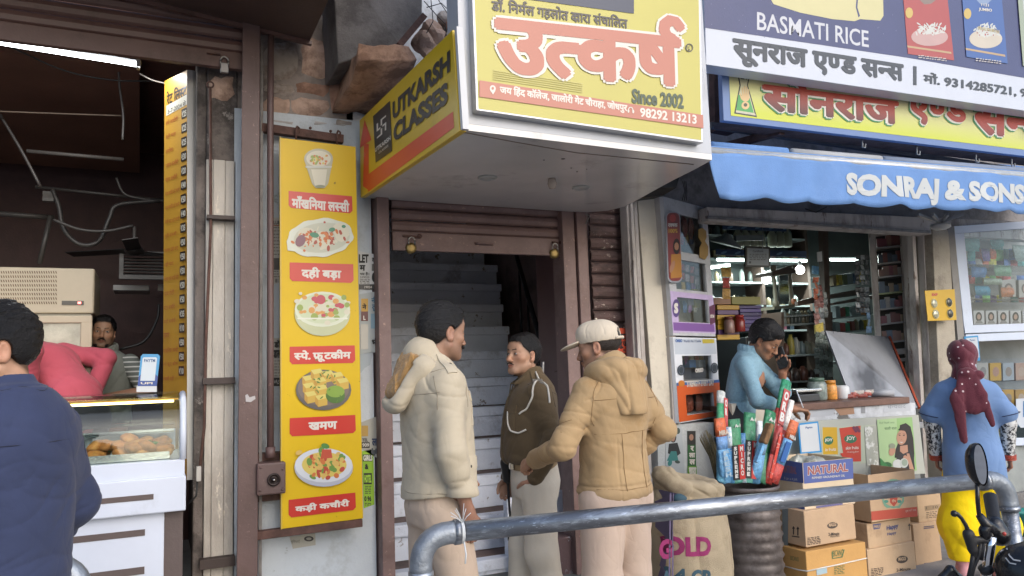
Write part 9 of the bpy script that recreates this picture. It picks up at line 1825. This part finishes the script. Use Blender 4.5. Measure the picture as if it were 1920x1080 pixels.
# ------ jute sack
jt=mat('jute_weave',lin('b5a58a'),rough=.95,var=.12,vs=6,bump=1.,bs=260,dirt=.2,dcol=lin('84705a'),ds=4);skc=at(1302,990,Y=3.45);sk_x,sk_y=skc.x,3.50
sk=thing('jute_sack','full brown jute sack lettered GOLD with its mouth rolled over','sack',(sk_x,sk_y,0));S_=Sdf();ztop=at(1300,912,Y=3.4).z
S_.loft([0,.1,.35,.55,ztop-.03,ztop+.02],[.0,0,.01,0,.0,.0],[0]*6,[.18,.22,.238,.225,.20,.15],[.16,.19,.20,.185,.145,.10],k=.04,p=2.15,dz=.04)
zt_=ztop;rollp=[A(-.17*1.0,.0,zt_+.05),A(-.145,-.07,zt_+.03),A(-.08,-.115,zt_+.0),A(.0,-.13,zt_-.012),A(.09,-.12,zt_-.02),A(.155,-.075,zt_-.035),A(.18,.0,zt_-.03),A(.12,.09,zt_-.01),A(.0,.12,zt_+.02),A(-.11,.09,zt_+.05)]
ring(S_,rollp,.027,.035);S_.ell((-.15,-.03,zt_+.06),(.045,.05,.045),.04);S_.ell((.0,.0,zt_+.05),(.12,.07,.06),.03,None,'-')
S_.after(lambda P,d:d+(fold(P@rotm(0,0,60),14,9)-.3)*.012-ridge(P,10,10)*.010+(fold(P,38,12)-.3)*.003+(fold(P@rotm(0,40,20),34,13)-.3)*.012*np.clip((P[...,2]-zt_+.12)/.1,0,1)+.006*np.exp(-((P[...,0]-.155-.01*np.sin(P[...,2]*20))/.006)**2)*(P[...,1]<0))
sob=sdf_object('sack',S_,(-.32,-.28,-.01),(.32,.28,zt_+.2),.006,jt,sk)
S_=Sdf();S_.ell((-.12,-.105,zt_-.05),(.05,.035,.03),.02);sdf_object('blue_print_fold',S_,(-.25,-.2,zt_-.1),(.05,.05,zt_+.1),.006,flat('2f5566',.8),sk)
Yk_=sk_y-.17
drape('lettering','GOLD',at(1236,1012,Y=Yk_),at(1328,1004,Y=Yk_),at(1236,1050,Y=Yk_),mat('magenta_stencil',lin('8f2f62'),rough=.9,var=.15,bump=.6,bs=260),.05,sob,sk)
st_=mat('purple_stripe_yarn',lin('6d6480'),rough=.95,bump=1.,bs=260)
for dx in(0,6,13):
 drape('stripe',([(0,0),(1,0),(1,1),(0,1)],[(0,1,2,3)]),at(1256+dx,925,Y=Yk_),at(1259+dx,925,Y=Yk_),at(1253+dx,1120,Y=Yk_),st_,0,sob,sk,.0025)
drape('lettering','A 14 GR',at(1240,1070,Y=Yk_),at(1330,1066,Y=Yk_),at(1240,1100,Y=Yk_),flat('2f5566',.9),.05,sob,sk)
tubething('white_stick','thin pale stick leaning between the capped officer and the sack','stick',[at(1196,975,Y=3.7),at(1216,1085,Y=3.6),at(1222,1130,Y=3.6)],.009,mat('pale_bamboo',lin('a39c90'),rough=.7,var=.3,vs=30),group=None)
tubething('grey_barrel_tip','thin grey steel tube upright behind the officer in the olive shirt','tube',[at(1018,678,Y=4.35),at(1017,705,Y=4.35),at(1012,800,Y=4.35)],.010,mat('dull_steel',(.25,.24,.24)))
# ------ railings
gal=mat('galvanised_pipe',(.34,.37,.41),rough=.38,metal=.75,var=.18,vs=9,bump=.12,bs=40,dirt=.62,dcol=(.13,.135,.15),ds=7,wear=.26,wcol=(.50,.54,.6),ws=26,stretch=(.6,3,3))
def pipe_fence(label,pts,r=.034,elbow=True,collars=()):
 T=thing('pipe_railing',label,'railing',(pts[0][0],pts[0][1],0));P_=[V(p)for p in pts]
 for i in range(len(P_)-1):
  a,b=P_[i],P_[i+1];d=(b-a).normalized();s_=.10 if i>0 else 0;e_=.10 if i<len(P_)-2 else 0;MB().tube([a+d*s_,b-d*e_],r,22).build('pipe',gal,T)
 for i in range(1,len(P_)-1):
  d0,d1=(P_[i]-P_[i-1]).normalized(),(P_[i+1]-P_[i]).normalized();a,c_=P_[i]-d0*.105,P_[i]+d1*.105;pts_=[a-d0*.02]+[a*(1-t)**2+P_[i]*2*t*(1-t)+c_*t**2 for t in[k/8 for k in range(9)]]+[c_+d1*.02];MB().tube(pts_,[r*1.17]+[r*1.13]*9+[r*1.17],22).build('elbow',mat('cast_elbow',(.26,.29,.33),rough=.45,metal=.6,var=.3,vs=10,bump=.4,bs=50,dirt=.3,dcol=(.12,.11,.10)),T)
  for q,d in((a-d0*.022,d0),(c_+d1*.022,d1)):MB().tube([q-d*.010,q+d*.010],r*1.26,22).build('elbow_rim',gal,T)
 return T
A0=at(798,1002,Z=.905);A0=V((at(790,1003,Y=2.58).x,2.58,.905));
LB=at(782,1010,Z=.91);RB=at(1890,893,Z=.91)
RB=at(1885,897,Z=.905);LB=at(788,1004,Z=.905)
rl1=pipe_fence('long grey galvanised pipe railing in front of the officers and the cartons',[(LB.x,LB.y,0),(LB.x,LB.y,.905),(RB.x,RB.y,.905),(RB.x+.03,RB.y-.01,0)])
sp=at(856,990,Z=.905);dr=(RB-LB).normalized();sq_=LB+dr*(sp-LB).dot(dr);sq_.z=.905
n1=V((-dr.y,dr.x,0));tg=thing('string_tie','white plastic string tied around the pipe railing near its left bend','string',sq_);m_st=mat('white_string',lin('c9cdd0'),rough=.6)
for k in range(3):MB().tube([sq_+dr*(k*.005-.005)+(n1*math.cos(t)+V((0,0,1))*math.sin(t))*.038 for t in[i*math.pi/9 for i in range(18)]],.003,5,closed=True).build('loop',m_st,tg)
for k in range(7):e=sq_+V((rnd.uniform(-.05,.03),-.03,rnd.uniform(.05,.10)));MB().tube([sq_+V((0,-.02,.032)),(sq_+e)/2+V((0,-.01,.02)),e],.0013,4).build('frayed_end',m_st,tg)
MB().tube([sq_+V((0,-.03,-.03)),sq_+V((.004,-.035,-.07)),sq_+V((.0,-.035,-.10))],.003,5).build('knot_tail',m_st,tg)
LR=at(172,1054,Z=.90);LL_=LR-dr*1.4;
pipe_fence('short grey pipe railing with a bend at the bottom left corner',[(LL_.x,LL_.y,.90),(LR.x-dr.x*.03,LR.y,.90),(LR.x-dr.x*.03,LR.y-.0,0)])
# ------ motorcycle at the bottom right
mc=thing('motorcycle','parked black motorcycle, only its handlebar, lever, mirror and fairing in view','motorcycle',tuple(at(1860,1080,D=2.0)*1))
mc.location.z=0;mc.matrix_basis=Matrix.Translation((at(1860,1080,D=2.0).x,at(1860,1080,D=2.0).y,0))
blp=mat('black_rubber',(.018,.018,.02),rough=.6,var=.2,bump=.2,bs=80);blg=mat('black_gloss_plastic',(.012,.012,.014),rough=.2,var=.1);chr_=mat('chrome',(.75,.77,.8),rough=.07,metal=1,var=.03,bump=0)
D0=1.95;q=lambda x,y,d=D0:at(x,y,D=d)
mb=MB();mc_c=q(1840,871);ex=(q(1856,872)-q(1824,870)).normalized();ez=(q(1836,832)-q(1846,912)).normalized();fw=(CP-mc_c).normalized()
gn=(ex*.74+fw*.67).normalized();gu=(ez-gn*ez.dot(gn)).normalized();gv=gn.cross(gu)
prof_=[(1.0,0.0),(1.02,-.008),(.95,-.018),(.72,-.028),(.3,-.034),(.02,-.036)]
def ell_ring(rad,d):return[mc_c+gu*(math.sin(t)*.054*rad)+gv*(math.cos(t)*.034*rad)+gn*d for t in[2*math.pi*k/28 for k in range(28)]]
vs=[];[vs.extend(ell_ring(r_,d))for r_,d in prof_];mb.smooth=True;mb._add(vs,[(i*28+k,i*28+(k+1)%28,(i+1)*28+(k+1)%28,(i+1)*28+k)for i in range(5)for k in range(28)]);mh=mb.build('mirror',blg,mc)
MB().poly([p+gn*.0 for p in ell_ring(.93,-.002)]).build('mirror_glass',mat('mirror_glass_silver',(.62,.64,.66),rough=.05,metal=1,var=.12,vs=20,bump=0,dirt=.15,dcol=(.4,.4,.4)),mh)
MB().tube([q(1832,905),q(1833,940),q(1836,968),q(1846,990)],.0052,10).build('mirror_stem',blg,mc)
MB().tube([q(1836,966),q(1850,985),q(1862,1000)],[.009,.013,.012],12).build('stem_clamp',blg,mc)
mb=MB();g0,g1=q(1856,928,2.05),q(1866,985,1.98);mb.tube([g0,g0.lerp(g1,.04),g0.lerp(g1,.97),g1],[.011,.0165,.0160,.018],18);gp_=mb.build('grip',blp,mc)
for k in range(5):
 t=k/5*1.2-.6;x_=(g1-g0).normalized();s1=x_.cross(fw).normalized();off=(s1*math.sin(t)+fw*math.cos(t))*.0162;MB().tube([g0.lerp(g1,.2)+off,g0.lerp(g1,.9)+off],.0013,5).build('grip_rib',blp,gp_)
S_=Sdf();S_.cone(tuple(q(1864,985,1.98)),tuple(q(1874,1004,1.97)),.024,.026,.01);S_.cone(tuple(q(1852,985)),tuple(q(1872,1003,1.97)),.012,.018,.01);S_.cone(tuple(q(1846,995)),tuple(q(1848,1003)),.014,.014,.01)
c_=np.array(q(1860,995));o=sdf_object('switch_housing',S_,c_-.09,c_+.09,.003,blg,None);o.parent=mc;o.matrix_parent_inverse=mc.matrix_basis.inverted()
MB().ball(q(1883,1001,1.93),.005).build('red_button',flat('c83a2a',.3),mc)
MB().tube([q(1860,1006),q(1857,1025),q(1854,1045),q(1848,1085)],.0115,16).build('handlebar',chr_,mc)
lvp=[q(1789,963),q(1795,964),q(1803,972),q(1811,985),q(1816,998),q(1818,1006)];MB().tube(lvp,[.0065,.0055,.0045,.005,.006,.008],10).build('lever',blg,mc);MB().ball(q(1789,963),.0085).build('lever_ball',blg,mc)
S_=Sdf();S_.cone(tuple(q(1816,1002)),tuple(q(1824,1030)),.014,.012,.008);S_.cone(tuple(q(1824,1012)),tuple(q(1846,1012)),.009,.009,.008);S_.cone(tuple(q(1824,1030)),tuple(q(1827,1042)),.009,.007,.006)
c_=np.array(q(1828,1020));o=sdf_object('lever_clamp',S_,c_-.08,c_+.08,.003,blp,None);o.parent=mc;o.matrix_parent_inverse=mc.matrix_basis.inverted()
MB().tube([q(1825,1038),q(1822,1060),q(1815,1090)],.0058,8).build('brake_cable',blp,mc);MB().tube([q(1838,1018),q(1836,1040),q(1826,1062),q(1818,1095)],.0048,8).build('clutch_cable',blp,mc);MB().tube([q(1848,1005),q(1842,1030),q(1840,1050)],.005,8).build('switch_cable',blp,mc)
for k in range(4):c2=q(1854+k*1.2,1056+k*2);MB().tube([c2+(ex*math.cos(t)+V((0,0,.35))*math.sin(t))*.0135+fw*.006 for t in[i*math.pi/6 for i in range(12)]],.0012,5,closed=True).build('thread_wrap',flat('b08a4a',.8),mc)
MB().tube([q(1846,1062),q(1849,1067),q(1852,1072)],.017,14).build('bar_clamp',blp,mc)
S_=Sdf();S_.ell(tuple(q(1985,1105,1.85)),(.075,.14,.085),.03,rotm(35,30,0));c_=np.array(q(1925,1070,1.85));S_.cone(tuple(q(1905,1090,1.9)),tuple(q(1950,1022,1.9)),.028,.026,.03)
o=sdf_object('fairing',S_,c_-.26,c_+.26,.005,blg,None);o.parent=mc;o.matrix_parent_inverse=mc.matrix_basis.inverted();fair=o
whp=flat('d0d0d0',.35,'white_decal');bvf=BVHTree.FromPolygons([v.co.copy()for v in fair.data.vertices],[tuple(p.vertices)for p in fair.data.polygons])
def decal(pts_,w_=1.6):
 out=MB()
 for i in range(len(pts_)-1):
  (x0,y0),(x1,y1)=pts_[i],pts_[i+1];L_=math.hypot(x1-x0,y1-y0)or 1;nx,ny=-(y1-y0)/L_*w_,(x1-x0)/L_*w_;qd=[]
  for a,b in((x0+nx,y0+ny),(x1+nx,y1+ny),(x1-nx,y1-ny),(x0-nx,y0-ny)):
   h=bvf.ray_cast(CP,ray(a,b).normalized());
   if h[0]is None:break
   qd.append(h[0]+h[1]*.0012)
  if len(qd)==4:out.poly(qd)
 if out.v:out.build('decal',whp,mc)
decal([(1904,1008),(1914,1034)],1.7);decal([(1898,1014),(1908,1040)],1.5);decal([(1911,1004),(1919,1024)],1.7);decal([(1893,1020),(1900,1046)],1.4);decal([(1888,1028),(1893,1042),(1901,1050),(1914,1052)],1.3);decal([(1886,1046),(1894,1056),(1906,1058)],1.1)
ft=thing('rear_view_trim','dark plastic scooter part poking up at the bottom edge near the slipper','scooter part',at(1770,1070,D=2.0));p_=q(1775,1085,2.0);S_=Sdf();S_.cone(tuple(q(1752,1100,2.0)),tuple(q(1782,1068,2.0)),.014,.010,.01);S_.cone(tuple(q(1782,1068,2.0)),tuple(q(1800,1090,2.0)),.010,.016,.01);c_=np.array(p_);o=sdf_object('trim',S_,c_-.1,c_+.1,.004,blg,None);o.parent=ft;o.matrix_parent_inverse=ft.matrix_basis.inverted()
tb_=at(1917,990,Y=4.0);bk=thing('bucket','teal plastic bucket on the ground at the right edge','bucket',(tb_.x,4.0,0));zt_=at(1917,962,Y=4.0).z;MB().lathe((tb_.x+.10,4.0,0),[(.10,0),(.13,zt_*.9),(.145,zt_),(.14,zt_+.008),(.125,zt_-.01)],24).build('bucket',flat('3aa59a',.35,'teal_plastic'),bk)
for i,o in enumerate([o for o in C.objects if o.name.startswith('carton')and o.type=='EMPTY' and o.location.z<1.2 and o.location.y<4.2]):o.rotation_euler.z=R((-1.2,.9,-1.6,.6,1.3,-.8,1.0)[i%7])
